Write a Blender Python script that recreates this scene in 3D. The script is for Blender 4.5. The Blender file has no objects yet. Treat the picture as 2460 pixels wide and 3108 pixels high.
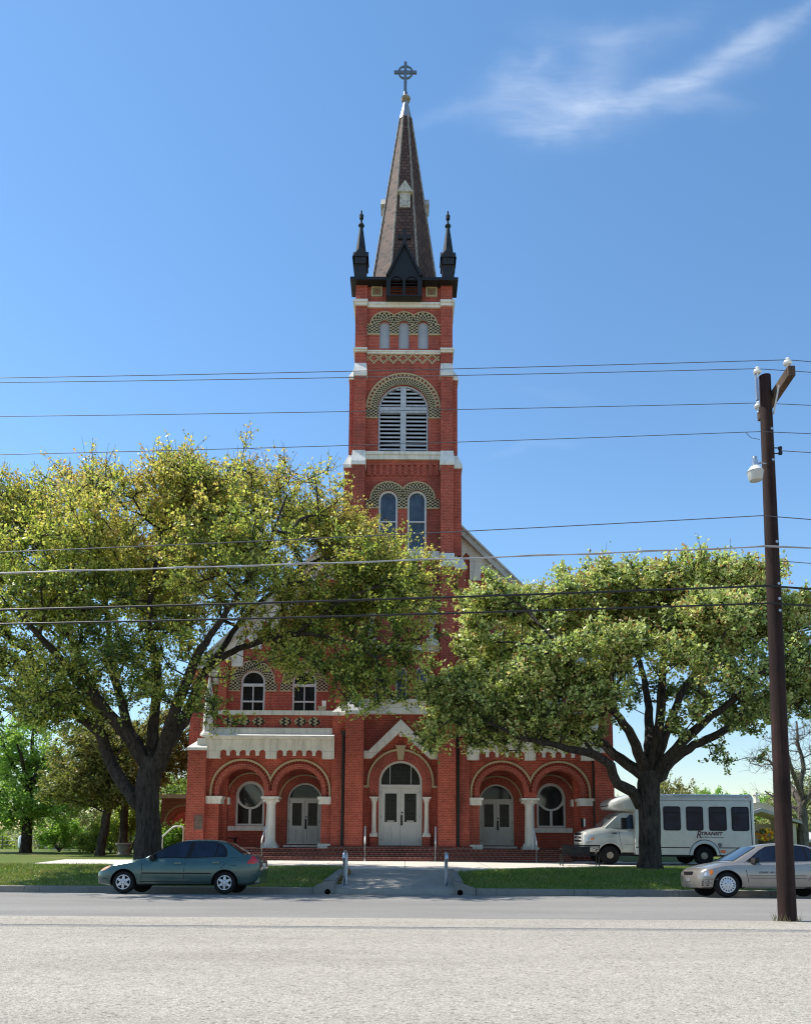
import bpy, math, random
import numpy as np
from mathutils import Vector, Matrix
from mathutils.geometry import tessellate_polygon

random.seed(7)
scene = bpy.context.scene
col = scene.collection
R = math.radians

# ------------------------------------------------------------------ camera
F_PX, T_PITCH, EYE = 2400.0, 0.1282, 1.65
PITCH = math.atan(T_PITCH)
PPX, PPY = 1230.0, 2525 - F_PX * T_PITCH
ROLL = R(0.38)
cam_d = bpy.data.cameras.new('camera')
cam = bpy.data.objects.new('camera', cam_d)
col.objects.link(cam)
cam.matrix_world = Matrix.Translation((0, 0, EYE)) @ Matrix.Rotation(R(90) + PITCH, 4, 'X') @ Matrix.Rotation(ROLL, 4, 'Z')
cam_d.sensor_fit = 'AUTO'
cam_d.sensor_width = 36
cam_d.lens = 36 * F_PX / 3108
cam_d.shift_y = (PPY - 1554) / 3108
cam_d.clip_end = 6000
scene.camera = cam

# ------------------------------------------------------------------ light
SUN_EL, SUN_AZ = R(55), R(72)          # azimuth from +Y (behind the church) towards -X
sun_dir = Vector((-math.sin(SUN_AZ) * math.cos(SUN_EL), math.cos(SUN_AZ) * math.cos(SUN_EL), math.sin(SUN_EL)))
sl = bpy.data.lights.new('sun', 'SUN')
sl.energy = 5.0
sl.angle = R(0.53)
sl.color = (1.0, 0.95, 0.87)
so = bpy.data.objects.new('sun', sl)
so.rotation_euler = sun_dir.to_track_quat('Z', 'Y').to_euler()
so.location = (-30, 20, 60)
col.objects.link(so)

scene.view_settings.view_transform = 'Standard'
scene.view_settings.look = 'None'
scene.view_settings.exposure = 0.42
scene.view_settings.gamma = 1.0
scene.cycles.filter_width = 1.15
scene.cycles.use_denoising = True
scene.cycles.denoising_prefilter = 'ACCURATE'
scene.cycles.denoising_input_passes = 'RGB_ALBEDO_NORMAL'
scene.cycles.sample_clamp_indirect = 4.0
scene.cycles.max_bounces = 8
scene.cycles.transparent_max_bounces = 8

world = bpy.data.worlds.new('World')
scene.world = world
world.use_nodes = True


def at(px, py, Y):
    """A point of the photograph (2460 x 3108) taken to the upright plane at distance Y: world X, Z."""
    u, v = px - PPX, PPY - py
    c, s = math.cos(ROLL), math.sin(ROLL)
    st, ct = math.sin(PITCH), math.cos(PITCH)
    dx = u * c - v * s
    dup = u * s + v * c
    dy = ct * F_PX - st * dup
    dz = st * F_PX + ct * dup
    k = Y / dy
    return dx * k, EYE + dz * k


def sky_nodes():
    nt = world.node_tree
    N, L = nt.nodes, nt.links
    N.clear()

    def m(op, a, b=None, c=None):
        n = N.new('ShaderNodeMath')
        n.operation = op
        for i, v in enumerate((a, b, c)):
            if v is None:
                continue
            if isinstance(v, (int, float)):
                n.inputs[i].default_value = v
            else:
                L.new(v, n.inputs[i])
        return n.outputs[0]
    out = N.new('ShaderNodeOutputWorld')
    bg = N.new('ShaderNodeBackground')
    bg.inputs['Strength'].default_value = 0.125
    L.new(bg.outputs[0], out.inputs[0])
    sky = N.new('ShaderNodeTexSky')
    sky.sky_type = 'NISHITA'
    sky.sun_disc = False
    sky.sun_elevation = SUN_EL
    sky.sun_rotation = -SUN_AZ
    sky.altitude = 0
    sky.air_density = 1.0
    sky.dust_density = 0.05
    sky.ozone_density = 1.0
    # thin cirrus: soft strokes in the sky plane (x/y, z/y of the view direction), broken up by stretched noise
    tc = N.new('ShaderNodeTexCoord')
    sp = N.new('ShaderNodeSeparateXYZ')
    L.new(tc.outputs['Generated'], sp.inputs[0])
    yy = m('MAXIMUM', sp.outputs[1], 0.02)
    u0, v0 = m('DIVIDE', sp.outputs[0], yy), m('DIVIDE', sp.outputs[2], yy)
    cx = N.new('ShaderNodeCombineXYZ')
    L.new(u0, cx.inputs[0]); L.new(v0, cx.inputs[1])
    nz = N.new('ShaderNodeTexNoise')
    nz.inputs['Scale'].default_value = 9
    nz.inputs['Detail'].default_value = 5
    L.new(cx.outputs[0], nz.inputs['Vector'])
    sc = N.new('ShaderNodeSeparateColor')
    L.new(nz.outputs['Color'], sc.inputs[0])
    u = m('ADD', u0, m('MULTIPLY', m('SUBTRACT', sc.outputs[0], 0.5), 0.075))
    v = m('ADD', v0, m('MULTIPLY', m('SUBTRACT', sc.outputs[1], 0.5), 0.075))

    def stroke(p0, p1, w, amp):
        a, b = at(*p0, 1.0), at(*p1, 1.0)
        a = (a[0], a[1] - EYE); b = (b[0], b[1] - EYE)
        mx, mz = (a[0] + b[0]) / 2, (a[1] + b[1]) / 2
        ln = math.hypot(b[0] - a[0], b[1] - a[1]) / 2
        ca, sa = (b[0] - a[0]) / 2 / ln, (b[1] - a[1]) / 2 / ln
        du, dv = m('SUBTRACT', u, mx), m('SUBTRACT', v, mz)
        s = m('ADD', m('MULTIPLY', du, ca), m('MULTIPLY', dv, sa))
        t = m('SUBTRACT', m('MULTIPLY', dv, ca), m('MULTIPLY', du, sa))
        q = m('ADD', m('POWER', m('ABSOLUTE', m('DIVIDE', s, ln)), 2.6), m('POWER', m('DIVIDE', t, w / F_PX), 2.0))
        return m('MULTIPLY', m('EXPONENT', m('MULTIPLY', q, -1.0)), amp)
    strokes = [((2560, -30), (2180, 190), 38, .22), ((2400, 80), (1980, 290), 54, .40), ((2150, 235), (1740, 345), 44, .44), ((2000, 300), (1700, 350), 70, .2),
               ((1480, 335), (1880, 330), 95, .40), ((1520, 392), (1800, 405), 34, .34), ((1470, 300), (1660, 170), 60, .34), ((1560, 240), (1760, 260), 80, .2),
               ((1580, 215), (1650, 160), 22, .26), ((1800, 340), (1850, 120), 80, .26), ((1620, 110), (1960, 130), 55, .16),
               ((1850, 140), (2150, 40), 45, .16), ((1230, 370), (1520, 325), 30, .18), ((1950, 330), (2250, 305), 45, .22),
               ((1500, 1365), (1760, 1340), 16, .12), ((1560, 1200), (1800, 1190), 20, .06)]
    tot = None
    for st in strokes:
        e = stroke(*st)
        tot = e if tot is None else m('ADD', tot, e)
    mp = N.new('ShaderNodeMapping')
    mp.inputs['Rotation'].default_value = (0, 0, R(-24))
    mp.inputs['Scale'].default_value = (6, 17, 1)
    L.new(cx.outputs[0], mp.inputs[0])
    n2 = N.new('ShaderNodeTexNoise')
    n2.inputs['Scale'].default_value = 1.0
    n2.inputs['Detail'].default_value = 7
    n2.inputs['Roughness'].default_value = 0.52
    n2.inputs['Distortion'].default_value = 0.7
    L.new(mp.outputs[0], n2.inputs['Vector'])
    mp3 = N.new('ShaderNodeMapping')
    mp3.inputs['Rotation'].default_value = (0, 0, R(-28))
    mp3.inputs['Scale'].default_value = (14, 75, 1)
    L.new(cx.outputs[0], mp3.inputs[0])
    n3 = N.new('ShaderNodeTexNoise')
    n3.inputs['Detail'].default_value = 5
    n3.inputs['Scale'].default_value = 1.0
    n3.inputs['Distortion'].default_value = 1.2
    L.new(mp3.outputs[0], n3.inputs['Vector'])
    br = m('ADD', m('MULTIPLY_ADD', n2.outputs[0], 1.7, -0.45), m('MULTIPLY', n3.outputs[0], 0.55))
    mask = m('MINIMUM', m('MAXIMUM', m('MULTIPLY', m('MULTIPLY', tot, 0.58), br), 0.0), 0.6)
    front = m('GREATER_THAN', sp.outputs[1], 0.05)
    mask = m('MULTIPLY', mask, front)
    hs = N.new('ShaderNodeHueSaturation')
    hs.inputs['Saturation'].default_value = 1.16
    hs.inputs['Value'].default_value = 1.28
    hs.inputs['Hue'].default_value = 0.496
    L.new(sky.outputs[0], hs.inputs['Color'])
    mix = N.new('ShaderNodeMix')
    mix.data_type = 'RGBA'
    L.new(mask, mix.inputs['Factor'])
    # a little less glare close to the horizon
    low = N.new('ShaderNodeMapRange')
    low.interpolation_type = 'SMOOTHSTEP'
    low.inputs['From Min'].default_value = 0.0
    low.inputs['From Max'].default_value = 0.35
    low.inputs['To Min'].default_value = 0.66
    low.inputs['To Max'].default_value = 1.0
    L.new(sp.outputs[2], low.inputs['Value'])
    sv = N.new('ShaderNodeVectorMath')
    sv.operation = 'SCALE'
    L.new(hs.outputs[0], sv.inputs[0])
    L.new(low.outputs[0], sv.inputs['Scale'])
    L.new(sv.outputs[0], mix.inputs[6])
    mix.inputs[7].default_value = (6.4, 6.9, 7.6, 1)
    L.new(mix.outputs[2], bg.inputs['Color'])


sky_nodes()

# ------------------------------------------------------------------ materials
def lin(r, g, b):
    f = lambda c: (c / 255 / 12.92) if c / 255 <= .04045 else ((c / 255 + .055) / 1.055) ** 2.4
    return (f(r), f(g), f(b), 1)


class Mat:
    """A small wrapper that builds a Principled material with procedural inputs."""
    def __init__(self, name, color=(.5, .5, .5), rough=.7, spec=.4, metal=0.0):
        self.m = bpy.data.materials.new(name)
        self.m.use_nodes = True
        self.nt = self.m.node_tree
        self.N, self.L = self.nt.nodes, self.nt.links
        self.b = self.N['Principled BSDF']
        c = tuple(color)
        self.b.inputs['Base Color'].default_value = c if len(c) == 4 else c + (1,)
        self.b.inputs['Roughness'].default_value = rough
        self.b.inputs['Specular IOR Level'].default_value = spec
        self.b.inputs['Metallic'].default_value = metal
        self._pos = None

    def pos(self):
        if self._pos is None:
            self._pos = self.N.new('ShaderNodeNewGeometry').outputs['Position']
        return self._pos

    def math(self, op, a, b=None, c=None, clamp=False):
        n = self.N.new('ShaderNodeMath')
        n.operation = op
        n.use_clamp = clamp
        for i, v in enumerate((a, b, c)):
            if v is None:
                continue
            if isinstance(v, (int, float)):
                n.inputs[i].default_value = v
            else:
                self.L.new(v, n.inputs[i])
        return n.outputs[0]

    def noise(self, scale, detail=4, rough=.55, vec=None, stretch=None, dist=0):
        v = vec or self.pos()
        if stretch:
            mp = self.N.new('ShaderNodeMapping')
            mp.inputs['Scale'].default_value = stretch
            self.L.new(v, mp.inputs[0])
            v = mp.outputs[0]
        n = self.N.new('ShaderNodeTexNoise')
        n.inputs['Scale'].default_value = scale
        n.inputs['Detail'].default_value = detail
        n.inputs['Roughness'].default_value = rough
        n.inputs['Distortion'].default_value = dist
        self.L.new(v, n.inputs['Vector'])
        return n.outputs[0]

    def ramp(self, fac, stops, interp='LINEAR'):
        n = self.N.new('ShaderNodeValToRGB')
        e = n.color_ramp.elements
        n.color_ramp.interpolation = interp
        while len(e) < len(stops):
            e.new(0.5)
        for k, (p, c) in enumerate(stops):
            e[k].position = p
            e[k].color = c if len(c) == 4 else tuple(c) + (1,)
        self.L.new(fac, n.inputs[0])
        return n.outputs[0]

    def mix(self, fac, a, b, mode='MIX'):
        n = self.N.new('ShaderNodeMix')
        n.data_type = 'RGBA'
        n.blend_type = mode
        for sock, v in ((n.inputs['Factor'], fac), (n.inputs[6], a), (n.inputs[7], b)):
            if isinstance(v, (int, float)):
                sock.default_value = v
            elif isinstance(v, tuple):
                sock.default_value = v if len(v) == 4 else v + (1,)
            else:
                self.L.new(v, sock)
        return n.outputs[2]

    def color(self, sock):
        self.L.new(sock, self.b.inputs['Base Color'])
        return self

    def bump(self, h, strength=.3, dist=.01):
        n = self.N.new('ShaderNodeBump')
        n.inputs['Strength'].default_value = strength
        n.inputs['Distance'].default_value = dist
        self.L.new(h, n.inputs['Height'])
        self.L.new(n.outputs[0], self.b.inputs['Normal'])
        return self


def wall_uv(M):
    """(x or y, z) of a world point, by which way the face looks."""
    g = M.N.new('ShaderNodeNewGeometry')
    sp = M.N.new('ShaderNodeSeparateXYZ'); M.L.new(g.outputs['Position'], sp.inputs[0])
    sn = M.N.new('ShaderNodeSeparateXYZ'); M.L.new(g.outputs['True Normal'], sn.inputs[0])
    side = M.math('GREATER_THAN', M.math('ABSOLUTE', sn.outputs[0]), .7)
    flat = M.math('GREATER_THAN', M.math('ABSOLUTE', sn.outputs[2]), .8)
    u = M.math('ADD', M.math('MULTIPLY', sp.outputs[0], M.math('SUBTRACT', 1.0, side)), M.math('MULTIPLY', sp.outputs[1], side))
    v = M.math('ADD', M.math('MULTIPLY', sp.outputs[2], M.math('SUBTRACT', 1.0, flat)), M.math('MULTIPLY', sp.outputs[1], flat))
    c = M.N.new('ShaderNodeCombineXYZ')
    M.L.new(u, c.inputs[0]); M.L.new(v, c.inputs[1])
    return c.outputs[0]


def brick_mat(name, c1, c2, mortar, bw=.22, bh=.076, ms=.011, uv=False, stain=True):
    M = Mat(name, rough=.85, spec=.25)
    if uv:
        v = M.N.new('ShaderNodeUVMap').outputs[0]
    else:
        v = wall_uv(M)
    b = M.N.new('ShaderNodeTexBrick')
    b.inputs['Scale'].default_value = 1
    b.inputs['Brick Width'].default_value = bw
    b.inputs['Row Height'].default_value = bh
    b.inputs['Mortar Size'].default_value = ms
    b.inputs['Mortar Smooth'].default_value = .3
    b.inputs['Color1'].default_value = c1 + (1,)
    b.inputs['Color2'].default_value = c2 + (1,)
    b.inputs['Mortar'].default_value = mortar + (1,)
    M.L.new(v, b.inputs['Vector'])
    c = b.outputs['Color']
    n = M.noise(.7, 5, .6)
    c = M.mix(1.0, c, M.ramp(n, [(.3, (.66, .66, .68)), (.5, (.98, .97, .96)), (.72, (1.22, 1.2, 1.16))]), 'MULTIPLY')
    n3 = M.noise(9, 3, .6)
    c = M.mix(1.0, c, M.ramp(n3, [(.3, (.82, .8, .8)), (.7, (1.15, 1.15, 1.15))]), 'MULTIPLY')
    if stain:       # rain streaks and soot that run down the wall
        n2 = M.noise(1.0, 5, .65, stretch=(1.6, 1.6, .16))
        c = M.mix(M.ramp(n2, [(.56, (0, 0, 0)), (.8, (.55, .55, .55))]), c, (.05, .038, .036))
    M.color(c)
    M.bump(b.outputs['Fac'], -.35, .006)
    return M.m


def plain(name, c, rough=.6, spec=.4, metal=0.0, var=.12, scale=3, bump=0.0, bscale=40):
    M = Mat(name, c, rough, spec, metal)
    n = M.noise(scale, 5, .6)
    k0, k1 = 1 - var, 1 + var
    M.color(M.mix(1.0, tuple(c) + (1,), M.ramp(n, [(.3, (k0, k0, k0)), (.7, (k1, k1, k1))]), 'MULTIPLY'))
    if bump:
        M.bump(M.noise(bscale, 4, .6), bump, .01)
    return M.m


def stone_mat(name, c, streak=.5, joint=0.0):
    M = Mat(name, rough=.8, spec=.25)
    n = M.noise(1.6, 5, .6)
    k = M.mix(1.0, c + (1,), M.ramp(n, [(.3, (.88, .87, .86)), (.7, (1.06, 1.06, 1.05))]), 'MULTIPLY')
    n2 = M.noise(1.0, 6, .7, stretch=(5, 5, .5))
    k = M.mix(M.ramp(n2, [(.48, (0, 0, 0)), (.76, (streak, streak, streak))]), k, (.2, .185, .16))
    if joint:
        b = M.N.new('ShaderNodeTexBrick')
        b.inputs['Scale'].default_value = 1
        b.inputs['Brick Width'].default_value = joint
        b.inputs['Row Height'].default_value = .52
        b.inputs['Mortar Size'].default_value = .012
        M.L.new(wall_uv(M), b.inputs['Vector'])
        k = M.mix(M.math('MULTIPLY', b.outputs['Fac'], .35), k, (.22, .2, .18))
    M.color(k)
    M.bump(M.noise(30, 3, .6), .12, .01)
    return M.m


def checker_mat(name, light, dark):
    M = Mat(name, rough=.85, spec=.2)
    uv = M.N.new('ShaderNodeUVMap').outputs[0]
    mp = M.N.new('ShaderNodeMapping')
    mp.inputs['Location'].default_value = (0, 0, .5)
    M.L.new(uv, mp.inputs[0])
    k = M.N.new('ShaderNodeTexChecker')
    k.inputs['Scale'].default_value = 1
    k.inputs['Color1'].default_value = light + (1,)
    k.inputs['Color2'].default_value = dark + (1,)
    M.L.new(mp.outputs[0], k.inputs['Vector'])
    n = M.noise(5, 4, .6)
    M.color(M.mix(1.0, k.outputs[0], M.ramp(n, [(.3, (.75, .73, .7)), (.7, (1.12, 1.12, 1.1))]), 'MULTIPLY'))
    M.bump(k.outputs[1], -.4, .02)
    return M.m


def glass_mat(name, c, rough=.06, lead=0.0, spec=.6, wob=.0):
    """Dark window glass that mirrors the sky; optional leaded lines."""
    M = Mat(name, c, rough, spec)
    n = M.noise(2.2, 3)
    k = M.mix(1.0, tuple(c) + (1,), M.ramp(n, [(.3, (.6, .6, .62)), (.7, (1.5, 1.5, 1.45))]), 'MULTIPLY')
    if lead:
        b = M.N.new('ShaderNodeTexBrick')
        b.inputs['Scale'].default_value = 1
        b.inputs['Brick Width'].default_value = lead
        b.inputs['Row Height'].default_value = lead * .9
        b.inputs['Mortar Size'].default_value = .012
        b.offset = .0
        M.L.new(wall_uv(M), b.inputs['Vector'])
        w = M.N.new('ShaderNodeTexVoronoi')
        w.feature = 'DISTANCE_TO_EDGE'
        w.inputs['Scale'].default_value = 6
        M.L.new(wall_uv(M), w.inputs['Vector'])
        ln = M.math('MAXIMUM', b.outputs['Fac'], M.math('LESS_THAN', w.outputs[0], .03))
        k = M.mix(M.math('MULTIPLY', ln, .3), k, (.06, .06, .058))
    M.color(k)
    if wob:
        M.bump(M.noise(3.0, 2), wob, .05)
    return M.m


def paint_mat(name, c, flake=.0, rough=.32):
    M = Mat(name, c, rough, .5, 0.0)
    M.b.inputs['Coat Weight'].default_value = .8
    M.b.inputs['Coat Roughness'].default_value = .08
    M.b.inputs['Metallic'].default_value = flake
    n = M.noise(3, 4, .6)
    k = M.mix(1.0, tuple(c) + (1,), M.ramp(n, [(.3, (.9, .9, .9)), (.7, (1.06, 1.06, 1.06))]), 'MULTIPLY')
    g = M.N.new('ShaderNodeSeparateXYZ')
    M.L.new(M.pos(), g.inputs[0])
    dn = M.noise(7, 4, .7)      # road dust along the sills
    low = M.math('MULTIPLY', M.ramp(M.math('ADD', g.outputs[2], M.math('MULTIPLY', dn, .2)), [(.22, (1, 1, 1)), (.55, (0, 0, 0))]), .3)
    k = M.mix(low, k, (.16, .14, .12))
    M.color(k)
    return M.m


def leaf_mat(name, stops, trans=.35):
    M = Mat(name, rough=.42, spec=.5)
    a = M.N.new('ShaderNodeAttribute')
    a.attribute_name = 'tint'
    c = M.ramp(a.outputs['Fac'], stops)
    M.color(c)
    t = M.N.new('ShaderNodeBsdfTranslucent')
    M.L.new(M.mix(1.0, c, (1.25, 1.25, .75), 'MULTIPLY'), t.inputs[0])
    x = M.N.new('ShaderNodeMixShader')
    x.inputs[0].default_value = trans
    M.L.new(M.b.outputs[0], x.inputs[1]); M.L.new(t.outputs[0], x.inputs[2])
    M.L.new(x.outputs[0], M.N['Material Output'].inputs[0])
    return M.m


# ------------------------------------------------------------------ mesh helpers
def tag(o, label=None, cat=None, group=None, kind=None):
    if label: o['label'] = label
    if cat: o['category'] = cat
    if group: o['group'] = group
    if kind: o['kind'] = kind
    return o


def thing(name, label, cat, loc=(0, 0, 0), group=None):
    o = bpy.data.objects.new(name, None)
    o.empty_display_size = .3
    o.location = loc
    col.objects.link(o)
    return tag(o, label, cat, group)


def base_of(o):
    v = Vector((0, 0, 0))
    while o is not None:
        v += o.location
        o = o.parent
    return v


class MB:
    def __init__(self):
        self.v, self.f, self.uv, self.mi, self.k = [], [], {}, [], 0

    def face(self, pts, uvs=None):
        i = len(self.v)
        self.v += [tuple(p) for p in pts]
        if uvs:
            self.uv[len(self.f)] = uvs
        self.f.append(tuple(range(i, i + len(pts))))
        self.mi.append(self.k)

    def box(self, x0, x1, y0, y1, z0, z1):
        i = len(self.v)
        self.v += [(x0, y0, z0), (x1, y0, z0), (x1, y1, z0), (x0, y1, z0), (x0, y0, z1), (x1, y0, z1), (x1, y1, z1), (x0, y1, z1)]
        for f in ((0, 1, 5, 4), (1, 2, 6, 5), (2, 3, 7, 6), (3, 0, 4, 7), (4, 5, 6, 7), (3, 2, 1, 0)):
            self.f.append(tuple(i + k for k in f)); self.mi.append(self.k)
        return self

    def hexa(self, b, t):
        """bottom and top rings of four points each"""
        i = len(self.v)
        self.v += [tuple(p) for p in b] + [tuple(p) for p in t]
        n = len(b)
        for k in range(n):
            self.f.append((i + k, i + (k + 1) % n, i + n + (k + 1) % n, i + n + k)); self.mi.append(self.k)
        self.f.append(tuple(i + n + k for k in range(n))); self.mi.append(self.k)
        self.f.append(tuple(i + n - 1 - k for k in range(n))); self.mi.append(self.k)
        return self

    def plate(self, outer, holes, y0, y1, axis='y', uvf=None, back=True):
        """A flat wall: outline and holes in (x,z), from y0 (front) to y1."""
        def P(p, y):
            return (p[0], y, p[1]) if axis == 'y' else ((y, p[0], p[1]) if axis == 'x' else (p[0], p[1], y))
        loops = [outer] + list(holes)
        flat = [p for l in loops for p in l]
        tris = tessellate_polygon([[Vector((p[0], p[1], 0)) for p in l] for l in loops])
        for y in ((y0, y1) if back else (y0,)):
            i = len(self.v)
            self.v += [P(p, y) for p in flat]
            for t in tris:
                a = [flat[q] for q in t]
                area = (a[1][0] - a[0][0]) * (a[2][1] - a[0][1]) - (a[2][0] - a[0][0]) * (a[1][1] - a[0][1])
                if abs(area) < 1e-9:
                    continue
                if uvf:
                    self.uv[len(self.f)] = [uvf(*flat[q]) for q in t]
                self.f.append(tuple(i + q for q in t)); self.mi.append(self.k)
        for l in loops:
            i = len(self.v)
            n = len(l)
            self.v += [P(p, y0) for p in l] + [P(p, y1) for p in l]
            for k in range(n):
                q = (k + 1) % n
                if uvf:
                    a, b = uvf(*l[k]), uvf(*l[q])
                    self.uv[len(self.f)] = [a, b, b, a]
                self.f.append((i + k, i + q, i + n + q, i + n + k)); self.mi.append(self.k)
        return self

    def tube(self, pts, r, n=8, cap=True, rend=None):
        pts = [Vector(p) for p in pts]
        m = len(pts)
        i0 = len(self.v)
        up = Vector((0, 0, 1))
        for k, p in enumerate(pts):
            d = (pts[min(k + 1, m - 1)] - pts[max(k - 1, 0)]).normalized()
            a = d.cross(up)
            if a.length < 1e-3:
                a = d.cross(Vector((0, 1, 0)))
            a.normalize()
            b = d.cross(a)
            rr = r[k] if isinstance(r, (list, tuple)) else r
            for j in range(n):
                t = 2 * math.pi * j / n
                self.v.append(tuple(p + a * (rr * math.cos(t)) + b * (rr * math.sin(t))))
        for k in range(m - 1):
            for j in range(n):
                q = (j + 1) % n
                self.f.append((i0 + k * n + j, i0 + k * n + q, i0 + (k + 1) * n + q, i0 + (k + 1) * n + j)); self.mi.append(self.k)
        if cap:
            self.f.append(tuple(i0 + j for j in range(n))); self.mi.append(self.k)
            self.f.append(tuple(i0 + (m - 1) * n + n - 1 - j for j in range(n))); self.mi.append(self.k)
        return self

    def lathe(self, cx, cy, prof, n=16, axis='z', phase=0.0, sx=1.0):
        """profile of (radius, height) pairs turned round an upright axis (or along y)."""
        i0 = len(self.v)
        for r, z in prof:
            for j in range(n):
                t = 2 * math.pi * (j + phase) / n
                if axis == 'z':
                    self.v.append((cx + r * math.cos(t) * sx, cy + r * math.sin(t), z))
                else:      # cx, cy are x and z; height runs along y
                    self.v.append((cx + r * math.cos(t), z, cy + r * math.sin(t)))
        m = len(prof)
        for k in range(m - 1):
            for j in range(n):
                q = (j + 1) % n
                self.f.append((i0 + k * n + j, i0 + k * n + q, i0 + (k + 1) * n + q, i0 + (k + 1) * n + j)); self.mi.append(self.k)
        self.f.append(tuple(i0 + n - 1 - j for j in range(n))); self.mi.append(self.k)
        self.f.append(tuple(i0 + (m - 1) * n + j for j in range(n))); self.mi.append(self.k)
        return self

    def sphere(self, c, r, n=10, sz=1.0):
        prof = [(r * math.sin(math.pi * k / n) + 1e-4, c[2] - r * sz * math.cos(math.pi * k / n)) for k in range(n + 1)]
        return self.lathe(c[0], c[1], prof, n + 4)

    def arch(self, cx, cz, r0, r1, y0, y1, foot=None, a0=0.0, a1=180.0, n=28, cell=None, clip=None, clip_l=None):
        """A round-headed ring between radii r0 and r1 with straight legs down to z=foot.
        cell=(arc cell, radial cell): uv in cells. clip: keep x within cx-clip_l .. cx+clip."""
        path = []
        if foot is not None and foot < cz - 1e-6:
            path.append(('l', foot, 1))
        for k in range(n + 1):
            path.append(('a', R(a0 + (a1 - a0) * k / n), 0))
        if foot is not None and foot < cz - 1e-6:
            path.append(('l', foot, -1))
        cu, cv = cell or (1, 1)
        rm = (r0 + r1) / 2
        rings = []
        for kind, val, s in path:
            row = []
            for r in (r0, r1):
                if kind == 'l':
                    x, z = cx + s * r, val
                else:
                    x, z = cx + r * math.cos(val), cz + r * math.sin(val)
                if clip is not None and x > cx + clip: x = cx + clip
                if clip_l is not None and x < cx - clip_l: x = cx - clip_l
                row.append((x, z))
            if kind == 'l':
                u = (cz - val) / cu * -1 if s == 1 else (math.pi * rm + (cz - val)) / cu
            else:
                u = val * rm / cu
            rings.append((row, u))
        for k in range(len(rings) - 1):
            (a0_, b0_), ua = rings[k]
            (a1_, b1_), ub = rings[k + 1]
            va = lambda p: (math.hypot(p[0] - cx, max(p[1] - cz, 0)) - r0) / cv
            q = [a0_, b0_, b1_, a1_]
            uvs = [(ua, va(a0_)), (ua, va(b0_)), (ub, va(b1_)), (ub, va(a1_))]
            self.face([(p[0], y0, p[1]) for p in q], uvs)
            self.face([(a0_[0], y0, a0_[1]), (a1_[0], y0, a1_[1]), (a1_[0], y1, a1_[1]), (a0_[0], y1, a0_[1])],
                      [(ua, 0), (ub, 0), (ub, -(y1 - y0) / cv), (ua, -(y1 - y0) / cv)])
            self.face([(b0_[0], y0, b0_[1]), (b1_[0], y0, b1_[1]), (b1_[0], y1, b1_[1]), (b0_[0], y1, b0_[1])],
                      [(ua, va(b0_)), (ub, va(b1_)), (ub, va(b1_)), (ua, va(b0_))])
        for row, u in (rings[0], rings[-1]):
            (a, b) = row
            self.face([(a[0], y0, a[1]), (b[0], y0, b[1]), (b[0], y1, b[1]), (a[0], y1, a[1])])
        return self

    def build(self, name, mats, parent=None, smooth=False, recalc=True, auto=None):
        me = bpy.data.meshes.new(name)
        off = base_of(parent)
        me.from_pydata([(x - off[0], y - off[1], z - off[2]) for x, y, z in self.v], [], self.f)
        for m in (mats if isinstance(mats, (list, tuple)) else [mats]):
            me.materials.append(m)
        if self.k or any(self.mi):
            me.polygons.foreach_set('material_index', self.mi)
        if self.uv:
            ul = me.uv_layers.new(name='UVMap')
            for fi, uvs in self.uv.items():
                p = me.polygons[fi]
                for li, uv in zip(p.loop_indices, uvs):
                    ul.data[li].uv = uv
        if recalc:
            import bmesh
            bm = bmesh.new()
            bm.from_mesh(me)
            bmesh.ops.remove_doubles(bm, verts=bm.verts, dist=1e-5)
            bmesh.ops.recalc_face_normals(bm, faces=bm.faces)
            bm.to_mesh(me)
            bm.free()
        if smooth:
            me.polygons.foreach_set('use_smooth', [True] * len(me.polygons))
            if auto is not None:
                me.set_sharp_from_angle(angle=R(auto))
        o = bpy.data.objects.new(name, me)
        col.objects.link(o)
        if parent is not None:
            o.parent = parent
        return o


def arc(cx, cz, r, a0=0., a1=180., n=24):
    return [(cx + r * math.cos(R(a0 + (a1 - a0) * k / n)), cz + r * math.sin(R(a0 + (a1 - a0) * k / n))) for k in range(n + 1)]


def arch_hole(cx, cz, r, foot, n=24):
    return arc(cx, cz, r, 0, 180, n) + [(cx - r, foot), (cx + r, foot)]


def rect(x0, x1, z0, z1):
    return [(x0, z0), (x1, z0), (x1, z1), (x0, z1)]


# ------------------------------------------------------------------ palette
BRICK = brick_mat('red_brick', (.47, .083, .052), (.33, .058, .040), (.42, .175, .125))
SOLDIER = brick_mat('red_brick_voussoirs', (.42, .075, .048), (.28, .052, .038), (.40, .20, .155), bw=.42, bh=.085, ms=.012, uv=True, stain=False)
STEPBRICK = brick_mat('step_brick', (.17, .04, .032), (.12, .03, .026), (.26, .2, .17), bw=.22, bh=.16, ms=.012, stain=False)
STONE = stone_mat('white_stone', (.80, .77, .69), .5, 1.1)
STONEP = stone_mat('pale_stone', (.80, .775, .715), .45)
CREAM = stone_mat('cream_brick', (.50, .40, .24), .3)
CHECK = checker_mat('cream_and_black_checker', (.47, .395, .25), (.035, .032, .028))
DENTIL = checker_mat('cream_and_red_dentils', (.47, .395, .25), (.2, .05, .035))
DENTILR = checker_mat('red_dentils_and_shadows', (.31, .056, .036), (.13, .032, .024))  # darker cells colour in the shadows between the red dentils
SHINGLE = None
DARKMETAL = plain('dark_painted_metal', (.022, .02, .02), .55, .4, 0, .35, 6)
DARKTRIM = plain('black_painted_wood', (.014, .013, .013), .5, .4, 0, .3, 5)
GALV = plain('galvanised_metal', (.42, .46, .52), .38, .5, .75, .15, 4)
DOORW = plain('door_paint', (.60, .59, .56), .5, .4, 0, .06, 2)
FRAMEW = plain('white_frame_paint', (.62, .62, .61), .5, .4, 0, .08, 3)
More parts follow.
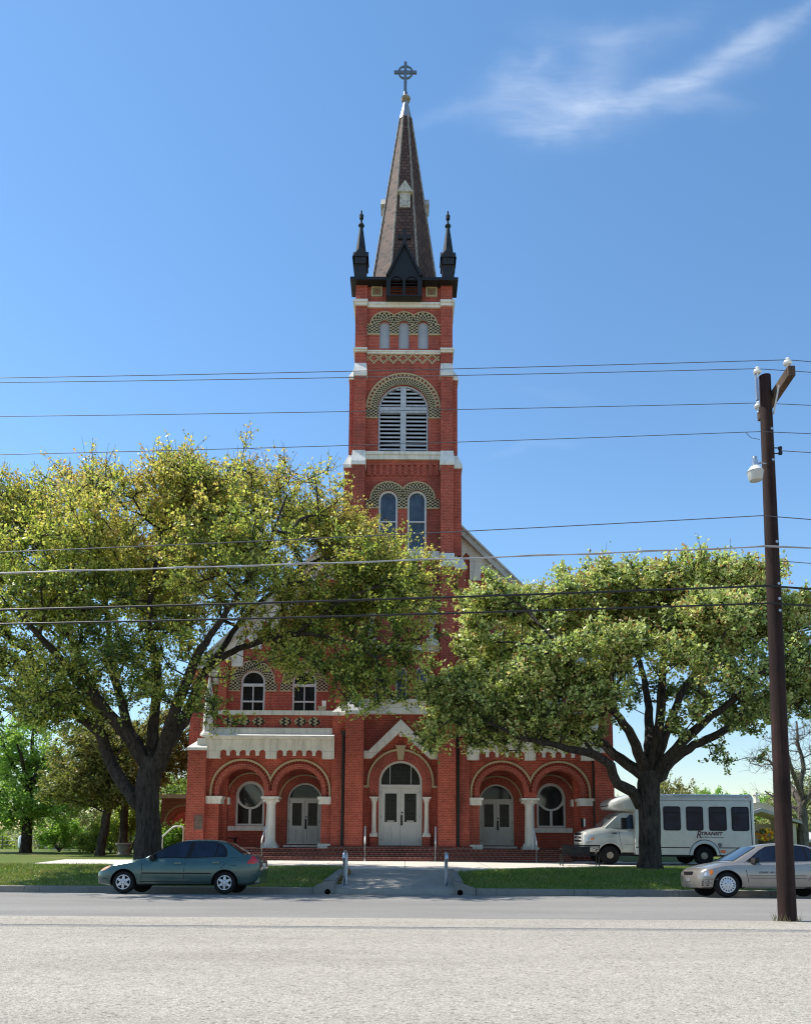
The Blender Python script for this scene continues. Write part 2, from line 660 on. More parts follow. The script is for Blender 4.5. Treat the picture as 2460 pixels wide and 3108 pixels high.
LOUVRE = plain('louvre_paint', (.46, .49, .53), .55, .3, 0, .15, 5)
BLINDP = plain('grey_blind_panel', (.40, .43, .46), .7, .3, 0, .06, 2)
GLASS = glass_mat('leaded_glass', (.012, .013, .012), .2, .22, .16)
GLASSD = glass_mat('dark_glass', (.012, .013, .016), .06, 0, .3)
GLASSB = glass_mat('blue_grey_glass', (.06, .085, .13), .22, .3, .4)
ROUNDGL = glass_mat('round_window_glass', (.03, .035, .04), .06, 0, .7, .03)
BLACK = plain('black_iron', (.012, .012, .012), .5, .4, 0, .2, 6)
HOLE = plain('unlit_void', (.004, .004, .004), .9, .1, 0, .1, 2)
WHITERAIL = plain('white_rail_paint', (.72, .72, .70), .35, .5, 0, .08, 5)
BRONZE = plain('weathered_plaque', (.16, .10, .075), .45, .5, .2, .3, 6)


def shingle_mat():
    M = Mat('spire_shingles', rough=.8, spec=.3)
    sp = M.N.new('ShaderNodeSeparateXYZ'); M.L.new(M.pos(), sp.inputs[0])
    c = M.N.new('ShaderNodeCombineXYZ')
    M.L.new(M.math('ADD', sp.outputs[0], M.math('MULTIPLY', sp.outputs[1], .73)), c.inputs[0])
    M.L.new(sp.outputs[2], c.inputs[1])
    b = M.N.new('ShaderNodeTexBrick')
    b.inputs['Scale'].default_value = 1
    b.inputs['Brick Width'].default_value = .3
    b.inputs['Row Height'].default_value = .2
    b.inputs['Mortar Size'].default_value = .025
    b.inputs['Mortar Smooth'].default_value = .6
    b.inputs['Color1'].default_value = (.145, .082, .06, 1)
    b.inputs['Color2'].default_value = (.078, .046, .036, 1)
    b.inputs['Mortar'].default_value = (.028, .02, .018, 1)
    M.L.new(c.outputs[0], b.inputs['Vector'])
    n = M.noise(1.2, 5, .6)
    M.color(M.mix(1.0, b.outputs[0], M.ramp(n, [(.3, (.7, .7, .7)), (.7, (1.25, 1.22, 1.2))]), 'MULTIPLY'))
    M.bump(b.outputs['Fac'], -.6, .02)
    return M.m


SHINGLE = shingle_mat()
PORC = plain('white_porcelain', (.78, .78, .76), .15, .6, 0, .04)

# ------------------------------------------------------------------ the church
X0 = -0.21                     # its axis
PLAZA = 0.41
church = thing('church', 'tall red brick church with white stone trim, central bell tower and dark shingled spire', 'church', (X0, 36, PLAZA))
BASE = PLAZA - .5


def Zp(py, Y=36.0, px=1222):
    return at(px, py, Y)[1]


def Dx(px, py, Y=36.0):
    return abs(at(px, py, Y)[0] - X0)


def sx(d, s=1):
    return X0 + s * d


def part(mb, name, mat, parent=None, label=None, **k):
    o = mb.build(name, mat, parent or church, **k)
    if label:
        o['label'] = label
    return o


zT0, zT1 = BASE, Zp(845)
HW = 2.37                                    # tower half width at the top
W3 = [Dx(1161.3, 1000), 0.0]
# --- tower shaft with its openings; front wall at Y=36, back at 40.8
mb = MB()
louv_c, louv_s = Zp(1239), Dx(1147, 1300)
louv_b = Zp(1369.5)
z_tw = Zp(988); r_tw = Dx(1206, 1000, 36)    # blind panels: radius about .25
r_tw = 15.9 / 66.7 * 1.03 * 1.02
xs3 = (-.945, 0.0, .945)
z_b3 = Zp(1058.0)
z_dw, r_dw, d_dw = Zp(1516), .46, .685      # twin windows
z_db = Zp(1671)
wn_c, wn_r, wn_b = Zp(2040), .27, Zp(2122)
xs_w = (-.93, 0, .93)
door_sp, door_r = Zp(2374.5), Dx(1148.5, 2450)
z_door = Zp(2567)
holes = [arch_hole(X0, louv_c, louv_s, louv_b)]
holes += [arch_hole(X0 + x, z_tw, r_tw, z_b3, 16) for x in xs3]
holes += [arch_hole(X0 + s * d_dw, z_dw, r_dw, z_db, 18) for s in (-1, 1)]
holes += [arch_hole(X0 + x, wn_c, wn_r, wn_b, 14) for x in xs_w]
holes += [arch_hole(X0, door_sp, door_r, z_door - .02)]
outl = rect(X0 - HW + .02, X0 + HW - .02, zT0, zT1)
mb.plate(outl, holes, 36.0, 36.42)
mb.box(X0 - HW + .02, X0 - HW + .42, 36.42, 40.8, zT0, zT1)
mb.box(X0 + HW - .42, X0 + HW - .02, 36.42, 40.8, zT0, zT1)
mb.box(X0 - HW + .42, X0 + HW - .42, 40.4, 40.8, zT0, zT1)
tower = part(mb, 'tower_wall', BRICK)

# corner pilasters of the top stage and panel frames
zA, zB = Zp(1112), Zp(858)
for s in (-1, 1):
    mb = MB()
    d0 = 1.80
    mb.box(*sorted((sx(d0, s), sx(HW, s))), 35.86, 36.0, zA, zB)
    mb.box(*sorted((sx(HW - .02, s), sx(HW + .02, s))), 36.1, 36.7, zA, zB)
    part(mb, 'corner_pilaster', BRICK)
for s in (-1, 1):                            # square ornamental panels
    cx, cz = sx(Dx(1139, 886), s) if s < 0 else sx(1.345, s), Zp(886.5)
    cx = sx(1.345, s)
    mb = MB()
    mb.plate(rect(cx - .28, cx + .28, cz - .27, cz + .27), [rect(cx - .2, cx + .2, cz - .19, cz + .19)], 35.94, 36.05)
    pf = part(mb, 'panel_frame', CREAM)
    mb = MB()
    c = .4 / 7
    mb.plate(rect(cx - .2, cx + .2, cz - .19, cz + .19), [], 35.985, 36.03, uvf=lambda x, z: ((x - cx + .2) / c, (z - cz + .19) / c))
    part(mb, 'panel_tile', CHECK, pf)
    mb = MB()
    mb.box(cx - .055, cx + .055, 35.975, 36.0, cz - .055, cz + .055)
    part(mb, 'panel_boss', BRICK, pf)

# --- white string courses
def course(za, zb, half, proud, name='string_course', cap=None, capout=.07, mat=STONEP, y=36.0):
    mb = MB()
    h = zb - za
    if cap:
        mb.box(X0 - cap, X0 + cap, y - proud, y + .3, za, zb)
        mb.box(X0 - cap, X0 + cap, y - proud - .05, y + .2, zb - h * .45, zb - .003)
    else:
        mb.box(X0 - half, X0 + half, y - proud, y + .3, za, zb)
    for s in (-1, 1) if cap else ():
        a, b = sorted((sx(cap, s), sx(half, s)))
        mb.box(a, b, y - proud - .14, 40.9 if half > HW else y + .2, za + .02, zb + .02)
        mb.box(*sorted((sx(cap - .03, s), sx(half + capout, s))), y - proud - .21, (40.95 if half > HW else y + .2), zb + .02 - h * .45, zb + .035)
    return part(mb, name, mat)


course(Zp(928, 35.8), Zp(912, 35.75), HW + .05, .1, cap=1.8)
course(Zp(1069.5, 35.8), Zp(1058.5, 35.75), HW + .03, .1, cap=1.8, capout=.05)
mb = MB()
mb.box(X0 - 1.88, X0 + 1.88, 35.82, 36.25, Zp(1393.5, 35.82), Zp(1371.5, 35.8))
mb.box(X0 - 1.88, X0 + 1.88, 35.76, 36.0, Zp(1380, 35.8), Zp(1371.5, 35.8) + .012)
part(mb, 'string_course', STONE)
mb = MB()
mb.box(X0 - 1.75, X0 + 1.75, 35.8, 36.25, Zp(1694, 35.8), Zp(1672, 35.8))
part(mb, 'string_course', STONE)
mb = MB()
mb.box(X0 - 1.75, X0 + 1.75, 35.7, 36.2, Zp(2167, 35.8), Zp(2124, 35.8))
mb.box(X0 - 1.75, X0 + 1.75, 35.62, 36.0, Zp(2131, 35.7), Zp(2124, 35.8) + .012)
part(mb, 'string_course', STONE)
mb = MB()
mb.box(X0 - 1.75, X0 + 1.75, 35.7, 36.2, Zp(1976, 35.8), Zp(1960, 35.8))
part(mb, 'string_course', STONE)

# --- triple blind arcade
mb = MB()
R3 = .45 * 1.5
for i, x in enumerate(xs3):
    mb.arch(X0 + x, z_tw, r_tw, .66, 35.965, 36.06, foot=None, cell=(.085, .105), clip=None if i == 2 else .4725, clip_l=None if i == 0 else .4725)
zb = Zp(1016)
for a, b in ((-1.8, xs3[0] - r_tw), (xs3[0] + r_tw, -r_tw), (r_tw, xs3[2] - r_tw), (xs3[2] + r_tw, 1.8)):
    mb.plate(rect(X0 + a, X0 + b, zb + .03, z_tw - .002), [], 35.965, 36.06, uvf=lambda x, z: ((x - X0) / .115, (z - zb) / .075))
part(mb, 'checker_arcade', CHECK)
mb = MB()
for i, x in enumerate(xs3):
    mb.arch(X0 + x, z_tw, .66, .71, 35.93, 36.03, foot=None, clip=None if i == 2 else .4725, clip_l=None if i == 0 else .4725)
for a, b in ((-1.8, xs3[0] - r_tw), (xs3[0] + r_tw, -r_tw), (r_tw, xs3[2] - r_tw), (xs3[2] + r_tw, 1.8)):
    mb.box(X0 + a, X0 + b, 35.94, 36.04, zb - .04, zb + .03)
for s in (-1, 1):
    mb.box(*sorted((sx(1.655, s), sx(1.8, s))), 35.94, 36.04, z_tw - .0, z_tw + .05)
part(mb, 'hood_mould', CREAM)
for x in xs3:
    mb = MB()
    mb.plate(arch_hole(X0 + x, z_tw, r_tw, z_b3, 16), [], 36.12, 36.2)
    part(mb, 'blind_panel', BLINDP)
# --- zigzag diamond frieze
mb = MB()
zc, amp, per, st = Zp(1088.5), .21, .945, .945 / 12
n = int(3.6 / st)
cells = set()
for k in range(n):
    x = -1.8 + (k + .5) * st
    ph = ((x + 10 * per) % per) / per
    t = abs(ph * 2 - 1)
    lv = round((t * 2 - 1) * 3)
    cells.add((k, lv)); cells.add((k, -lv))
for k, lv in cells:
    x = X0 - 1.8 + k * st
    mb.box(x - .012, x + st + .012, 35.972, 36.02, zc + lv * .078 - .05, zc + lv * .078 + .05)
part(mb, 'diamond_bricks', CREAM)

# --- big louvred belfry opening
R_o = Dx(1110.5, 1239)
rr = louv_s + .005
mb = MB()
mb.arch(X0, louv_c, rr, rr + .33, 35.965, 36.1, foot=None, n=40, cell=(.062, .11))
mb2 = MB()
for s in (-1, 1):
    a, b = sorted((sx(rr, s), sx(1.86, s)))
    mb.plate(rect(a, b, Zp(1267), louv_c - .002), [], 35.96, 36.1, uvf=lambda x, z: ((x - X0) / .115, z / .075))
    mb2.box(a, b, 35.94, 36.05, Zp(1271), Zp(1267))
part(mb, 'checker_arch', CHECK)
mb2.arch(X0, louv_c, rr + .33, rr + .39, 35.945, 36.06, n=40)
mb2.arch(X0, louv_c, R_o - .08, R_o, 35.93, 36.06, n=40)
part(mb2, 'hood_mould', CREAM)
mb = MB()
mb.arch(X0, louv_c, rr + .39, R_o - .08, 35.955, 36.06, n=40, cell=(.1, .14))
part(mb, 'dentil_arch', DENTIL)
fr = MB()
fr.plate(arch_hole(X0, louv_c, louv_s - .01, louv_b), [arch_hole(X0, louv_c, louv_s - .08, louv_b + .05)], 36.08, 36.3)
wz0, wz1 = Zp(1250.5), Zp(1234)
fr.box(X0 - .135, X0 + .135, 36.05, 36.26, louv_b + .05, louv_c + louv_s - .07)
fr.box(X0 - louv_s + .07, X0 - .135, 36.054, 36.26, wz0, wz1)
fr.box(X0 + .135, X0 + louv_s - .07, 36.054, 36.26, wz0, wz1)
lw = part(fr, 'belfry_louvre_frame', LOUVRE)
mb = MB()
nsl = 17
for k in range(nsl + 9):
    z = louv_b + .1 + k * .205
    if z > louv_c + louv_s - .15:
        break
    w = louv_s - .08 if z < louv_c else math.sqrt(max((louv_s - .08) ** 2 - (z - louv_c + .1) ** 2, .01))
    if wz0 - .12 < z < wz1:
        continue
    for s in (-1, 1):
        a, b = sorted((sx(.135, s), sx(w, s)))
        if b - a < .1: continue
        mb.hexa([(a, 36.1, z), (b, 36.1, z), (b, 36.28, z + .09), (a, 36.28, z + .09)],
                [(a, 36.1, z + .085), (b, 36.1, z + .085), (b, 36.28, z + .15), (a, 36.28, z + .15)])
part(mb, 'louvre_slats', LOUVRE, lw)
mb = MB()
mb.plate(arch_hole(X0, louv_c, louv_s, louv_b), [], 36.38, 36.41)
part(mb, 'belfry_backing', HOLE)

# --- corbel table under the sill, twin windows
mb = MB()
zc0, zc1 = Zp(1445), Zp(1413)
for k in range(12):
    x = X0 - 1.7 + k * .295
    mb.box(x, x + .155, 35.93, 36.0, zc0, zc1)
mb.box(X0 - 1.75, X0 + 1.75, 35.93, 36.0, zc1, Zp(1394))
part(mb, 'corbel_table', BRICK)
mb = MB()
Rd = .885
for s in (-1, 1):
    mb.arch(X0 + s * d_dw, z_dw, r_dw + .003, Rd - .06, 35.965, 36.05, foot=None, cell=(.075, .105), clip=None if s > 0 else d_dw, clip_l=None if s < 0 else d_dw)
zb = Zp(1541)
for a, b in ((-1.75, -d_dw - r_dw), (-d_dw + r_dw, d_dw - r_dw), (d_dw + r_dw, 1.75)):
    mb.plate(rect(X0 + a, X0 + b, zb, z_dw - .002), [], 35.96, 36.05, uvf=lambda x, z: ((x - X0) / .115, (z - zb) / .075))
part(mb, 'checker_arch', CHECK)
mb = MB()
for s in (-1, 1):
    mb.arch(X0 + s * d_dw, z_dw, Rd - .06, Rd, 35.93, 36.03, clip=None if s > 0 else d_dw, clip_l=None if s < 0 else d_dw)
for a, b in ((-1.75, -d_dw - r_dw), (-d_dw + r_dw, d_dw - r_dw), (d_dw + r_dw, 1.75)):
    mb.box(X0 + a, X0 + b, 35.94, 36.03, zb - .06, zb)
part(mb, 'hood_mould', CREAM)


def arched_window(cx, cz, r, zbot, y, bars, glass=GLASS, fw=.1, frame=FRAMEW, name='arched_window', parent=None):
    mb = MB()
    mb.plate(arch_hole(cx, cz, r - .003, zbot), [arch_hole(cx, cz, r - fw, zbot + fw)], y, y + .16)
    for b in bars:
        mb.box(*b)
    w = part(mb, name, frame, parent)
    mb = MB()
    mb.plate(arch_hole(cx, cz, r - fw + .02, zbot + fw - .02), [], y + .1, y + .13)
    part(mb, 'pane', glass, w)
    return w


for s in (-1, 1):
    cx = X0 + s * d_dw
    zm = Zp(1582)
    arched_window(cx, z_dw, r_dw, z_db, 36.06, [(cx - r_dw + .1, cx + r_dw - .1, 36.07, 36.17, zm - .03, zm + .03)], GLASSB)
for x in xs_w:
    arched_window(X0 + x, wn_c, wn_r, wn_b, 36.08, [], GLASSB, .075)

# --- stepped buttresses of the tower, with white caps
#     (z bottom, z top, inner half, outer half, front y, side outer half, side y0)
def cap_block(mb, x0, x1, y0, y1, z0, z1, x0t, x1t, y0t):
    """weathered cap: sloping block from the wider stage below to the narrower stage above"""
    zl = z0 + (z1 - z0) * .22
    mb.box(x0, x1, y0, y1, z0, zl)
    mb.hexa([(x0, y0, zl), (x1, y0, zl), (x1, y1, zl), (x0, y1, zl)],
            [(x0t, y0t, z1), (x1t, y0t, z1), (x1t, y1, z1), (x0t, y1, z1)])


stages = [   # y of the bottom and top of each stage in the photograph, front plane, outer half widths (front, side)
    dict(t=1142, b=1370, y=35.62, fo=2.37, so=2.61, fi=1.80, capt=1102, prev_y=35.86, prev_so=2.37),
    dict(t=1411, b=1676, y=35.42, fo=2.40, so=2.78, fi=1.79, capt=1367, prev_y=35.62, prev_so=2.61),
    dict(t=1719, b=2124, y=35.20, fo=2.42, so=2.96, fi=1.77, capt=1677, prev_y=35.42, prev_so=2.78),
    dict(t=2168, b=2600, y=34.95, fo=2.45, so=3.02, fi=1.66, capt=2122, prev_y=35.20, prev_so=2.96)]
for s in (-1, 1):
    for i, q in enumerate(stages):
        zt, zb_, zc_ = Zp(q['t'], q['y']), (Zp(q['b'], q['y']) if i < 3 else BASE), Zp(q['capt'], q['prev_y'])
        a, b = sorted((sx(q['fi'], s), sx(q['fo'], s)))
        mb = MB()
        mb.box(a, b, q['y'], 36.1, zb_, zt)
        part(mb, 'tower_buttress', BRICK)
        if i < 3:
            mb = MB()
            mb.box(*sorted((sx(2.3, s), sx(q['so'], s))), q['y'] + .32, 36.9, zb_, zt - .02)
            part(mb, 'tower_buttress', BRICK)
            mb = MB()
            mb.box(*sorted((sx(2.3, s), sx(q['so'], s))), 39.8, 40.9, zb_, zt - .02)
            part(mb, 'tower_buttress', BRICK)
        mb = MB()
        cap_block(mb, a - .04, b + .04, q['y'] - .06, 36.1, zt, zc_, a, b, q['prev_y'] + .0)
        part(mb, 'buttress_cap', STONEP)
        if i < 3:
            mb = MB()
            lo, hi = sorted((sx(2.3, s), sx(q['so'] + .05, s)))
            pl, ph = sorted((sx(2.3, s), sx(max(q['prev_so'], 2.38), s)))
            cap_block(mb, lo, hi, q['y'] + .26, 36.96, zt - .024, zc_ - .08, pl, ph, q['prev_y'] + .34)
            part(mb, 'buttress_cap', STONEP)
            mb = MB()
            cap_block(mb, lo, hi, 39.74, 40.96, zt - .024, zc_ - .08, pl, ph, 39.8)
            part(mb, 'buttress_cap', STONEP)

# --- lower aedicule on the tower front (gabled hood on two twisted columns)
zg = Zp(1700, 35.7)
for s in (-1, 1):
    cx = sx(1.42, s)
    zc0, zc1 = Zp(1940, 35.7), Zp(1872, 35.7)
    mb = MB()
    mb.box(cx - .27, cx + .27, 35.5, 36.0, Zp(1960, 35.7), zc0)
    pts = [(cx + .045 * math.cos(k * .9), 35.72 + .045 * math.sin(k * .9), zc0 + (zc1 - zc0) * k / 30) for k in range(31)]
    mb.tube(pts, .105, 10)
    mb.box(cx - .2, cx + .2, 35.52, 35.95, zc1, zc1 + .16)
    part(mb, 'twisted_column', STONEP)
mb = MB()
zs = Zp(1862, 35.7)
ap = Zp(1735, 35.7)
mb.plate([(X0 - 1.66, zs), (X0 - 1.4, zs), (X0, ap - .4), (X0 + 1.4, zs), (X0 + 1.66, zs), (X0, ap)], [], 35.6, 36.0)
part(mb, 'gable_hood', STONEP)

# --- cornice, gablet dormer, corner pinnacles
zk = Zp(838, 35.4)
mb = MB()
for a, b, z0, z1 in ((2.42, 35.78, Zp(859.5, 35.78), Zp(853, 35.7)), (2.50, 35.6, Zp(855, 35.6), Zp(847, 35.5)), (2.63, 35.45, Zp(849, 35.45), zk)):
    mb.box(X0 - a, X0 + a, b, 36.75, z0, z1)
    mb.box(X0 - min(a, 2.43), X0 + min(a, 2.43), 36.75, 40.1, z0, z1)
    mb.box(X0 - a, X0 + a, 40.1, 41.4, z0, z1)
part(mb, 'tower_cornice', DARKTRIM)
CY = 38.3
dz0, dzl = Zp(912, 35.75), Zp(845, 35.75)
mb = MB()
dw = Dx(1172, 880, 35.8)
gx = Dx(1174, 838, 35.45)
apx = Zp(750, 35.5)
holes = [arch_hole(X0 + s * .36, Zp(860, 35.5), .3, dz0 + .06, 14) for s in (-1, 1)]
mb.plate([(X0 - dw, dz0), (X0 + dw, dz0), (X0 + dw, zk), (X0 + gx, zk), (X0, apx), (X0 - gx, zk), (X0 - dw, zk)], holes, 35.4, 35.85)
zr = apx - .02
mb.hexa([(X0 - gx, 35.85, zk + .01), (X0 + gx, 35.85, zk + .01), (X0 + gx * .9, 37.6, zk + .01), (X0 - gx * .9, 37.6, zk + .01)],
        [(X0 - .03, 35.85, zr), (X0 + .03, 35.85, zr), (X0 + .03, 38.1, zr), (X0 - .03, 38.1, zr)])
dorm = part(mb, 'gable_dormer', DARKTRIM)
mb = MB()
for s in (-1, 1):
    for k in range(7):
        z = dz0 + .1 + k * .15
        cx = X0 + s * .36
        mb.hexa([(cx - .3, 35.5, z), (cx + .3, 35.5, z), (cx + .3, 35.66, z + .08), (cx - .3, 35.66, z + .08)],
                [(cx - .3, 35.5, z + .02), (cx + .3, 35.5, z + .02), (cx + .3, 35.66, z + .1), (cx - .3, 35.66, z + .1)])
part(mb, 'louvre_slats', DARKMETAL, dorm)
mb = MB()
for s in (-1, 1):
    mb.hexa([(sx(gx + .05, s), 35.28, zk - .02), (sx(gx - .08, s), 35.28, zk - .02), (sx(gx - .08, s), 35.5, zk - .02), (sx(gx + .05, s), 35.5, zk - .02)],
            [(sx(.06, s), 35.28, apx + .1), (sx(0.0, s), 35.28, apx), (sx(0.0, s), 35.5, apx), (sx(.06, s), 35.5, apx + .1)])
part(mb, 'barge_board', DARKTRIM, dorm)
cz = Zp(722, 35.6)
mb = MB()
mb.box(X0 - .1, X0 + .1, 35.5, 35.66, Zp(752, 35.6), Zp(700, 35.6))
mb.box(X0 - .33, X0 - .1, 35.51, 35.65, cz - .1, cz + .1)
mb.box(X0 + .1, X0 + .33, 35.51, 35.65, cz - .1, cz + .1)
part(mb, 'dormer_cross', DARKMETAL, dorm)

for sx_, yy_ in ((-1, 36.0), (1, 36.0), (-1, 40.6), (1, 40.6)):
    pr = thing('pinnacle_origin', None, None) if False else None
    cx = X0 + sx_ * 2.16
    d = yy_ - 36.0
    f = 36.0
    zb0, zev, zap = zk, Zp(796, f), Zp(766, f)
    mb = MB()
    mb.box(cx - .3, cx + .3, yy_ - .3, yy_ + .3, zb0, zev + .2)
    for k in range(4):                        # four gablets
        dxx, dyy = ((0, -1), (1, 0), (0, 1), (-1, 0))[k]
        ex, ey = dyy, -dxx
        o = Vector((cx, yy_, 0))
        def pt(a, b, z):
            return (cx + dxx * b + ex * a, yy_ + dyy * b + ey * a, z)
        mb.hexa([pt(-.4, .38, zev), pt(.4, .38, zev), pt(.4, 0, zev), pt(-.4, 0, zev)],
                [pt(-.02, .38, zap), pt(.02, .38, zap), pt(.02, 0, zap), pt(-.02, 0, zap)])
        mb.box(*sorted((pt(-.36, .3, 0)[0], pt(.36, .36, 0)[0])), *sorted((pt(-.36, .3, 0)[1], pt(.36, .36, 0)[1])), zev - .35, zev)
    p1 = part(mb, 'pinnacle_base', DARKMETAL)
    mb = MB()
    zt_ = Zp(690, f)
    mb.lathe(cx, yy_, [(.30, Zp(778, f)), (.085, zt_)], 8, phase=.5)
    mb.lathe(cx, yy_, [(.08, zt_ - .02), (.14, zt_ + .03), (.155, zt_ + .08), (.12, zt_ + .15), (.05, zt_ + .2)], 10)
    zk2 = Zp(660, f)
    mb.lathe(cx, yy_, [(.055, zt_ + .15), (.05, zk2 - .1), (.10, zk2 - .1), (.11, zk2 + .1), (.045, zk2 + .14), (.04, Zp(641, f))], 10)
    part(mb, 'pinnacle_spirelet', plain('weathered_lead', (.022, .03, .036), .75, .2, 0, .4, 5) if 'weathered_lead' not in bpy.data.materials else bpy.data.materials['weathered_lead'], p1)

# --- spire
mb = MB()
zs0 = zk - .05
zs1, zs2 = Zp(365, CY), Zp(308, CY)
r0 = Dx(1122.7, 839, CY) / math.cos(R(0))
k8 = 1 / math.cos(R(22.5))
r1 = r0 * (17.0 / 102)
mb.lathe(X0, CY, [(r0 * k8, zs0), (r1 * k8, zs1)], 8, phase=.5)
spire = part(mb, 'spire', SHINGLE)
mb = MB()
for j in range(8):                            # hip rolls
    t = 2 * math.pi * (j + .5) / 8
    a = (X0 + r0 * k8 * math.cos(t), CY + r0 * k8 * math.sin(t), zs0)
    b = (X0 + r1 * k8 * math.cos(t), CY + r1 * k8 * math.sin(t), zs1)
    mb.tube([a, b], [.075, .05], 6)
part(mb, 'hip_ridge', plain('weathered_hip_tiles', (.26, .225, .19), .8, .3, 0, .5, 6), spire)
mb = MB()
r2 = .1
mb.lathe(X0, CY, [(r1 * k8 + .04, zs1 - .05), (r2 * k8, zs2)], 8, phase=.5)
part(mb, 'spire_cap', plain('dull_lead_sheet', (.26, .29, .34), .55, .4, .2, .2, 4), spire)
mb = MB()
zc_ = Zp(302, CY)
mb.lathe(X0, CY, [(.1, zs2 - .05), (.22, zs2 + .02), (.26, zc_ + .04), (.22, zc_ + .1), (.1, zc_ + .16)], 12)
part(mb, 'spire_collar', plain('tan_collar', (.3, .25, .18), .7, .3, 0, .3, 6), spire)
mb = MB()
xc = X0 - .03
zx, zt_ = Zp(220, CY), Zp(189, CY)
mb.box(xc - .08, xc + .08, CY - .05, CY + .05, zc_ + .3, zt_)
mb.lathe(xc, CY, [(.12, zc_ + .15), (.12, zc_ + .42)], 10)
mb.box(xc - .62, xc - .08, CY - .045, CY + .045, zx - .085, zx + .085)
mb.box(xc + .08, xc + .62, CY - .045, CY + .045, zx - .085, zx + .085)
mb.arch(xc, zx, .33, .42, CY - .035, CY + .035, a0=0, a1=360, n=36)
part(mb, 'spire_cross', plain('cross_metal', (.2, .22, .24), .4, .5, .6, .25, 4), spire)
# lucarnes on four faces of the spire
for k in range(4):
    t = R(-90 + 90 * k)
    zlo, zev, zap = Zp(641, 37.4), Zp(598, 37.4), Zp(565, 37.4)
    rl = r0 + (r1 - r0) * (zlo - zs0) / (zs1 - zs0)
    mb = MB()
    ca, sa = math.cos(t), math.sin(t)
    def q(a, b, z):     # a along the face, b outward
        return (X0 + ca * b - sa * a, CY + sa * b + ca * a, z)
    b0, b1 = rl - .45, rl + .06
    mb.hexa([q(-.27, b1, zlo), q(.27, b1, zlo), q(.27, b0 - .5, zlo), q(-.27, b0 - .5, zlo)],
            [q(-.27, b1, zev + .05), q(.27, b1, zev + .05), q(.27, b0 - .5, zev + .05), q(-.27, b0 - .5, zev + .05)])
    mb.hexa([q(-.42, b1 + .1, zev), q(.42, b1 + .1, zev), q(.42, b0 - .5, zev), q(-.42, b0 - .5, zev)],
            [q(-.02, b1 + .1, zap), q(.02, b1 + .1, zap), q(.02, b0 - .7, zap), q(-.02, b0 - .7, zap)])
    mb.hexa([q(-.16, b1 + .02, zlo + .1), q(.16, b1 + .02, zlo + .1), q(.16, b1 - .05, zlo + .1), q(-.16, b1 - .05, zlo + .1)],
            [q(-.12, b1 + .02, zev + .1), q(.12, b1 + .02, zev + .1), q(.12, b1 - .05, zev + .1), q(-.12, b1 - .05, zev + .1)])
    part(mb, 'spire_lucarne', plain('lucarne_paint', (.5, .47, .40), .7, .3, 0, .35, 7) if 'lucarne_paint' not in bpy.data.materials else bpy.data.materials['lucarne_paint'], spire)

# --- main door bay of the tower
yD = 35.94
mb = MB()
mb.arch(X0, door_sp, door_r + .003, door_r + .43, 35.90, 36.3, foot=door_sp - .6, n=36, cell=(1, 1))
part(mb, 'brick_door_arch', SOLDIER)
mb = MB()
Rh = Dx(1113.5, 2374, 35.9)
zf = Zp(2391, 35.9)
mb.arch(X0, door_sp, Rh - .09, Rh, 35.84, 36.02, foot=zf, n=36)
for s in (-1, 1):
    mb.box(*sorted((sx(Rh, s), sx(1.66, s))), 35.84, 36.02, zf, zf + .1)
part(mb, 'hood_mould', CREAM)
mb = MB()
zk0, zk1 = Zp(2306, 35.8), Zp(2262.5, 35.8)
mb.plate([(X0 - .13, zk0), (X0 + .13, zk0), (X0 + .19, zk1 - .12), (X0 + .25, zk1), (X0 - .25, zk1), (X0 - .19, zk1 - .12)], [], 35.76, 36.0)
part(mb, 'keystone', CREAM)
mb = MB()
ya = 35.6
za, zi = Zp(2183, ya), Zp(2218, ya)
zt0, zt1 = Zp(2302, ya), Zp(2279, ya)
xo, xi = Dx(1118, 2280, ya), Dx(1125.5, 2300, ya)
mb.plate([(X0, za), (X0 - xo, zt1), (X0 - 1.66, zt1), (X0 - 1.66, zt0), (X0 - xi, zt0), (X0, zi), (X0 + xi, zt0), (X0 + 1.66, zt0), (X0 + 1.66, zt1), (X0 + xo, zt1)], [], 35.6, 36.02)
part(mb, 'gable_hood', STONE)
lampm = MB()
lampm.lathe(X0, 35.72, [(.04, Zp(2222, 35.7)), (.1, Zp(2225, 35.7)), (.11, Zp(2228, 35.7))], 10)
lampm.sphere((X0, 35.72, Zp(2231, 35.7)), .085)
part(lampm, 'entrance_light', STONEP)

mb = MB()
mb.plate(arch_hole(X0, door_sp, door_r - .003, z_door), [arch_hole(X0, door_sp, door_r - .1, Zp(2381.5)), rect(X0 - door_r + .1, X0 + door_r - .1, z_door + .0, Zp(2391))], 36.05, 36.2)
portal = part(mb, 'door_frame', DOORW)
mb = MB()
mb.plate(arch_hole(X0, door_sp, door_r - .08, Zp(2383), 24), [], 36.14, 36.17)
part(mb, 'fanlight', GLASS, portal)
mb = MB()
for x in (-.48, .48):
    mb.box(X0 + x - .012, X0 + x + .012, 36.12, 36.15, Zp(2382), door_sp + math.sqrt((door_r - .1) ** 2 - .48 ** 2))
part(mb, 'fanlight_bars', FRAMEW, portal)


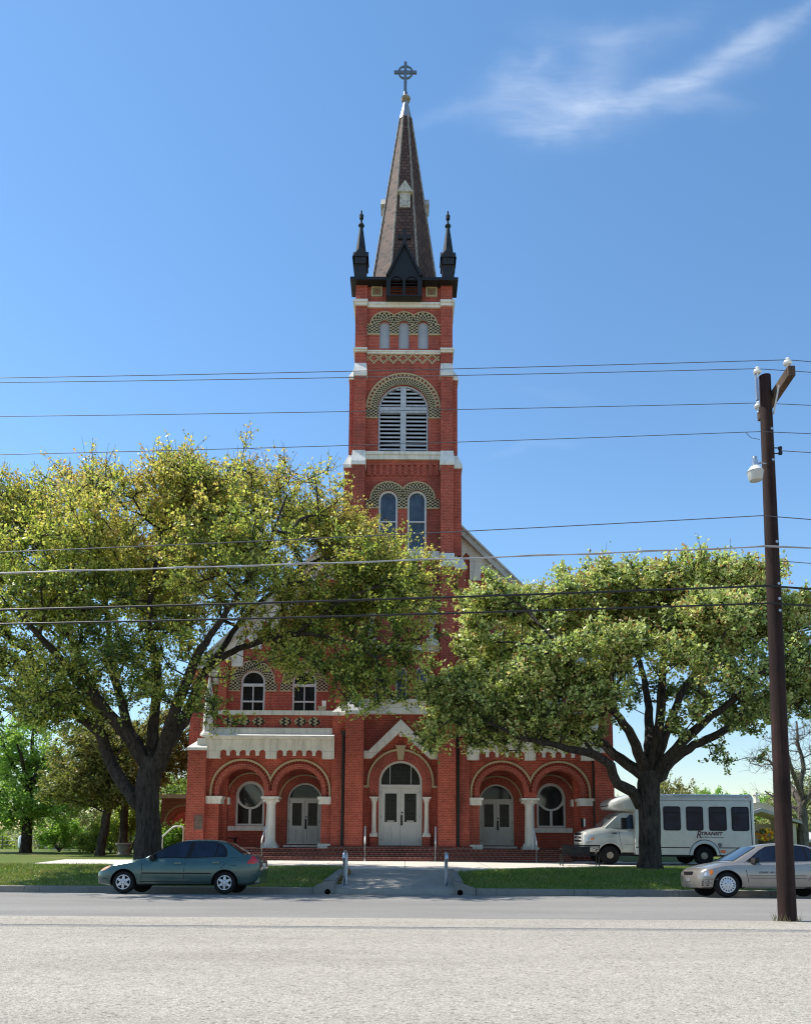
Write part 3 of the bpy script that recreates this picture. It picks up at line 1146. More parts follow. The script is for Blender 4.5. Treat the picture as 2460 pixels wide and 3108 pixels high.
def double_door(cx, z0, z1, hw, y, parent, mail=False):
    """two panelled leaves, each with a glazed upper half"""
    W = hw
    for s in (-1, 1):
        a, b = sorted((cx + s * .006, cx + s * W))
        w = b - a
        gx0, gx1 = a + w * .2, b - w * .18
        h = z1 - z0
        gz0, gz1 = z0 + h * .405, z0 + h * .905
        mb = MB()
        mb.plate(rect(a, b, z0, z1), [rect(gx0, gx1, gz0, gz1)], y, y + .06)
        for px0, px1 in ((a + w * .12, a + w * .46), (a + w * .54, b - w * .12)):      # raised lower panels
            mb.plate(rect(px0, px1, z0 + h * .06, z0 + h * .34), [rect(px0 + .03, px1 - .03, z0 + h * .06 + .03, z0 + h * .34 - .03)], y - .03, y)
            mb.box(px0 + .06, px1 - .06, y - .02, y, z0 + h * .06 + .06, z0 + h * .34 - .06)
        mb.plate(rect(gx0 - .05, gx1 + .05, gz0 - .05, gz1 + .05), [rect(gx0, gx1, gz0, gz1)], y - .018, y)
        d = part(mb, 'door_leaf', DOORW, parent)
        mb = MB()
        mb.box(gx0, gx1, y + .02, y + .04, gz0, gz1)
        part(mb, 'door_glass', GLASS, parent)
        mb = MB()
        for hz in (.1, .5, .93):
            mb.box(cx + s * (W + .004) - .02, cx + s * (W + .004) + .02, y - .02, y + .02, z0 + h * hz - .05, z0 + h * hz + .05)
        part(mb, 'door_hinge', BLACK, parent)
        if mail:
            mb = MB()
            mb.box(gx0 + w * .12, gx1 - w * .12, y + .005, y + .03, gz0 + .02, gz0 + .07)
            part(mb, 'glass_notice', DOORW, parent)
    mb = MB()
    zc = z0 + (z1 - z0) * .44
    mb.lathe(cx + .06, y - .03, [(.025, zc - .24), (.04, zc - .2), (.04, zc + .2), (.025, zc + .24)], 8)
    mb.sphere((cx + .075, y - .02, zc + .34), .04, 6)
    part(mb, 'door_handle', BLACK, parent)


double_door(X0, z_door + .01, Zp(2391) - .01, door_r - .105, 36.1, portal, True)
for s in (-1, 1):
    cx = sx(Dx(1134.3, 2480, 35.85), s)
    mb = MB()
    zb0, zb1 = Zp(2540, 35.8), Zp(2529, 35.8)
    zc0, zc1 = Zp(2438, 35.8), Zp(2419, 35.8)
    mb.box(cx - .18, cx + .18, 35.62, 36.0, zb0, zb1 - .05)
    mb.lathe(cx, 35.8, [(.17, zb1 - .05), (.17, zb1), (.12, zb1 + .05), (.115, zb1 + .1), (.1, zc0 - .05), (.12, zc0)], 14)
    sh = part(mb, 'engaged_column', STONEP, smooth=True, auto=35)
    mb = MB()
    mb.lathe(cx, 35.8, [(.1, zc0 - .02), (.12, zc0 + .05), (.16, zc0 + .14), (.17, zc1 - .07)], 10)
    mb.box(cx - .19, cx + .19, 35.61, 36.0, zc1 - .07, zc1)
    part(mb, 'capital', STONEP, sh)
    mb = MB()
    mb.box(cx - .16, cx + .16, 35.66, 36.0, BASE, zb0)
    part(mb, 'column_plinth', BRICK)

# ------------------------------------------------------------------ porch wings left and right of the tower
yW = 35.6                                    # arcade wall front
yI = 38.0                                    # inner wall of the porch
PF = Zp(2576, 35.6)                          # porch floor
c_out, c_in = Dx(734, 2402, yW), Dx(907.2, 2402, yW)
z_sp = Zp(2402.4, yW)
R_hood = Dx(637, 2419, yW) - c_out
R_open = 68.5 / 97 * R_hood
z_imp = Zp(2420, yW)
x_end = Dx(623.7, 2480, yW)                  # left end of the arcade wall
x_tow = 3.0
valley = (c_out - c_in) / 2
z_ceil = z_sp + R_hood + .1
z_cop0, z_cop1 = Zp(2173, 35.6), Zp(2159.6, 35.6)
z_par0 = Zp(2212, 35.5)
for s in (-1, 1):
    # arcade wall
    mb = MB()
    col_x = (c_out + c_in) / 2
    o = sorted((sx(x_tow, s), sx(x_end, s)))
    h1, h2 = sorted((sx(c_in, s), sx(c_out, s)))
    # outline round both openings (they share the column): legs stop at the impost over the column
    pts = [(o[0], BASE), (h1 - R_open, BASE)]
    pts += [(x, z) for x, z in arc(h1, z_sp, R_open, 180, 0, 24)]
    pts += [(h1 + R_open, z_imp), (h2 - R_open, z_imp)]
    pts += [(x, z) for x, z in arc(h2, z_sp, R_open, 180, 0, 24)]
    pts += [(h2 + R_open, BASE), (o[1], BASE), (o[1], Zp(2240, 35.6)), (o[0], Zp(2240, 35.6))]
    mb.plate(pts, [], yW, yW + .62)
    part(mb, 'porch_wall', BRICK)
    # soldier ring, dentils, hood
    for nm, ra, rb, ya, mat, cell in (('brick_arch_ring', R_open + .002, R_hood - .21, yW - .035, SOLDIER, (1, 1)),
                                      ('dentil_ring', R_hood - .21, R_hood - .085, yW - .012, DENTILR, (.075, .13)),
                                      ('hood_mould', R_hood - .085, R_hood, yW - .075, CREAM, None)):
        mb = MB()
        for cc, other in ((h1, h2), (h2, h1)):
            k = dict(clip=valley) if other > cc else dict(clip_l=valley)
            mb.arch(cc, z_sp, ra, rb, ya, yW + .05, foot=None, n=30, cell=cell, **k)
            sgn = -1 if other > cc else 1
            a, b = sorted((cc + sgn * ra, cc + sgn * rb))
            if ra > R_open + .1:
                mb.plate(rect(a, b, z_imp, z_sp), [], ya, yW + .05, uvf=lambda x, z: (z / .1, 0))
            else:
                mb.plate(rect(a, b, z_imp, z_sp), [], ya, yW + .05, uvf=lambda x, z: (z, x))
        part(mb, nm, mat)
    # column between the arches
    mb = MB()
    cx = sx(col_x, s)
    zb, zc = Zp(2574, 35.7), Zp(2440, 35.7)
    yc = yW + .31
    mb.box(cx - .36, cx + .36, yc - .36, yc + .36, PF - .02, PF + .09)
    mb.lathe(cx, yc, [(.33, PF + .09), (.34, PF + .17), (.27, PF + .24), (.24, PF + .3), (.235, PF + .5), (.2, zc - .06), (.225, zc - .04), (.225, zc)], 24)
    shaft = part(mb, 'porch_column', STONEP, smooth=True, auto=35)
    mb = MB()
    mb.lathe(cx, yc, [(.23, zc - .02), (.26, zc + .06), (.33, zc + .17), (.36, z_imp - .1)], 16)
    for j in range(8):
        t = math.pi * (j + .5) / 4
        mb.sphere((cx + .32 * math.cos(t), yc + .32 * math.sin(t), zc + .12), .07, 6)
    mb.box(cx - .4, cx + .4, yc - .4, yc + .4, z_imp - .1, z_imp - .002)
    part(mb, 'capital', STONEP, shaft)
    # white imposts of the end piers
    ze = Zp(2443, 35.6)
    for a, b in ((x_end + .13, c_out + R_open - .1), (c_in - R_open + .1, x_tow + .1)):
        lo, hi = sorted((sx(a, s), sx(b, s)))
        mb = MB()
        mb.box(lo, hi, yW - .12, yW + .66, ze, z_imp - .12)
        mb.box(lo - .06, hi + .06, yW - .18, yW + .7, z_imp - .12, z_imp - .003)
        part(mb, 'impost', STONEP)
    mb = MB()
    lo, hi = sorted((sx(c_in - R_open + .12, s), sx(x_tow + .05, s)))
    mb.box(lo, hi, yW - .14, yW + .4, PF, PF + .2)
    part(mb, 'pier_base', STONEP)
    # inner pilaster behind the end pier and side wall with an arched opening
    mb = MB()
    mb.box(*sorted((sx(c_out + R_open - .22, s), sx(x_end - .3, s))), yW + .62, yW + .95, BASE, z_ceil)
    part(mb, 'porch_pilaster', BRICK)
    mb = MB()
    lo, hi = sorted((sx(c_out + R_open - .30, s), sx(x_end - .28, s)))
    mb.box(lo, hi, yW + .66, yW + 1.0, ze, z_imp - .02)
    part(mb, 'impost', STONEP)
    mb = MB()
    yc_ = (yW + .95 + yI) / 2
    mb.plate([(yW + .6, BASE), (yc_ - .75, BASE)] + arc(yc_, z_sp, .75, 180, 0, 18) + [(yc_ + .75, BASE), (yI + .2, BASE), (yI + .2, z_par0 + .2), (yW + .6, z_par0 + .2)],
             [], *sorted((sx(x_end, s), sx(x_end - .5, s))), axis='x')
    part(mb, 'porch_wall', BRICK)
    # corner pier with pyramidal white cap
    xp0, xp1 = x_end - .02, Dx(566, 2450, 35.3)
    lo, hi = sorted((sx(xp0, s), sx(xp1, s)))
    zp = Zp(2281, 35.2)
    mb = MB()
    mb.box(lo, hi, 35.2, 36.5, BASE, zp)
    part(mb, 'corner_buttress', BRICK)
    mb = MB()
    a, b = lo - .05, hi + .05
    zl = zp + .12
    mb.box(a, b, 35.13, 36.5, zp, zl)
    zt = Zp(2243, 35.5)
    t0, t1 = sorted((sx(xp0 - .05, s), sx(xp1 - .45, s)))
    mb.hexa([(a, 35.13, zl), (b, 35.13, zl), (b, 36.5, zl), (a, 36.5, zl)], [(t0, 35.72, zt), (t1, 35.72, zt), (t1, 36.5, zt), (t0, 36.5, zt)])
    part(mb, 'buttress_cap', STONEP)
    # entablature: arcaded corbel band, frieze, cornice, plinth
    za, zb_, zt_ = Zp(2305, 35.35), Zp(2267, 35.3), Zp(2278.5, 35.35)
    lo, hi = sorted((sx(x_tow - .02, s), sx(x_end + .06, s)))
    pitch, nr = 29.7 / 97 * R_hood, 10.0 / 97 * R_hood
    centers = sorted(sx(c + k * pitch, s) for c in (Dx(738, 2280, 35.4), Dx(909, 2280, 35.4)) for k in (-2, -1, 0, 1, 2))
    zn = zt_ - nr
    pts = [(lo, za)]
    for i, c in enumerate(centers):
        zf = za if i in (0, 5) else za + .13
        pts += [(c - nr, zf)] + arc(c, zn, nr, 180, 0, 10)
        zf2 = za if i in (4, 9) else za + .13
        pts += [(c + nr, zf2)]
    pts += [(hi, za), (hi, zb_), (lo, zb_)]
    mb = MB()
    mb.box(lo + .02, hi - .02, 35.43, yW, za + .02, zb_ - .02)
    part(mb, 'corbel_backing', BRICK)
    mb = MB()
    mb.plate(pts, [], 35.3, yW)
    part(mb, 'arcaded_corbel', STONE)
    mb = MB()
    z1, z2 = Zp(2244, 35.2), Zp(2235, 35.1)
    mb.box(lo, hi, 35.28, yW + .2, zb_, z1)
    part(mb, 'frieze', STONE)
    mb = MB()
    mb.box(lo, hi, 35.17, yW + .2, z1, z1 + (z2 - z1) * .45)
    mb.box(*((lo - .1, hi) if s < 0 else (lo, hi + .1)), 35.04, yW + .2, z1 + (z2 - z1) * .45, z2)
    mb.hexa([(lo, 35.06, z2), (hi, 35.06, z2), (hi, yW, z2), (lo, yW, z2)], [(lo, 35.46, z2 + .12), (hi, 35.46, z2 + .12), (hi, yW, z2 + .12), (lo, yW, z2 + .12)])
    part(mb, 'cornice', STONEP)
    mb = MB()
    mb.box(lo, hi, 35.45, yW + .3, z2, z_par0)
    part(mb, 'parapet_plinth', STONE)
    # end bracket
    mb = MB()
    e = sx(x_end + .05, s)
    e2 = sx(x_end + .42, s)
    mb.hexa([(e, 35.32, za + .2), (e + s * .05, 35.32, za + .2), (e + s * .05, yW, za + .2), (e, yW, za + .2)][::s],
            [(e, 35.3, zb_), (e2, 35.3, zb_), (e2, yW, zb_), (e, yW, zb_)][::s])
    mb.box(*sorted((e, e2)), 35.28, yW, zb_, z1)
    part(mb, 'cornice_bracket', STONEP)
    # parapet with checker diamonds and white coping
    mb = MB()
    mb.box(lo, hi, yW, yW + .35, z_par0, z_cop0)
    part(mb, 'parapet', BRICK)
    mb = MB()
    mb.box(lo, hi, yW - .1, yW + .45, z_cop0, z_cop1)
    part(mb, 'parapet_coping', STONE)
    zc_ = (z_par0 + z_cop0) / 2
    for px in (696, 740.5, 784.6, 866, 911, 953):
        cx = sx(Dx(px, 2193, yW), s)
        mb = MB()
        rows = [.07, .21, .28, .28, .21, .07]
        for k, hw_ in enumerate(rows):
            z0 = zc_ - .225 + k * .075
            mb.plate(rect(cx - hw_, cx + hw_, z0, z0 + .075), [], yW - .02, yW + .03, uvf=lambda x, z: ((x - cx) / .14 + (.25 if k % 2 else .75), (z - zc_ + .225) / .075 * .999 + .0005))
        part(mb, 'checker_diamond', CHECK)
    # octagonal white corner pinnacle on the cornice
    mb = MB()
    cx, cy = sx(Dx(633, 2150, 35.4), s), 35.45
    z0 = z2 + .0
    za_, zb2, zc2, zd2, ze2 = Zp(2222, 35.4), Zp(2165, 35.4), Zp(2118, 35.4), Zp(2078, 35.4), Zp(2046, 35.4)
    mb.lathe(cx, cy, [(.34, z0), (.34, z0 + .08), (.24, za_), (.21, zb2 - .08), (.25, zb2), (.25, zb2 + .06), (.2, zb2 + .1),
                      (.19, zc2 - .1), (.25, zc2 - .04), (.25, zc2 + .03), (.17, zc2 + .08), (.06, zd2 + .1), (.035, ze2 - .12), (.07, ze2 - .06), (.03, ze2)], 8, phase=.5)
    part(mb, 'corner_pinnacle', STONEP)
    # porch floor, ceiling, inner wall with door and round window
    mb = MB()
    a, b = sorted((sx(x_tow, s), sx(x_end - .5, s)))
    mb.box(a, b, yW + .62, yI, z_ceil, z_ceil + .15)
    mb.box(*sorted((sx(x_tow - .02, s), sx(x_end, s))), yW + .35, 38.3, Zp(2230, 36), Zp(2230, 36) + .1)
    part(mb, 'porch_ceiling', plain('porch_soffit', (.5, .48, .43), .8, .2) if 'porch_soffit' not in bpy.data.materials else bpy.data.materials['porch_soffit'])
    dcx = sx(abs(at(923, 2500, yI)[0] - X0) , s)
    dr = 51.5 / 66 * 38 / 36 * 1.0
    dz0, dzs = Zp(2565, yI), Zp(2423, yI)
    fan_r, fan_c = dr, Zp(2423, yI) - .12
    wcx = sx(abs(at(757, 2500, yI)[0] - X0), s)
    wr = Dx(713, 2500, yI) - abs(wcx - X0)
    wz = Zp(2417.5, yI)
    wzb = Zp(2509, yI)
    mb = MB()
    lo2, hi2 = sorted((sx(HW - .1, s), sx(x_end - .3, s)))
    mb.plate(rect(lo2, hi2, BASE, z_ceil + .05), [arch_hole(dcx, fan_c, dr, dz0 - .02), arch_hole(wcx, wz, wr, wzb)], yI, yI + .3)
    part(mb, 'porch_inner_wall', BRICK)
    for cc, rr_, foot, rz in ((dcx, dr, None, fan_c), (wcx, wr, None, wz)):
        mb = MB()
        mb.arch(cc, rz, rr_ + .002, rr_ + .34, yI - .05, yI + .1, foot=None, n=30)
        part(mb, 'brick_arch_ring', SOLDIER)
        mb = MB()
        mb.arch(cc, rz, rr_ + .34, rr_ + .41, yI - .08, yI + .05, foot=None, n=30)
        part(mb, 'hood_mould', CREAM)
    # side door
    mb = MB()
    mb.plate(arch_hole(dcx, fan_c, dr - .003, dz0), [arch_hole(dcx, fan_c, dr - .08, fan_c + .17) if False else
             arc(dcx, fan_c, dr - .08, 9, 171, 20), rect(dcx - dr + .08, dcx + dr - .08, dz0, dzs - .04)], yI + .06, yI + .2)
    fr = part(mb, 'door_frame', DOORW)
    mb = MB()
    mb.plate(arc(dcx, fan_c, dr - .06, 7, 173, 20), [], yI + .14, yI + .17)
    part(mb, 'fanlight', GLASSD, fr)
    double_door(dcx, dz0 + .01, dzs - .05, dr - .085, yI + .1, fr)
    mb = MB()
    mb.box(dcx - dr - .1, dcx + dr + .1, yI - .3, yI + .3, PF - .02, dz0 - .03)
    part(mb, 'door_sill', STONEP)
    # round-light window: arched frame, circle over two lower lights
    mb = MB()
    rg = wr * .80
    zl1 = wz - rg * .72
    hw_ = wr - .1
    low = lambda sg: [(wcx + sg * .055, wzb + .09), (wcx + sg * hw_, wzb + .09), (wcx + sg * hw_, wz - .62 * rg)] + \
        [(wcx + sg * (rg + .1) * math.cos(R(t)), wz - (rg + .1) * math.sin(R(t))) for t in range(46, 88, 6)] + [(wcx + sg * .055, wz - rg - .1)]
    circ = [(wcx + rg * math.cos(2 * math.pi * k / 40), wz + rg * math.sin(2 * math.pi * k / 40)) for k in range(40)]
    mb.plate(arch_hole(wcx, wz, wr - .003, wzb), [circ, low(-1), low(1)], yI + .04, yI + .18)
    wd = part(mb, 'round_window', FRAMEW)
    mb = MB()
    mb.plate([(wcx + (rg + .02) * math.cos(2 * math.pi * k / 40), wz + (rg + .02) * math.sin(2 * math.pi * k / 40)) for k in range(40)], [], yI + .12, yI + .14)
    part(mb, 'round_pane', ROUNDGL, wd)
    mb = MB()
    mb.box(wcx - hw_, wcx + hw_, yI + .122, yI + .142, wzb + .05, wz - rg * .7)
    part(mb, 'lower_pane', GLASS, wd)
    mb = MB()
    zsl0, zsl1 = Zp(2524.5, yI), Zp(2510.5, yI)
    mb.box(wcx - wr - .3, wcx + wr + .32, yI - .15, yI + .1, zsl0, zsl1)
    part(mb, 'window_sill', STONEP)
    # tower setback next to the wing, downspout
    mb = MB()
    mb.box(*sorted((sx(2.4, s), sx(3.09, s))), 35.4, 36.2, BASE, Zp(2173, 35.4))
    part(mb, 'tower_buttress', BRICK)
    mb = MB()
    lo3, hi3 = sorted((sx(2.4, s), sx(3.12, s)))
    cap_block(mb, lo3, hi3, 35.34, 36.1, Zp(2173, 35.4), Zp(2130, 35.7), *sorted((sx(2.35, s), sx(2.55, s))), 35.75)
    part(mb, 'buttress_cap', STONEP)
    mb = MB()
    dxs = sx(2.57, s)
    zt3 = Zp(2232, 35.3)
    mb.box(dxs - .055, dxs + .055, 35.28, 35.4, PLAZA + .1, zt3)
    mb.hexa([(dxs - .055, 35.28, zt3), (dxs + .055, 35.28, zt3), (dxs + .055, 35.4, zt3), (dxs - .055, 35.4, zt3)],
            [(dxs - .16, 35.18, zt3 + .18), (dxs + .16, 35.18, zt3 + .18), (dxs + .16, 35.4, zt3 + .18), (dxs - .16, 35.4, zt3 + .18)])
    for k in range(4):
        zz = PLAZA + 1 + k * 1.1
        mb.box(dxs - .08, dxs + .08, 35.27, 35.4, zz, zz + .05)
    part(mb, 'downspout', BLACK)
    if s > 0:
        mb = MB()
        xx = sx(x_end - .05, s)
        mb.tube([(xx, 35.47, PLAZA + .1), (xx, 35.47, zp - .1)], .055, 8)
        part(mb, 'downspout', BLACK)

# --- nave behind: gable wall with raking white band, upper windows, body and roof
yN = 38.3
zap, zev = at(1222, 1419, yN)[1], at(595, 2010, yN)[1]
xn = Dx(597, 2040, yN)
zap -= .5
zev = zap - xn
mb = MB()
uw = []
for s in (-1, 1):
    for px in (767, 923):
        uw.append((sx(Dx(px, 2100, yN), s)))
uz, ur, ub = Zp(2073, yN), .6, Zp(2162, yN)
mb.plate([(X0 - xn, BASE), (X0 + xn, BASE), (X0 + xn, zev), (X0, zap), (X0 - xn, zev)], [arch_hole(c, uz, ur, ub - .1, 18) for c in uw], yN, yN + .4)
part(mb, 'nave_front_wall', BRICK)
for c in uw:
    mb = MB()
    mb.arch(c, uz, ur + .002, ur + .42, yN - .03, yN + .1, foot=uz - .05, cell=(.075, .105))
    zc_ = Zp(2098, yN)
    for sg in (-1, 1):
        a, b = sorted((c + sg * (ur + .002), c + sg * 1.19))
        mb.plate(rect(a, b, zc_, uz - .052), [], yN - .028, yN + .1, uvf=lambda x, z: ((x - c) / .115, (z - zc_) / .075))
    part(mb, 'checker_arch', CHECK)
    mb = MB()
    mb.arch(c, uz, ur + .42, ur + .49, yN - .06, yN + .08, foot=uz - .05)
    for sg in (-1, 1):
        a, b = sorted((c + sg * (ur + .002), c + sg * 1.19))
        mb.box(a, b, yN - .05, yN + .08, zc_ - .06, zc_)
    part(mb, 'hood_mould', CREAM)
    zt_, zm_ = Zp(2080, yN), Zp(2131, yN)
    arched_window(c, uz, ur, ub - .1, yN + .08, [(c - ur + .09, c + ur - .09, yN + .07, yN + .2, zt_ - .09, zt_ + .05), (c - ur + .09, c + ur - .09, yN + .09, yN + .2, zm_ - .04, zm_ + .04),
                                              (c - .025, c + .025, yN + .095, yN + .2, ub, zt_ - .09)], GLASS, .1)
# raking band with stepped pointed notches
for s in (-1, 1):
    mb = MB()
    pts = []
    thick, depth = .95, .8
    n = 11
    x = HW + .1
    top = lambda d: zap - d - .05
    d = xn - .1
    k = 0
    seq = []
    while x < d - .9:
        b0, b1 = x, x + .55
        seq += [(b0, top(b0 + .55) - thick - depth + .25), (b1, top(b0 + .55) - thick - depth + .25)]
        n0, n1 = b1, b1 + .34
        zz = top(n0) - thick - .1
        seq += [(n0, zz - .1), ((n0 + n1) / 2, zz + .1), (n1, zz - .1)]
        x = n1
    pts = seq + [(d, top(d) - thick), (d, top(d)), (HW + .1, top(HW + .1))]
    mb.plate([(sx(a, s), z) for a, z in pts], [], yN - .12, yN)
    part(mb, 'raking_corbel', STONE)
    mb = MB()
    a0, a1 = .0, xn + .35
    mb.plate([(sx(a0, s), zap + .1), (sx(a1, s), zap + .1 - a1), (sx(a1, s), zap - .27 - a1), (sx(a0, s), zap - .27)], [], yN - .4, yN + .5)
    mb.plate([(sx(a0, s), zap + .22), (sx(a1, s), zap + .22 - a1), (sx(a1, s), zap + .1 - a1), (sx(a0, s), zap + .1)], [], yN - .5, yN + .5)
    part(mb, 'raking_cornice', plain('grey_stone_moulding', (.52, .51, .48), .8, .3, 0, .2, 3) if 'grey_stone_moulding' not in bpy.data.materials else bpy.data.materials['grey_stone_moulding'])
    # corner buttress of the nave with white caps
    mb = MB()
    lo, hi = sorted((sx(xn + .1, s), sx(xn - .62, s)))
    mb.box(lo, hi, yN - .5, yN + .7, BASE, zev - .02)
    part(mb, 'nave_buttress', BRICK)
    mb = MB()
    cap_block(mb, lo - .05, hi + .05, yN - .56, yN + .7, zev - .02, zev + .5, lo + .1, hi - .1, yN - .1)
    part(mb, 'buttress_cap', STONEP)
    mb = MB()
    a, b = sorted((sx(Dx(667, 2100, yN), s), sx(Dx(692, 2100, yN), s)))
    mb.box(a, b, yN - .3, yN, Zp(2225, 36), Zp(2012, yN))
    part(mb, 'nave_buttress', BRICK)
    mb = MB()
    cap_block(mb, a - .04, b + .04, yN - .36, yN, Zp(2012, yN), Zp(1985, yN), a, b, yN - .05)
    part(mb, 'buttress_cap', STONEP)
mb = MB()
mb.box(X0 - xn + .05, X0 + xn - .05, yN + .4, 72, BASE - 2, zev)
part(mb, 'nave_wall', BRICK)
for s in (-1, 1):
    mb = MB()
    mb.plate([(sx(0, s), zap), (sx(xn + .3, s), zap - xn - .3), (sx(xn + .3, s), zap - xn - .45), (sx(0, s), zap - .2)], [], yN + .5, 72.3)
    part(mb, 'nave_roof', plain('grey_roof_shingles', (.13, .125, .12), .9, .2, 0, .2, 6) if 'grey_roof_shingles' not in bpy.data.materials else bpy.data.materials['grey_roof_shingles'])

# --- steps up to the porch
mb = MB()
ys = [33.85, 34.2, 34.55]
xs_ = 7.3
rise = (PF - PLAZA) / 3
for k, y in enumerate(ys):
    y1 = ys[k + 1] if k < 2 else 38.2
    xx = xs_ if k < 2 else x_end - .05
    mb.box(X0 - xs_, X0 + xs_, y, y1 + (.2 if k < 2 else 0), PLAZA - .4, PLAZA + rise * (k + 1))
mb.box(X0 - x_end + .1, X0 - xs_, 35.3, 38.2, PLAZA - .4, PF - .002)
mb.box(X0 + xs_, X0 + x_end - .1, 35.3, 38.2, PLAZA - .4, PF - .002)
stp = part(mb, 'porch_steps', STEPBRICK)
mb = MB()
mb.box(X0 - 3.15, X0 + 3.15, 34.75, 36.1, PF - .05, z_door - .01)
part(mb, 'door_plinth', STEPBRICK)
mb = MB()
for k, y in enumerate(ys):
    mb.box(X0 - xs_, X0 + xs_, y - .02, y + .05, PLAZA + rise * (k + 1) - .012, PLAZA + rise * (k + 1) + .004)
part(mb, 'step_nosing', plain('highlight_brick_nosing', (.34, .17, .13), .7, .3, 0, .3, 4), stp)  # paler strips paint the sunlit highlight along each step edge

# ------------------------------------------------------------------ ground, road, lot, lawn, plaza
def struct(o, kind='structure'):
    o['kind'] = kind
    return o


def smooth01(t):
    t = max(0., min(1., t))
    return t * t * (3 - 2 * t)


def ground_z(x, y):
    if y < 23:
        return -.32
    lawn = .03 + .38 * smooth01((y - 23.0) / 5.2) - .03
    fall = -4.0 * smooth01((y - 44) / 120.0)
    return lawn + fall


def sheet(name, xs, ys, zf, mat, smooth=True):
    mb = MB()
    nx, ny = len(xs), len(ys)
    mb.v = [(x, y, zf(x, y)) for y in ys for x in xs]
    mb.f = [(j * nx + i, j * nx + i + 1, (j + 1) * nx + i + 1, (j + 1) * nx + i) for j in range(ny - 1) for i in range(nx - 1)]
    mb.mi = [0] * len(mb.f)
    return struct(mb.build(name, mat, recalc=False, smooth=smooth))


def grass_mat():
    M = Mat('lawn_soil_and_turf', rough=.9, spec=.15)
    n1 = M.noise(.35, 5, .65)
    n2 = M.noise(14, 4, .7)
    c = M.ramp(n1, [(.3, (.11, .155, .035)), (.5, (.10, .15, .03)), (.7, (.19, .175, .07))])
    c = M.mix(1.0, c, M.ramp(n2, [(.3, (.5, .5, .45)), (.7, (1.4, 1.35, 1.2))]), 'MULTIPLY')
    M.color(c)
    M.bump(n2, .6, .05)
    return M.m


def asphalt_mat():
    M = Mat('grey_asphalt', rough=.85, spec=.25)
    n = M.noise(55, 3, .7)
    n1 = M.noise(.5, 5, .6, stretch=(.25, 1.6, 1))
    c = M.ramp(n, [(.25, (.155, .147, .136)), (.5, (.24, .228, .212)), (.75, (.335, .318, .296))])
    c = M.mix(1.0, c, M.ramp(n1, [(.3, (.8, .8, .8)), (.7, (1.12, 1.12, 1.1))]), 'MULTIPLY')
    M.color(c)
    M.bump(n, .5, .008)
    return M.m


def chip_mat():
    M = Mat('pale_chip_seal', rough=.9, spec=.2)
    v = M.N.new('ShaderNodeTexVoronoi')
    v.inputs['Scale'].default_value = 95
    M.L.new(M.pos(), v.inputs['Vector'])
    sc = M.N.new('ShaderNodeSeparateColor'); M.L.new(v.outputs['Color'], sc.inputs[0])
    c = M.ramp(sc.outputs[0], [(0.0, (.195, .174, .144)), (.2, (.314, .284, .235)), (.5, (.382, .348, .29)), (.8, (.45, .413, .348)), (1.0, (.565, .525, .45))])
    v2 = M.N.new('ShaderNodeTexVoronoi')
    v2.inputs['Scale'].default_value = 34
    M.L.new(M.pos(), v2.inputs['Vector'])
    s2 = M.N.new('ShaderNodeSeparateColor'); M.L.new(v2.outputs['Color'], s2.inputs[0])
    c = M.mix(1.0, c, M.ramp(s2.outputs[0], [(0, (.5, .5, .5)), (.13, (.95, .95, .95)), (.86, (1.02, 1.02, 1.02)), (1, (1.2, 1.19, 1.17))]), 'MULTIPLY')
    gap = M.math('MULTIPLY', M.math('GREATER_THAN', v.outputs[0], .62), .3)
    c = M.mix(gap, c, (.16, .15, .14))
    n1 = M.noise(.9, 6, .65, stretch=(.16, .9, 1))
    c = M.mix(1.0, c, M.ramp(n1, [(.3, (.86, .855, .85)), (.48, (.98, .98, .98)), (.7, (1.05, 1.05, 1.04))]), 'MULTIPLY')
    n3 = M.noise(3.5, 4, .7)
    c = M.mix(1.0, c, M.ramp(n3, [(.3, (.92, .92, .92)), (.65, (1.04, 1.04, 1.04))]), 'MULTIPLY')
    M.color(c)
    M.bump(v.outputs[0], -.35, .006)
    return M.m


def concrete_mat(name, c, joint=0.0, dirt=.5):
    M = Mat(name, rough=.85, spec=.25)
    n = M.noise(1.3, 6, .65)
    k = M.mix(1.0, c + (1,), M.ramp(n, [(.3, (.84, .83, .82)), (.7, (1.06, 1.06, 1.05))]), 'MULTIPLY')
    n2 = M.noise(30, 3, .7)
    k = M.mix(1.0, k, M.ramp(n2, [(.3, (.86, .86, .86)), (.7, (1.1, 1.1, 1.1))]), 'MULTIPLY')
    n3 = M.noise(2.5, 6, .75)
    k = M.mix(M.ramp(n3, [(.52, (0, 0, 0)), (.75, (dirt, dirt, dirt))]), k, (.16, .145, .12))
    if joint:
        sp = M.N.new('ShaderNodeSeparateXYZ'); M.L.new(M.pos(), sp.inputs[0])
        fx = M.math('FRACT', M.math('DIVIDE', sp.outputs[0], joint))
        fy = M.math('FRACT', M.math('DIVIDE', sp.outputs[1], joint))
        ln = M.math('MAXIMUM', M.math('LESS_THAN', fx, .012), M.math('LESS_THAN', fy, .012))
        k = M.mix(M.math('MULTIPLY', ln, .6), k, (.12, .11, .1))
    M.color(k)
    M.bump(n2, .3, .006)
    return M.m


def tonal(a, b, n):
    return [a + (b - a) * k / n for k in range(n + 1)]


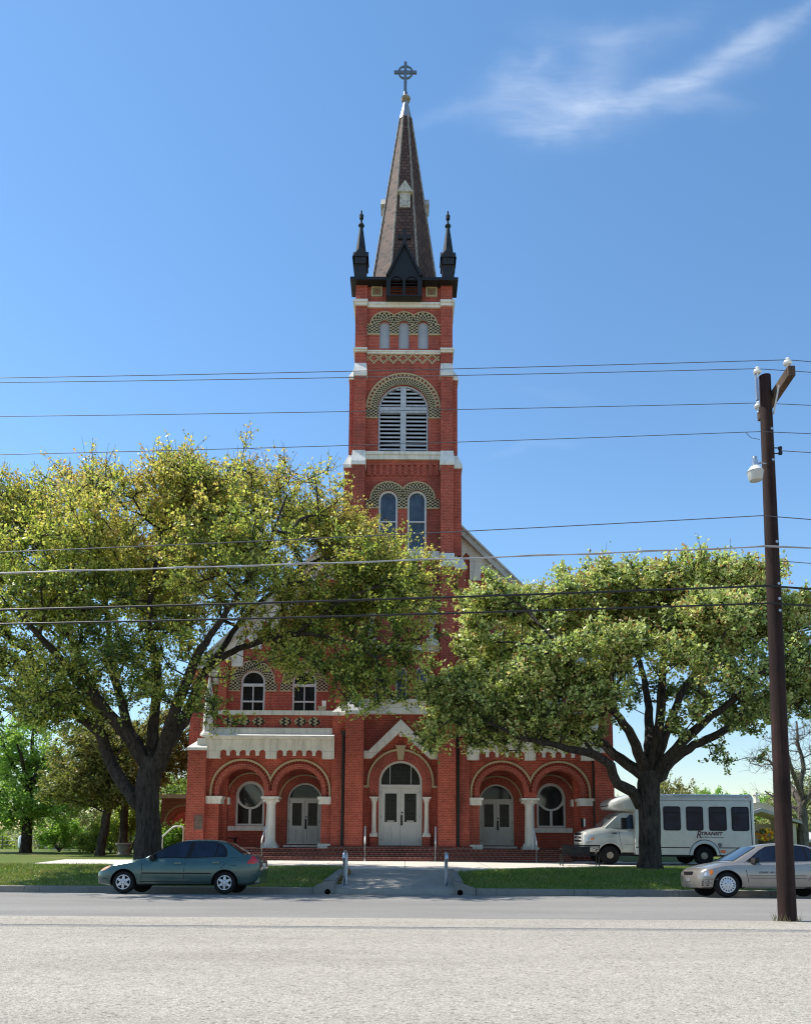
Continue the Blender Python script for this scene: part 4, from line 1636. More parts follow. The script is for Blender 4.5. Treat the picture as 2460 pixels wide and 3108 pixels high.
GRASS = grass_mat()
FIELD = GRASS
CONC = concrete_mat('plaza_concrete', (.62, .575, .51), 3.0, .12)
KERBM = concrete_mat('kerb_concrete', (.27, .25, .215), 2.6, .65)
RAMPM = concrete_mat('old_walk_concrete', (.36, .335, .295), 0, .5)
xs = [-3000, -900, -300, -120, -60] + tonal(-36, 36, 24) + [60, 120, 300, 900, 3000]
ys = [-60, -20, 0, 10, 22.9, 22.98, 23.6, 24.2, 25, 26, 27, 28.2, 32, 40, 46, 54, 64, 76, 90, 110, 130, 150, 170, 250, 500, 1200, 4000]
sheet('ground', xs, ys, ground_z, GRASS)
sheet('gravel_lot', [-80, -30, -8, 8, 30, 80], [-40, -10, 5, 12, 15.2, 15.44], lambda x, y: .022 if y < 15.3 else .012, chip_mat(), False)
sheet('road', [-200, -80, -30, 0, 30, 80, 200], [15.2, 15.6, 17, 18.5, 20, 20.6, 21.2, 22, 22.96],
      lambda x, y: (-.02 if y < 15.5 else 0.01 + .03 * math.sin(math.pi * min(1, max(0, (y - 15.4) / 5.6))) if y < 21 else .01 - .14 * ((y - 21) / 1.9)), asphalt_mat())


def kerb_run(x0, x1, n):
    mb = MB()
    for k in range(n):
        a, b = x0 + (x1 - x0) * k / n + .006, x0 + (x1 - x0) * (k + 1) / n - .006
        zt = .045
        mb.hexa([(a, 22.9, -.3), (b, 22.9, -.3), (b, 23.1, -.3), (a, 23.1, -.3)], [(a, 22.93, zt), (b, 22.93, zt), (b, 23.09, zt + .012), (a, 23.09, zt + .012)])
    return mb


kb = MB()
for a, b, n in ((-30, -2.6, 10), (2.04, 30, 10)):
    q = kerb_run(a, b, n)
    off = len(kb.v)
    kb.v += q.v; kb.f += [tuple(i + off for i in f) for f in q.f]; kb.mi += q.mi
struct(kb.build('kerb', KERBM))

# plaza slab: left part deeper set, running behind the lawn, right part a drive
pl = [(-13.6, 29.3), (-2.15, 28.9), (-2.0, 26.75), (1.75, 26.75), (2.0, 27.1), (9.5, 30.9), (30, 31.2), (30, 34.4), (9.5, 34.4), (9.5, 39), (-9.2, 39), (-9.2, 34), (-14.2, 33.6)]
mb = MB()
mb.plate([(x, y) for x, y in pl], [], PLAZA + .008, PLAZA - .2, axis='z')
struct(mb.build('plaza', CONC))
# ramped walk from the kerb up to the plaza
mb = MB()
zr0 = .03
zr = lambda y: zr0 + (PLAZA + .0 - zr0) * (y - 23.0) / (26.75 - 23.0)
mb.hexa([(-2.1, 22.92, -.3), (1.5, 22.92, -.3), (1.5, 26.77, -.3), (-1.95, 26.77, -.3)], [(-2.1, 22.96, zr0), (1.5, 22.96, zr0), (1.5, 26.77, PLAZA), (-1.95, 26.77, PLAZA)])
struct(mb.build('walkway', RAMPM))
# ragged grass edge on the plaza side comes from the blades below

def cheek(s, name_label, pts, hx, hz, block):
    """low curved wing wall beside the ramp, ending in a block with a drain pipe; pts: (inner x, outer x, y, height)"""
    t = thing('wing_wall', name_label, 'low wall', (hx, 23.2, 0), 'wing walls beside the ramp')
    mb = MB()
    P = [cat_mull(pts, k / 14) for k in range(15)]
    for (a0, b0, y0, z0), (a1, b1, y1, z1) in zip(P, P[1:]):
        mb.hexa([(a0, y0, -.3), (b0, y0, -.3), (b1, y1, -.3), (a1, y1, -.3)], [(a0, y0, z0), (b0, y0, z0), (b1, y1, z1), (a1, y1, z1)])
    mb.build('wall', KERBM, t)
    circ = [(hx + .085 * math.cos(2 * math.pi * k / 20), hz + .085 * math.sin(2 * math.pi * k / 20)) for k in range(20)]
    mb = MB()
    mb.plate(block, [circ], 22.84, 23.42)
    mb.build('end_block', KERBM, t)
    mb = MB()
    mb.lathe(hx, hz, [(.083, 22.9), (.083, 23.3)], 20, axis='y')
    mb.build('drain_pipe', HOLE, t)


def cat_mull(pts, t):
    q = t * (len(pts) - 1)
    i = min(int(q), len(pts) - 2)
    u = q - i
    return [a + (b - a) * u for a, b in zip(pts[i], pts[i + 1])]


xp = lambda px, Y: at(px, 2680, Y)[0]
zq = lambda py, px, Y: at(px, py, Y)[1]
cheek(-1, 'curved concrete wing wall with drain pipe hole, left of the ramp by the green sedan',
      [(-2.02, -2.36, 23.40, .25), (-2.0, -2.3, 23.7, .27), (-1.98, -2.2, 24.3, .36), (-1.92, -2.1, 25.2, .45), (-1.86, -1.98, 26.2, .47), (-1.82, -1.9, 26.8, .43)],
      -2.18, -.055, [(-2.6, -.3), (-2.6, .07), (-2.5, .13), (-2.33, .2), (-2.05, .24), (-2.0, .2), (-2.0, -.3)])
cheek(1, 'concrete wing wall with drain pipe hole, right of the ramp beside sunny grass',
      [(1.45, 1.7, 23.40, .24), (1.45, 1.67, 24.3, .33), (1.45, 1.64, 25.2, .42), (1.45, 1.6, 26.2, .46), (1.45, 1.58, 26.8, .43)],
      1.58, -.055, [(1.43, -.3), (1.43, .22), (1.62, .2), (1.86, .11), (2.02, .06), (2.04, -.3)])

# added strip that colours in yellow-brown shading along the left cheek
mb = MB()
for k in range(5):
    y = 23.8 + k * .45
    mb.box(-2.0 + k * .03, -1.86 + k * .03, y, y + .3, zr(y) + .02, zr(y) + .06 + .02 * k)
tag(mb.build('ramp_shading', plain('yellow_brown_shading', (.20, .125, .03), .8, .3, 0, .5, 6)), 'added yellow brown strip standing in for shading along the left side of the ramp', 'shading')

# fallen leaves in the gutter
mb = MB()
rn = random.Random(3)
for k in range(260):
    x = rn.uniform(1.9, 6.5) if k % 3 else rn.uniform(-2.9, 1.8)
    y = 22.9 - abs(rn.gauss(0, .16)) - .02
    z = .01 - .14 * ((y - 21) / 1.9) + .012
    a = rn.uniform(0, 6.28); l = rn.uniform(.02, .045)
    mb.face([(x + l * math.cos(a), y + l * math.sin(a), z), (x - l * .4 * math.sin(a), y + l * .4 * math.cos(a), z + .01), (x - l * math.cos(a), y - l * math.sin(a), z), (x + l * .4 * math.sin(a), y - l * .4 * math.cos(a), z + .01)])
struct(mb.build('fallen_leaves', plain('dead_leaf', (.3, .16, .06), .8, .2, 0, .4, 30), recalc=False), 'stuff')


def blades():
    rng = np.random.default_rng(5)
    P = []
    for (x0, x1, y0, y1, n) in ((-21, -1.95, 23.12, 29.3, 52000), (1.65, 16, 23.12, 31.0, 52000)):
        x = rng.uniform(x0, x1, n); y = rng.uniform(y0, y1, n)
        if x0 > 0:
            lim = 27.15 + (x - 2.2) * (30.9 - 27.2) / 7.3
            k = (y < np.minimum(lim, 31.2) + .05) & ~((x < 2.1) & (y < 23.5)) & ~((x < 1.72) & (y < 26.9))
        else:
            k = (y < 29.25) & ~((x > -2.65) & (y < 23.5)) & ~((x > -2.4) & (y < 26.9))
        P.append(np.stack([x[k], y[k]], 1))
    P = np.concatenate(P)
    n = len(P)
    t = np.clip((P[:, 1] - 23.0) / 5.2, 0, 1)
    z = .38 * t * t * (3 - 2 * t)
    patch = .5 + .5 * np.sin(P[:, 0] * 1.7 + np.sin(P[:, 1] * 2.3)) * np.sin(P[:, 1] * 1.9 + P[:, 0] * .6)
    h = rng.uniform(.035, .085, n) * (.75 + .5 * patch)
    a = rng.uniform(0, 2 * np.pi, n)
    w = rng.uniform(.01, .022, n)
    lean = rng.normal(0, .035, (n, 2))
    V = np.zeros((n, 3, 3))
    V[:, 0] = np.stack([P[:, 0] + w * np.cos(a), P[:, 1] + w * np.sin(a), z - .01], 1)
    V[:, 1] = np.stack([P[:, 0] - w * np.cos(a), P[:, 1] - w * np.sin(a), z - .01], 1)
    V[:, 2] = np.stack([P[:, 0] + lean[:, 0], P[:, 1] + lean[:, 1], z + h], 1)
    tint = np.clip(.35 * patch + rng.normal(.3, .2, n) + (P[:, 0] < 0) * .12, 0, 1)
    o = fast_mesh('grass', V.reshape(-1, 3), 3, np.repeat(tint, 3), leaf_mat('grass_blade', [(0, (.10, .20, .028)), (.45, (.17, .26, .04)), (.8, (.27, .29, .08)), (1, (.38, .31, .14))], .3))
    struct(o, 'stuff')


def fast_mesh(name, V, nside, tint, mat, parent=None):
    """a mesh of loose nside-gons"""
    nv = len(V)
    nf = nv // nside
    me = bpy.data.meshes.new(name)
    off = base_of(parent)
    V = V - np.array(off)[None, :]
    me.vertices.add(nv)
    me.vertices.foreach_set('co', V.astype(np.float32).ravel())
    me.loops.add(nv)
    me.loops.foreach_set('vertex_index', np.arange(nv, dtype=np.int32))
    me.polygons.add(nf)
    me.polygons.foreach_set('loop_start', np.arange(0, nv, nside, dtype=np.int32))
    try:
        me.polygons.foreach_set('loop_total', np.full(nf, nside, dtype=np.int32))
    except Exception:
        pass
    if tint is not None:
        at_ = me.attributes.new('tint', 'FLOAT', 'POINT')
        at_.data.foreach_set('value', tint.astype(np.float32))
    me.materials.append(mat)
    me.update(calc_edges=True)
    o = bpy.data.objects.new(name, me)
    col.objects.link(o)
    if parent is not None:
        o.parent = parent
    return o


blades()

# ------------------------------------------------------------------ vehicles
TYRE = plain('tyre_rubber', (.012, .012, .0125), .85, .2, 0, .2, 12)
HUB = plain('silver_wheel_paint', (.52, .53, .56), .35, .5, .35, .1, 8)
CHROME = plain('chrome', (.6, .6, .6), .12, .5, 1.0, .05)
BLKPLAST = plain('black_plastic', (.010, .010, .011), .55, .25, 0, .15, 9)
CARGLASS = glass_mat('car_glass', (.012, .018, .034), .04, 0, .3)
REDLENS = plain('red_lens', (.55, .012, .02), .18, .6, 0, .15, 14)
AMBER = plain('amber_lens', (.75, .20, .02), .2, .6, 0, .1, 9)
CLEARL = plain('clear_lens', (.45, .47, .5), .08, .7, .2, .25, 22)


def interp(tab, u):
    if u <= tab[0][0]: return tab[0][1]
    for (a, va), (b, vb) in zip(tab, tab[1:]):
        if u <= b:
            return va + (vb - va) * (u - a) / (b - a)
    return tab[-1][1]


SECT = [(0.0, 0.0), (.80, 0.0), (.93, .07), (.982, .25), (1.0, .48), (.995, .68), (.97, .88), (.90, .98), (.6, 1.015), (0.0, 1.04)]


class Body:
    """lower body of a car: loft of sections between bottom line, top line and plan half width"""
    def __init__(self, zb, zt, w):
        self.zb, self.zt, self.w = zb, zt, w

    def ysurf(self, u, z):
        zb, zt, w = interp(self.zb, u), interp(self.zt, u), interp(self.w, u)
        t = (z - zb) / (zt - zb)
        s = SECT[1:8]
        for (a, ta), (b, tb) in zip(s, s[1:]):
            if t <= tb:
                return w * (a + (b - a) * (t - ta) / max(tb - ta, 1e-6))
        return w * .9

    def mesh(self, us):
        mb = MB()
        n = None
        rings = []
        for u in us:
            zb, zt, w = interp(self.zb, u), interp(self.zt, u), interp(self.w, u)
            half = [(f * w, zb + t * (zt - zb)) for f, t in SECT]
            ring = [(u, -y, z) for y, z in half] + [(u, y, z) for y, z in half[-2:0:-1]]
            rings.append(ring)
        n = len(rings[0])
        for r in rings: mb.v += r
        for k in range(len(rings) - 1):
            for j in range(n):
                q = (j + 1) % n
                mb.f.append((k * n + j, k * n + q, (k + 1) * n + q, (k + 1) * n + j)); mb.mi.append(0)
        mb.f.append(tuple(range(n))); mb.mi.append(0)
        mb.f.append(tuple((len(rings) - 1) * n + n - 1 - j for j in range(n))); mb.mi.append(0)
        return mb


def cut(obj, cutters, test, black, wmax):
    """boolean the cutters out of obj; faces for which test(center) holds take the black material"""
    for c in cutters:
        for solver in ('EXACT', 'FAST'):
            m = obj.modifiers.new('cut', 'BOOLEAN')
            m.operation = 'DIFFERENCE'
            m.solver = solver
            m.object = c
            dg = bpy.context.evaluated_depsgraph_get()
            me = bpy.data.meshes.new_from_object(obj.evaluated_get(dg))
            obj.modifiers.clear()
            if len(me.vertices) > .7 * len(obj.data.vertices):
                obj.data = me
                break
    me = obj.data
    if black.name not in [m.name for m in me.materials if m]:
        me.materials.append(black)
    bi = [m.name for m in me.materials].index(black.name)
    for p in me.polygons:
        if test(p.center) and abs(p.center.y) < wmax - .03 and (abs(p.normal.y) < .3 or abs(p.center.y) < wmax - .2):
            p.material_index = bi
            p.use_smooth = False
        else:
            p.use_smooth = True
    me.set_sharp_from_angle(angle=R(32))
    for c in cutters:
        bpy.data.objects.remove(c)


def wheel(root, u, y, zc, r, wt, style, near=-1):
    mb = MB()
    s = near
    y0, y1 = y, y - s * wt
    k = -s
    prof = [(r * .62, y0 + k * .012), (r * .66, y0 + k * .0), (r * .9, y0 + k * .004), (r * .97, y0 + k * .025), (r, y0 + k * .06), (r, y1 - k * .06), (r * .96, y1 - k * .02), (r * .62, y1)]
    mb.lathe(u, zc, prof, 32, axis='y')
    w = mb.build('wheel', TYRE, root, smooth=True, auto=35)
    rr = r * .645
    mb = MB()
    if style == 'star':
        mb.arch(u, zc, rr * .90, rr, y0 - k * .002, y0 + k * .05, a0=0, a1=360, n=32)
        for j in range(6):
            t = 2 * math.pi * j / 6 + .52
            c, s_ = math.cos(t), math.sin(t)
            f = lambda a, b, yy: (u + c * a - s_ * b, yy, zc + s_ * a + c * b)
            mb.hexa([f(rr * .2, -rr * .24, y0 - k * .004), f(rr * .93, -rr * .11, y0 + k * .004), f(rr * .93, rr * .11, y0 + k * .004), f(rr * .2, rr * .24, y0 - k * .004)],
                    [f(rr * .2, -rr * .24, y0 + k * .04), f(rr * .93, -rr * .11, y0 + k * .04), f(rr * .93, rr * .11, y0 + k * .04), f(rr * .2, rr * .24, y0 + k * .04)])
        mb.lathe(u, zc, [(rr * .4, y0 + k * .04), (rr * .4, y0 - k * .004), (rr * .34, y0 - k * .012), (.002, y0 - k * .014)], 20, axis='y')
    elif style == 'slots':
        n = 15
        mb.arch(u, zc, rr * .86, rr, y0 - k * .004, y0 + k * .05, a0=0, a1=360, n=45)
        mb.lathe(u, zc, [(rr * .66, y0 + k * .04), (rr * .66, y0 - k * .006), (rr * .5, y0 - k * .016), (.002, y0 - k * .02)], 30, axis='y')
        for j in range(n):
            t = 2 * math.pi * j / n
            c, s_ = math.cos(t), math.sin(t)
            f = lambda a, b, yy: (u + c * a - s_ * b, yy, zc + s_ * a + c * b)
            mb.hexa([f(rr * .62, -rr * .085, y0 - k * .005), f(rr * .9, -rr * .085, y0 - k * .003), f(rr * .9, rr * .085, y0 - k * .003), f(rr * .62, rr * .085, y0 - k * .005)],
                    [f(rr * .62, -rr * .085, y0 + k * .04), f(rr * .9, -rr * .085, y0 + k * .04), f(rr * .9, rr * .085, y0 + k * .04), f(rr * .62, rr * .085, y0 + k * .04)])
    else:
        mb.lathe(u, zc, [(rr * .98, y0 + k * .02), (rr * .9, y0 + k * .05), (rr * .62, y0 + k * .06), (rr * .55, y0 + k * .01), (rr * .3, y0 - k * .0), (.002, y0 - k * .01)], 28, axis='y')
    h = mb.build('hubcap', HUB if style != 'steel' else plain('rusty_steel_rim', (.30, .25, .2), .6, .4, .2, .3, 12) if 'rusty_steel_rim' not in bpy.data.materials else (bpy.data.materials['rusty_steel_rim'] if style == 'steel' else HUB), w, smooth=True, auto=30)
    mb = MB()
    mb.lathe(u, zc, [(rr * .99, y0 + k * .052), (.002, y0 + k * .053)], 24, axis='y')
    nn = {'star': 5, 'slots': 5, 'steel': 8}[style]
    for j in range(nn):
        t = 2 * math.pi * j / nn + .3
        d = rr * (.26 if style == 'star' else .33 if style == 'slots' else .72)
        yy = y0 - k * (.022 if style != 'steel' else -.045)
        mb.lathe(u + d * math.cos(t), zc + d * math.sin(t), [(rr * (.055 if style != 'steel' else .13), yy), (rr * .05, yy + k * .03)], 8, axis='y')
    mb.build('wheel_holes', BLKPLAST, w)
    return w


def strip(mb, body, pts, half, off=.004, side=-1):
    """thin strip laid on the body side along (u,z) points"""
    for (u0, z0), (u1, z1) in zip(pts, pts[1:]):
        n = max(1, int(math.hypot(u1 - u0, z1 - z0) / .12))
        for k in range(n):
            a = (u0 + (u1 - u0) * k / n, z0 + (z1 - z0) * k / n)
            b = (u0 + (u1 - u0) * (k + 1) / n, z0 + (z1 - z0) * (k + 1) / n)
            L = math.hypot(b[0] - a[0], b[1] - a[1]) + 1e-9
            nx, nz = -(b[1] - a[1]) / L * half, (b[0] - a[0]) / L * half
            q = [(a[0] + nx, a[1] + nz), (b[0] + nx, b[1] + nz), (b[0] - nx, b[1] - nz), (a[0] - nx, a[1] - nz)]
            mb.face([(p[0], side * (body.ysurf(p[0], p[1]) + off), p[1]) for p in q])


def patch(mb, body, poly, off=.006, side=-1):
    """a filled outline laid on the body side, fan of strips"""
    cx = sum(p[0] for p in poly) / len(poly); cz = sum(p[1] for p in poly) / len(poly)
    P = lambda p: (p[0], side * (body.ysurf(p[0], p[1]) + off), p[1])
    n = len(poly)
    for k in range(n):
        a, b = poly[k], poly[(k + 1) % n]
        m = lambda p: ((p[0] + cx) / 2, (p[1] + cz) / 2)
        mb.face([P(a), P(b), P(m(b)), P(m(a))])
        mb.face([P(m(a)), P(m(b)), P((cx, cz))])
    # edge
    for k in range(n):
        a, b = poly[k], poly[(k + 1) % n]
        pa, pb = P(a), P(b)
        mb.face([pa, pb, (pb[0], pb[1] - side * .02, pb[2]), (pa[0], pa[1] - side * .02, pa[2])])


def warp(q, front, rear):
    """set the front and rear overhang without moving the wheels"""
    u0, u1, L = q['wheels'][0], q['wheels'][1], q['L']
    def f(u):
        if u < u0: v = u0 - (u0 - u) * front / u0
        elif u > u1: v = u1 + (u - u1) * rear / (L - u1)
        else: v = u
        return v - u0 + front
    def tab(t): return [(f(a), b) for a, b in t]
    for k in ('zb', 'zt', 'w', 'roof', 'belt', 'handles'):
        q[k] = tab(q[k])
    for k in ('trim', 'glass', 'gaps'):
        q[k] = [tab(p) for p in q[k]]
    q['mould'] = [(tab(p), h, m) for p, h, m in q['mould']]
    q['lamps'] = [(tab(p), m, n) for p, m, n in q['lamps']]
    q['ws'] = tuple(f(u) for u in q['ws']); q['rw'] = tuple(f(u) for u in q['rw'])
    q['mirror'] = (f(q['mirror'][0]), q['mirror'][1])
    q['L'] = f(L)
    q['wheels'] = [f(u0), f(u1)]
    return q


def sedan(name, label, q):
    root = thing(name, label, 'car', (0, 0, 0), 'cars parked along the kerb')
    L = q['L']
    B = Body(q['zb'], q['zt'], q['w'])
    us = sorted(set([0, .015, .04, .08, .14, .22] + [i * .12 for i in range(2, int(L / .12))] + [L - .22, L - .14, L - .08, L - .04, L - .015, L]))
    paint = q['paint']
    body = B.mesh(us).build('body', [paint], root, smooth=True)
    cutters = []
    W = max(v for _, v in q['w'])
    ra = q['ra']
    for wu in q['wheels']:
        for s in (-1, 1):
            mb = MB()
            mb.plate(arch_hole(wu, q['wz'], ra, -.4, 30), [], s * (W + .2), s * (W - .3))
            cutters.append(mb.build('cutter', BLKPLAST))
    cut(body, cutters, lambda c: any(math.hypot(c.x - wu, max(c.z - q['wz'], 0)) < ra + .004 and abs(c.x - wu) < ra + .003 and c.z > .0 and (math.hypot(c.x - wu, c.z - q['wz']) < ra + .004 or abs(c.x - wu) < ra * .975) for wu in q['wheels']), BLKPLAST, W)
    for wu in q['wheels']:
        for s in (-1, 1):
            wheel(root, wu, s * (W - .045), q['r'], q['r'], .2, q['style'], s)
    # arch lips
    mb = MB()
    for wu in q['wheels']:
        for s in (-1, 1):
            pts = [(wu + (ra + .012) * math.cos(R(t)), q['wz'] + (ra + .012) * math.sin(R(t))) for t in range(-8, 190, 9)]
            strip(mb, B, pts, .014, .008, s)
    mb.build('arch_lip', paint, root, recalc=False, smooth=True)
    # greenhouse
    g = q['roof']          # (u, z) from cowl over the roof to the rear window foot
    belt = q['belt']
    tum = q['tumble']
    wb = lambda u: interp(q['w'], u) * .915
    gs = []
    for (ua, za), (ub, zb_) in zip(g, g[1:]):
        n = max(1, int((ub - ua) / .09))
        for k in range(n):
            t = k / n
            gs.append((ua + (ub - ua) * t, za + (zb_ - za) * t))
    gs.append(g[-1])
    mb = MB()
    rings = []
    for u, z in gs:
        bz = interp(belt, u) - .03
        h = max(z - bz, .01)
        w0 = wb(u)
        w1 = w0 - tum * h
        half = [(w0, bz), (w1 + .012, z - min(.05, h * .5)), (w1 - .035, z - min(.016, h * .3)), (w1 * .6, z + .012), (0, z + .022)]
        rings.append([(u, -y, zz) for y, zz in half] + [(u, y, zz) for y, zz in half[-2::-1]])
    n = len(rings[0])
    for r in rings: mb.v += r
    for k in range(len(rings) - 1):
        for j in range(n - 1):
            mb.f.append((k * n + j, k * n + j + 1, (k + 1) * n + j + 1, (k + 1) * n + j)); mb.mi.append(0)
    mb.build('cabin', paint, root, smooth=True, auto=40)
    ys = lambda u, z: wb(u) - tum * (z - interp(belt, u) + .03)
    for s in (-1, 1):
        mb = MB()
        P = lambda p, o: (p[0], s * (ys(*p) + o), p[1])
        for poly in q['trim']:
            c = (sum(p[0] for p in poly) / len(poly), sum(p[1] for p in poly) / len(poly))
            for a, b in zip(poly, poly[1:] + poly[:1]):
                mb.face([P(a, .009), P(b, .009), P(c, .009)])
        mb.build('window_surround', BLKPLAST, root, recalc=False)
        for poly in q['glass']:
            mb = MB()
            c = (sum(p[0] for p in poly) / len(poly), sum(p[1] for p in poly) / len(poly))
            for a, b in zip(poly, poly[1:] + poly[:1]):
                mb.face([P(a, .014), P(b, .014), P(c, .014)])
            mb.build('side_window', CARGLASS, root, recalc=False)
    # windscreen and rear window lying on the shell
    for nm, (ua, ub) in (('windscreen', q['ws']), ('rear_window', q['rw'])):
        mb = MB()
        m = 8
        ring = []
        for k in range(m + 1):
            u = ua + (ub - ua) * k / m
            z = interp(g, u)
            bz = interp(belt, u) - .03
            h = max(z - bz, .01)
            w1 = wb(u) - tum * h
            ring.append([(u, y, z + o + .012) for y, o in ((-(w1 - .07), -.008), (-w1 * .6, .012), (0, .022), (w1 * .6, .012), (w1 - .07, -.008))])
        for a, b in zip(ring, ring[1:]):
            for j in range(4):
                mb.face([a[j], a[j + 1], b[j + 1], b[j]])
        mb.build(nm, CARGLASS, root, smooth=True)
    # door gaps, mouldings
    for s in (-1, 1):
        mb = MB()
        for pts in q['gaps']:
            strip(mb, B, pts, .006, .003, s)
        mb.build('door_gap', BLKPLAST, root, recalc=False)
        for pts, hf, mt in q['mould']:
            mb = MB()
            strip(mb, B, pts, hf, .012, s)
            mb.build('side_moulding', mt, root, recalc=False)
        for (u, z) in q['handles']:
            mb = MB()
            y = B.ysurf(u, z)
            mb.box(u - .09, u + .09, *sorted((s * (y - .02), s * (y + .03))), z - .022, z + .022)
            mb.build('door_handle', paint, root)
        u, z = q['mirror']
        y = ys(u, z + .02) if False else wb(u)
        mb = MB()
        mb.hexa([(u - .06, s * (y - .02), z - .02), (u + .1, s * (y - .02), z - .02), (u + .1, s * (y + .16), z - .03), (u - .02, s * (y + .16), z - .03)],
                [(u - .02, s * (y - .02), z + .1), (u + .1, s * (y - .02), z + .1), (u + .1, s * (y + .17), z + .11), (u + .02, s * (y + .17), z + .11)])
        mb.build('wing_mirror', BLKPLAST, root, smooth=True, auto=40)
        for poly, mt, nm in q['lamps']:
            mb = MB()
            patch(mb, B, poly, .008, s)
            mb.build(nm, mt, root, recalc=False, smooth=True)
    return root, B


# ---- green sedan (u from the nose, metres)
Z1 = lambda zy: (600 - zy) / 331.3
U1 = lambda zx: (zx - 127) / 331.3
GREEN = paint_mat('teal_green_metallic_paint', (.034, .088, .082), .3, .3)
green = dict(
    L=4.41, paint=GREEN,
    zb=[(0, .34), (.03, .24), (.3, .20), (4.0, .22), (4.25, .30), (4.38, .38), (4.41, .46)],
    zt=[(0, .50), (.012, .54), (.05, .585), (.12, .63), (.26, .72), (.5, .80), (.9, .878), (1.12, .905), (1.4, .90), (2.3, .915), (3.3, .945), (3.75, 1.015), (4.0, 1.022), (4.25, .995), (4.34, .96), (4.385, .86), (4.41, .66)],
    w=[(0, .54), (.03, .64), (.12, .74), (.3, .81), (.7, .845), (1.5, .858), (3.2, .858), (3.8, .84), (4.1, .80), (4.3, .72), (4.38, .64), (4.41, .57)],
    wheels=[U1(337), U1(1205)], wz=.285, r=.29, ra=.345, style='star',
    roof=[(1.08, .905), (1.55, 1.16), (1.9, 1.325), (2.1, 1.375), (2.4, 1.398), (2.75, 1.40), (3.05, 1.375), (3.25, 1.325), (3.5, 1.20), (3.86, 1.02)],
    belt=[(1.0, .895), (1.4, .905), (3.3, .95), (3.7, .98), (3.9, 1.0)], tumble=.42,
    ws=(1.14, 1.93), rw=(3.2, 3.78),
    trim=[[(1.22, .91), (1.32, .99), (1.62, 1.17), (1.92, 1.30), (2.15, 1.345), (2.60, 1.36), (2.95, 1.345), (3.12, 1.29), (3.25, 1.16), (3.30, 1.0), (3.26, .955), (2.3, .92)]],
    glass=[[(1.36, .92), (1.62, 1.135), (1.9, 1.275), (2.1, 1.32), (2.29, 1.335), (2.23, .935)], [(2.34, .94), (2.42, 1.335), (2.62, 1.335), (2.9, 1.32), (3.0, 1.28), (2.965, .955)], [(3.0, .957), (3.045, 1.26), (3.1, 1.24), (3.2, 1.13), (3.24, .97)]],
    gaps=[[(1.10, .88), (1.10, .27), (1.16, .24), (2.2, .24), (2.205, .92)], [(2.205, .24), (2.88, .24), (2.95, .36), (3.2, .72), (3.25, .78), (3.255, .94)], [(.35, .5), (.9, .44)] if False else [(.02, .40), (.3, .36)], [(3.43, .73), (3.63, .73), (3.63, .93), (3.43, .93), (3.43, .73)]],
    mould=[([(1.12, .52), (2.19, .52)], .014, BLKPLAST), ([(2.22, .52), (2.9, .52)], .014, BLKPLAST), ([(1.05, .30), (2.9, .30)], .008, BLKPLAST)],
    handles=[(2.03, .775), (3.02, .80)], mirror=(1.33, .90),
    lamps=[([(.085, .565), (.11, .60), (.19, .665), (.30, .715), (.345, .715), (.31, .655), (.22, .595), (.13, .565)], plain('amber_clear_lamp', (.72, .42, .24), .12, .7), 'headlight'),
           ([(4.0, .775), (4.05, .87), (4.12, .965), (4.2, .975), (4.33, .93), (4.345, .86), (4.335, .79), (4.2, .775)], REDLENS, 'tail_light')])
warp(green, .76, .88)
g_root, gB = sedan('parked_car', 'teal green four door sedan with star hubcaps parked at the kerb on the left', green)
mb = MB()
gl_ = green['L']
mb.box(gl_ - .12, gl_ - .01, -.62, .62, .30, .44)
mb.build('rear_bumper', GREEN, g_root)
mb = MB()
mb.box(gl_ - .04, gl_ + .0, -.18, .18, .66, .80)
mb.build('licence_plate', PORC, g_root)
gx, gz = at(250 + 337 * .3513, 2709, 20.72)
gx -= green['wheels'][0]
g_root.location = (gx, 20.75 + .86, 0.0)
TILT = -R(3.2)
g_root.rotation_euler = (TILT, 0, 0)
g_root.location.z = .03 + .86 * math.sin(TILT)

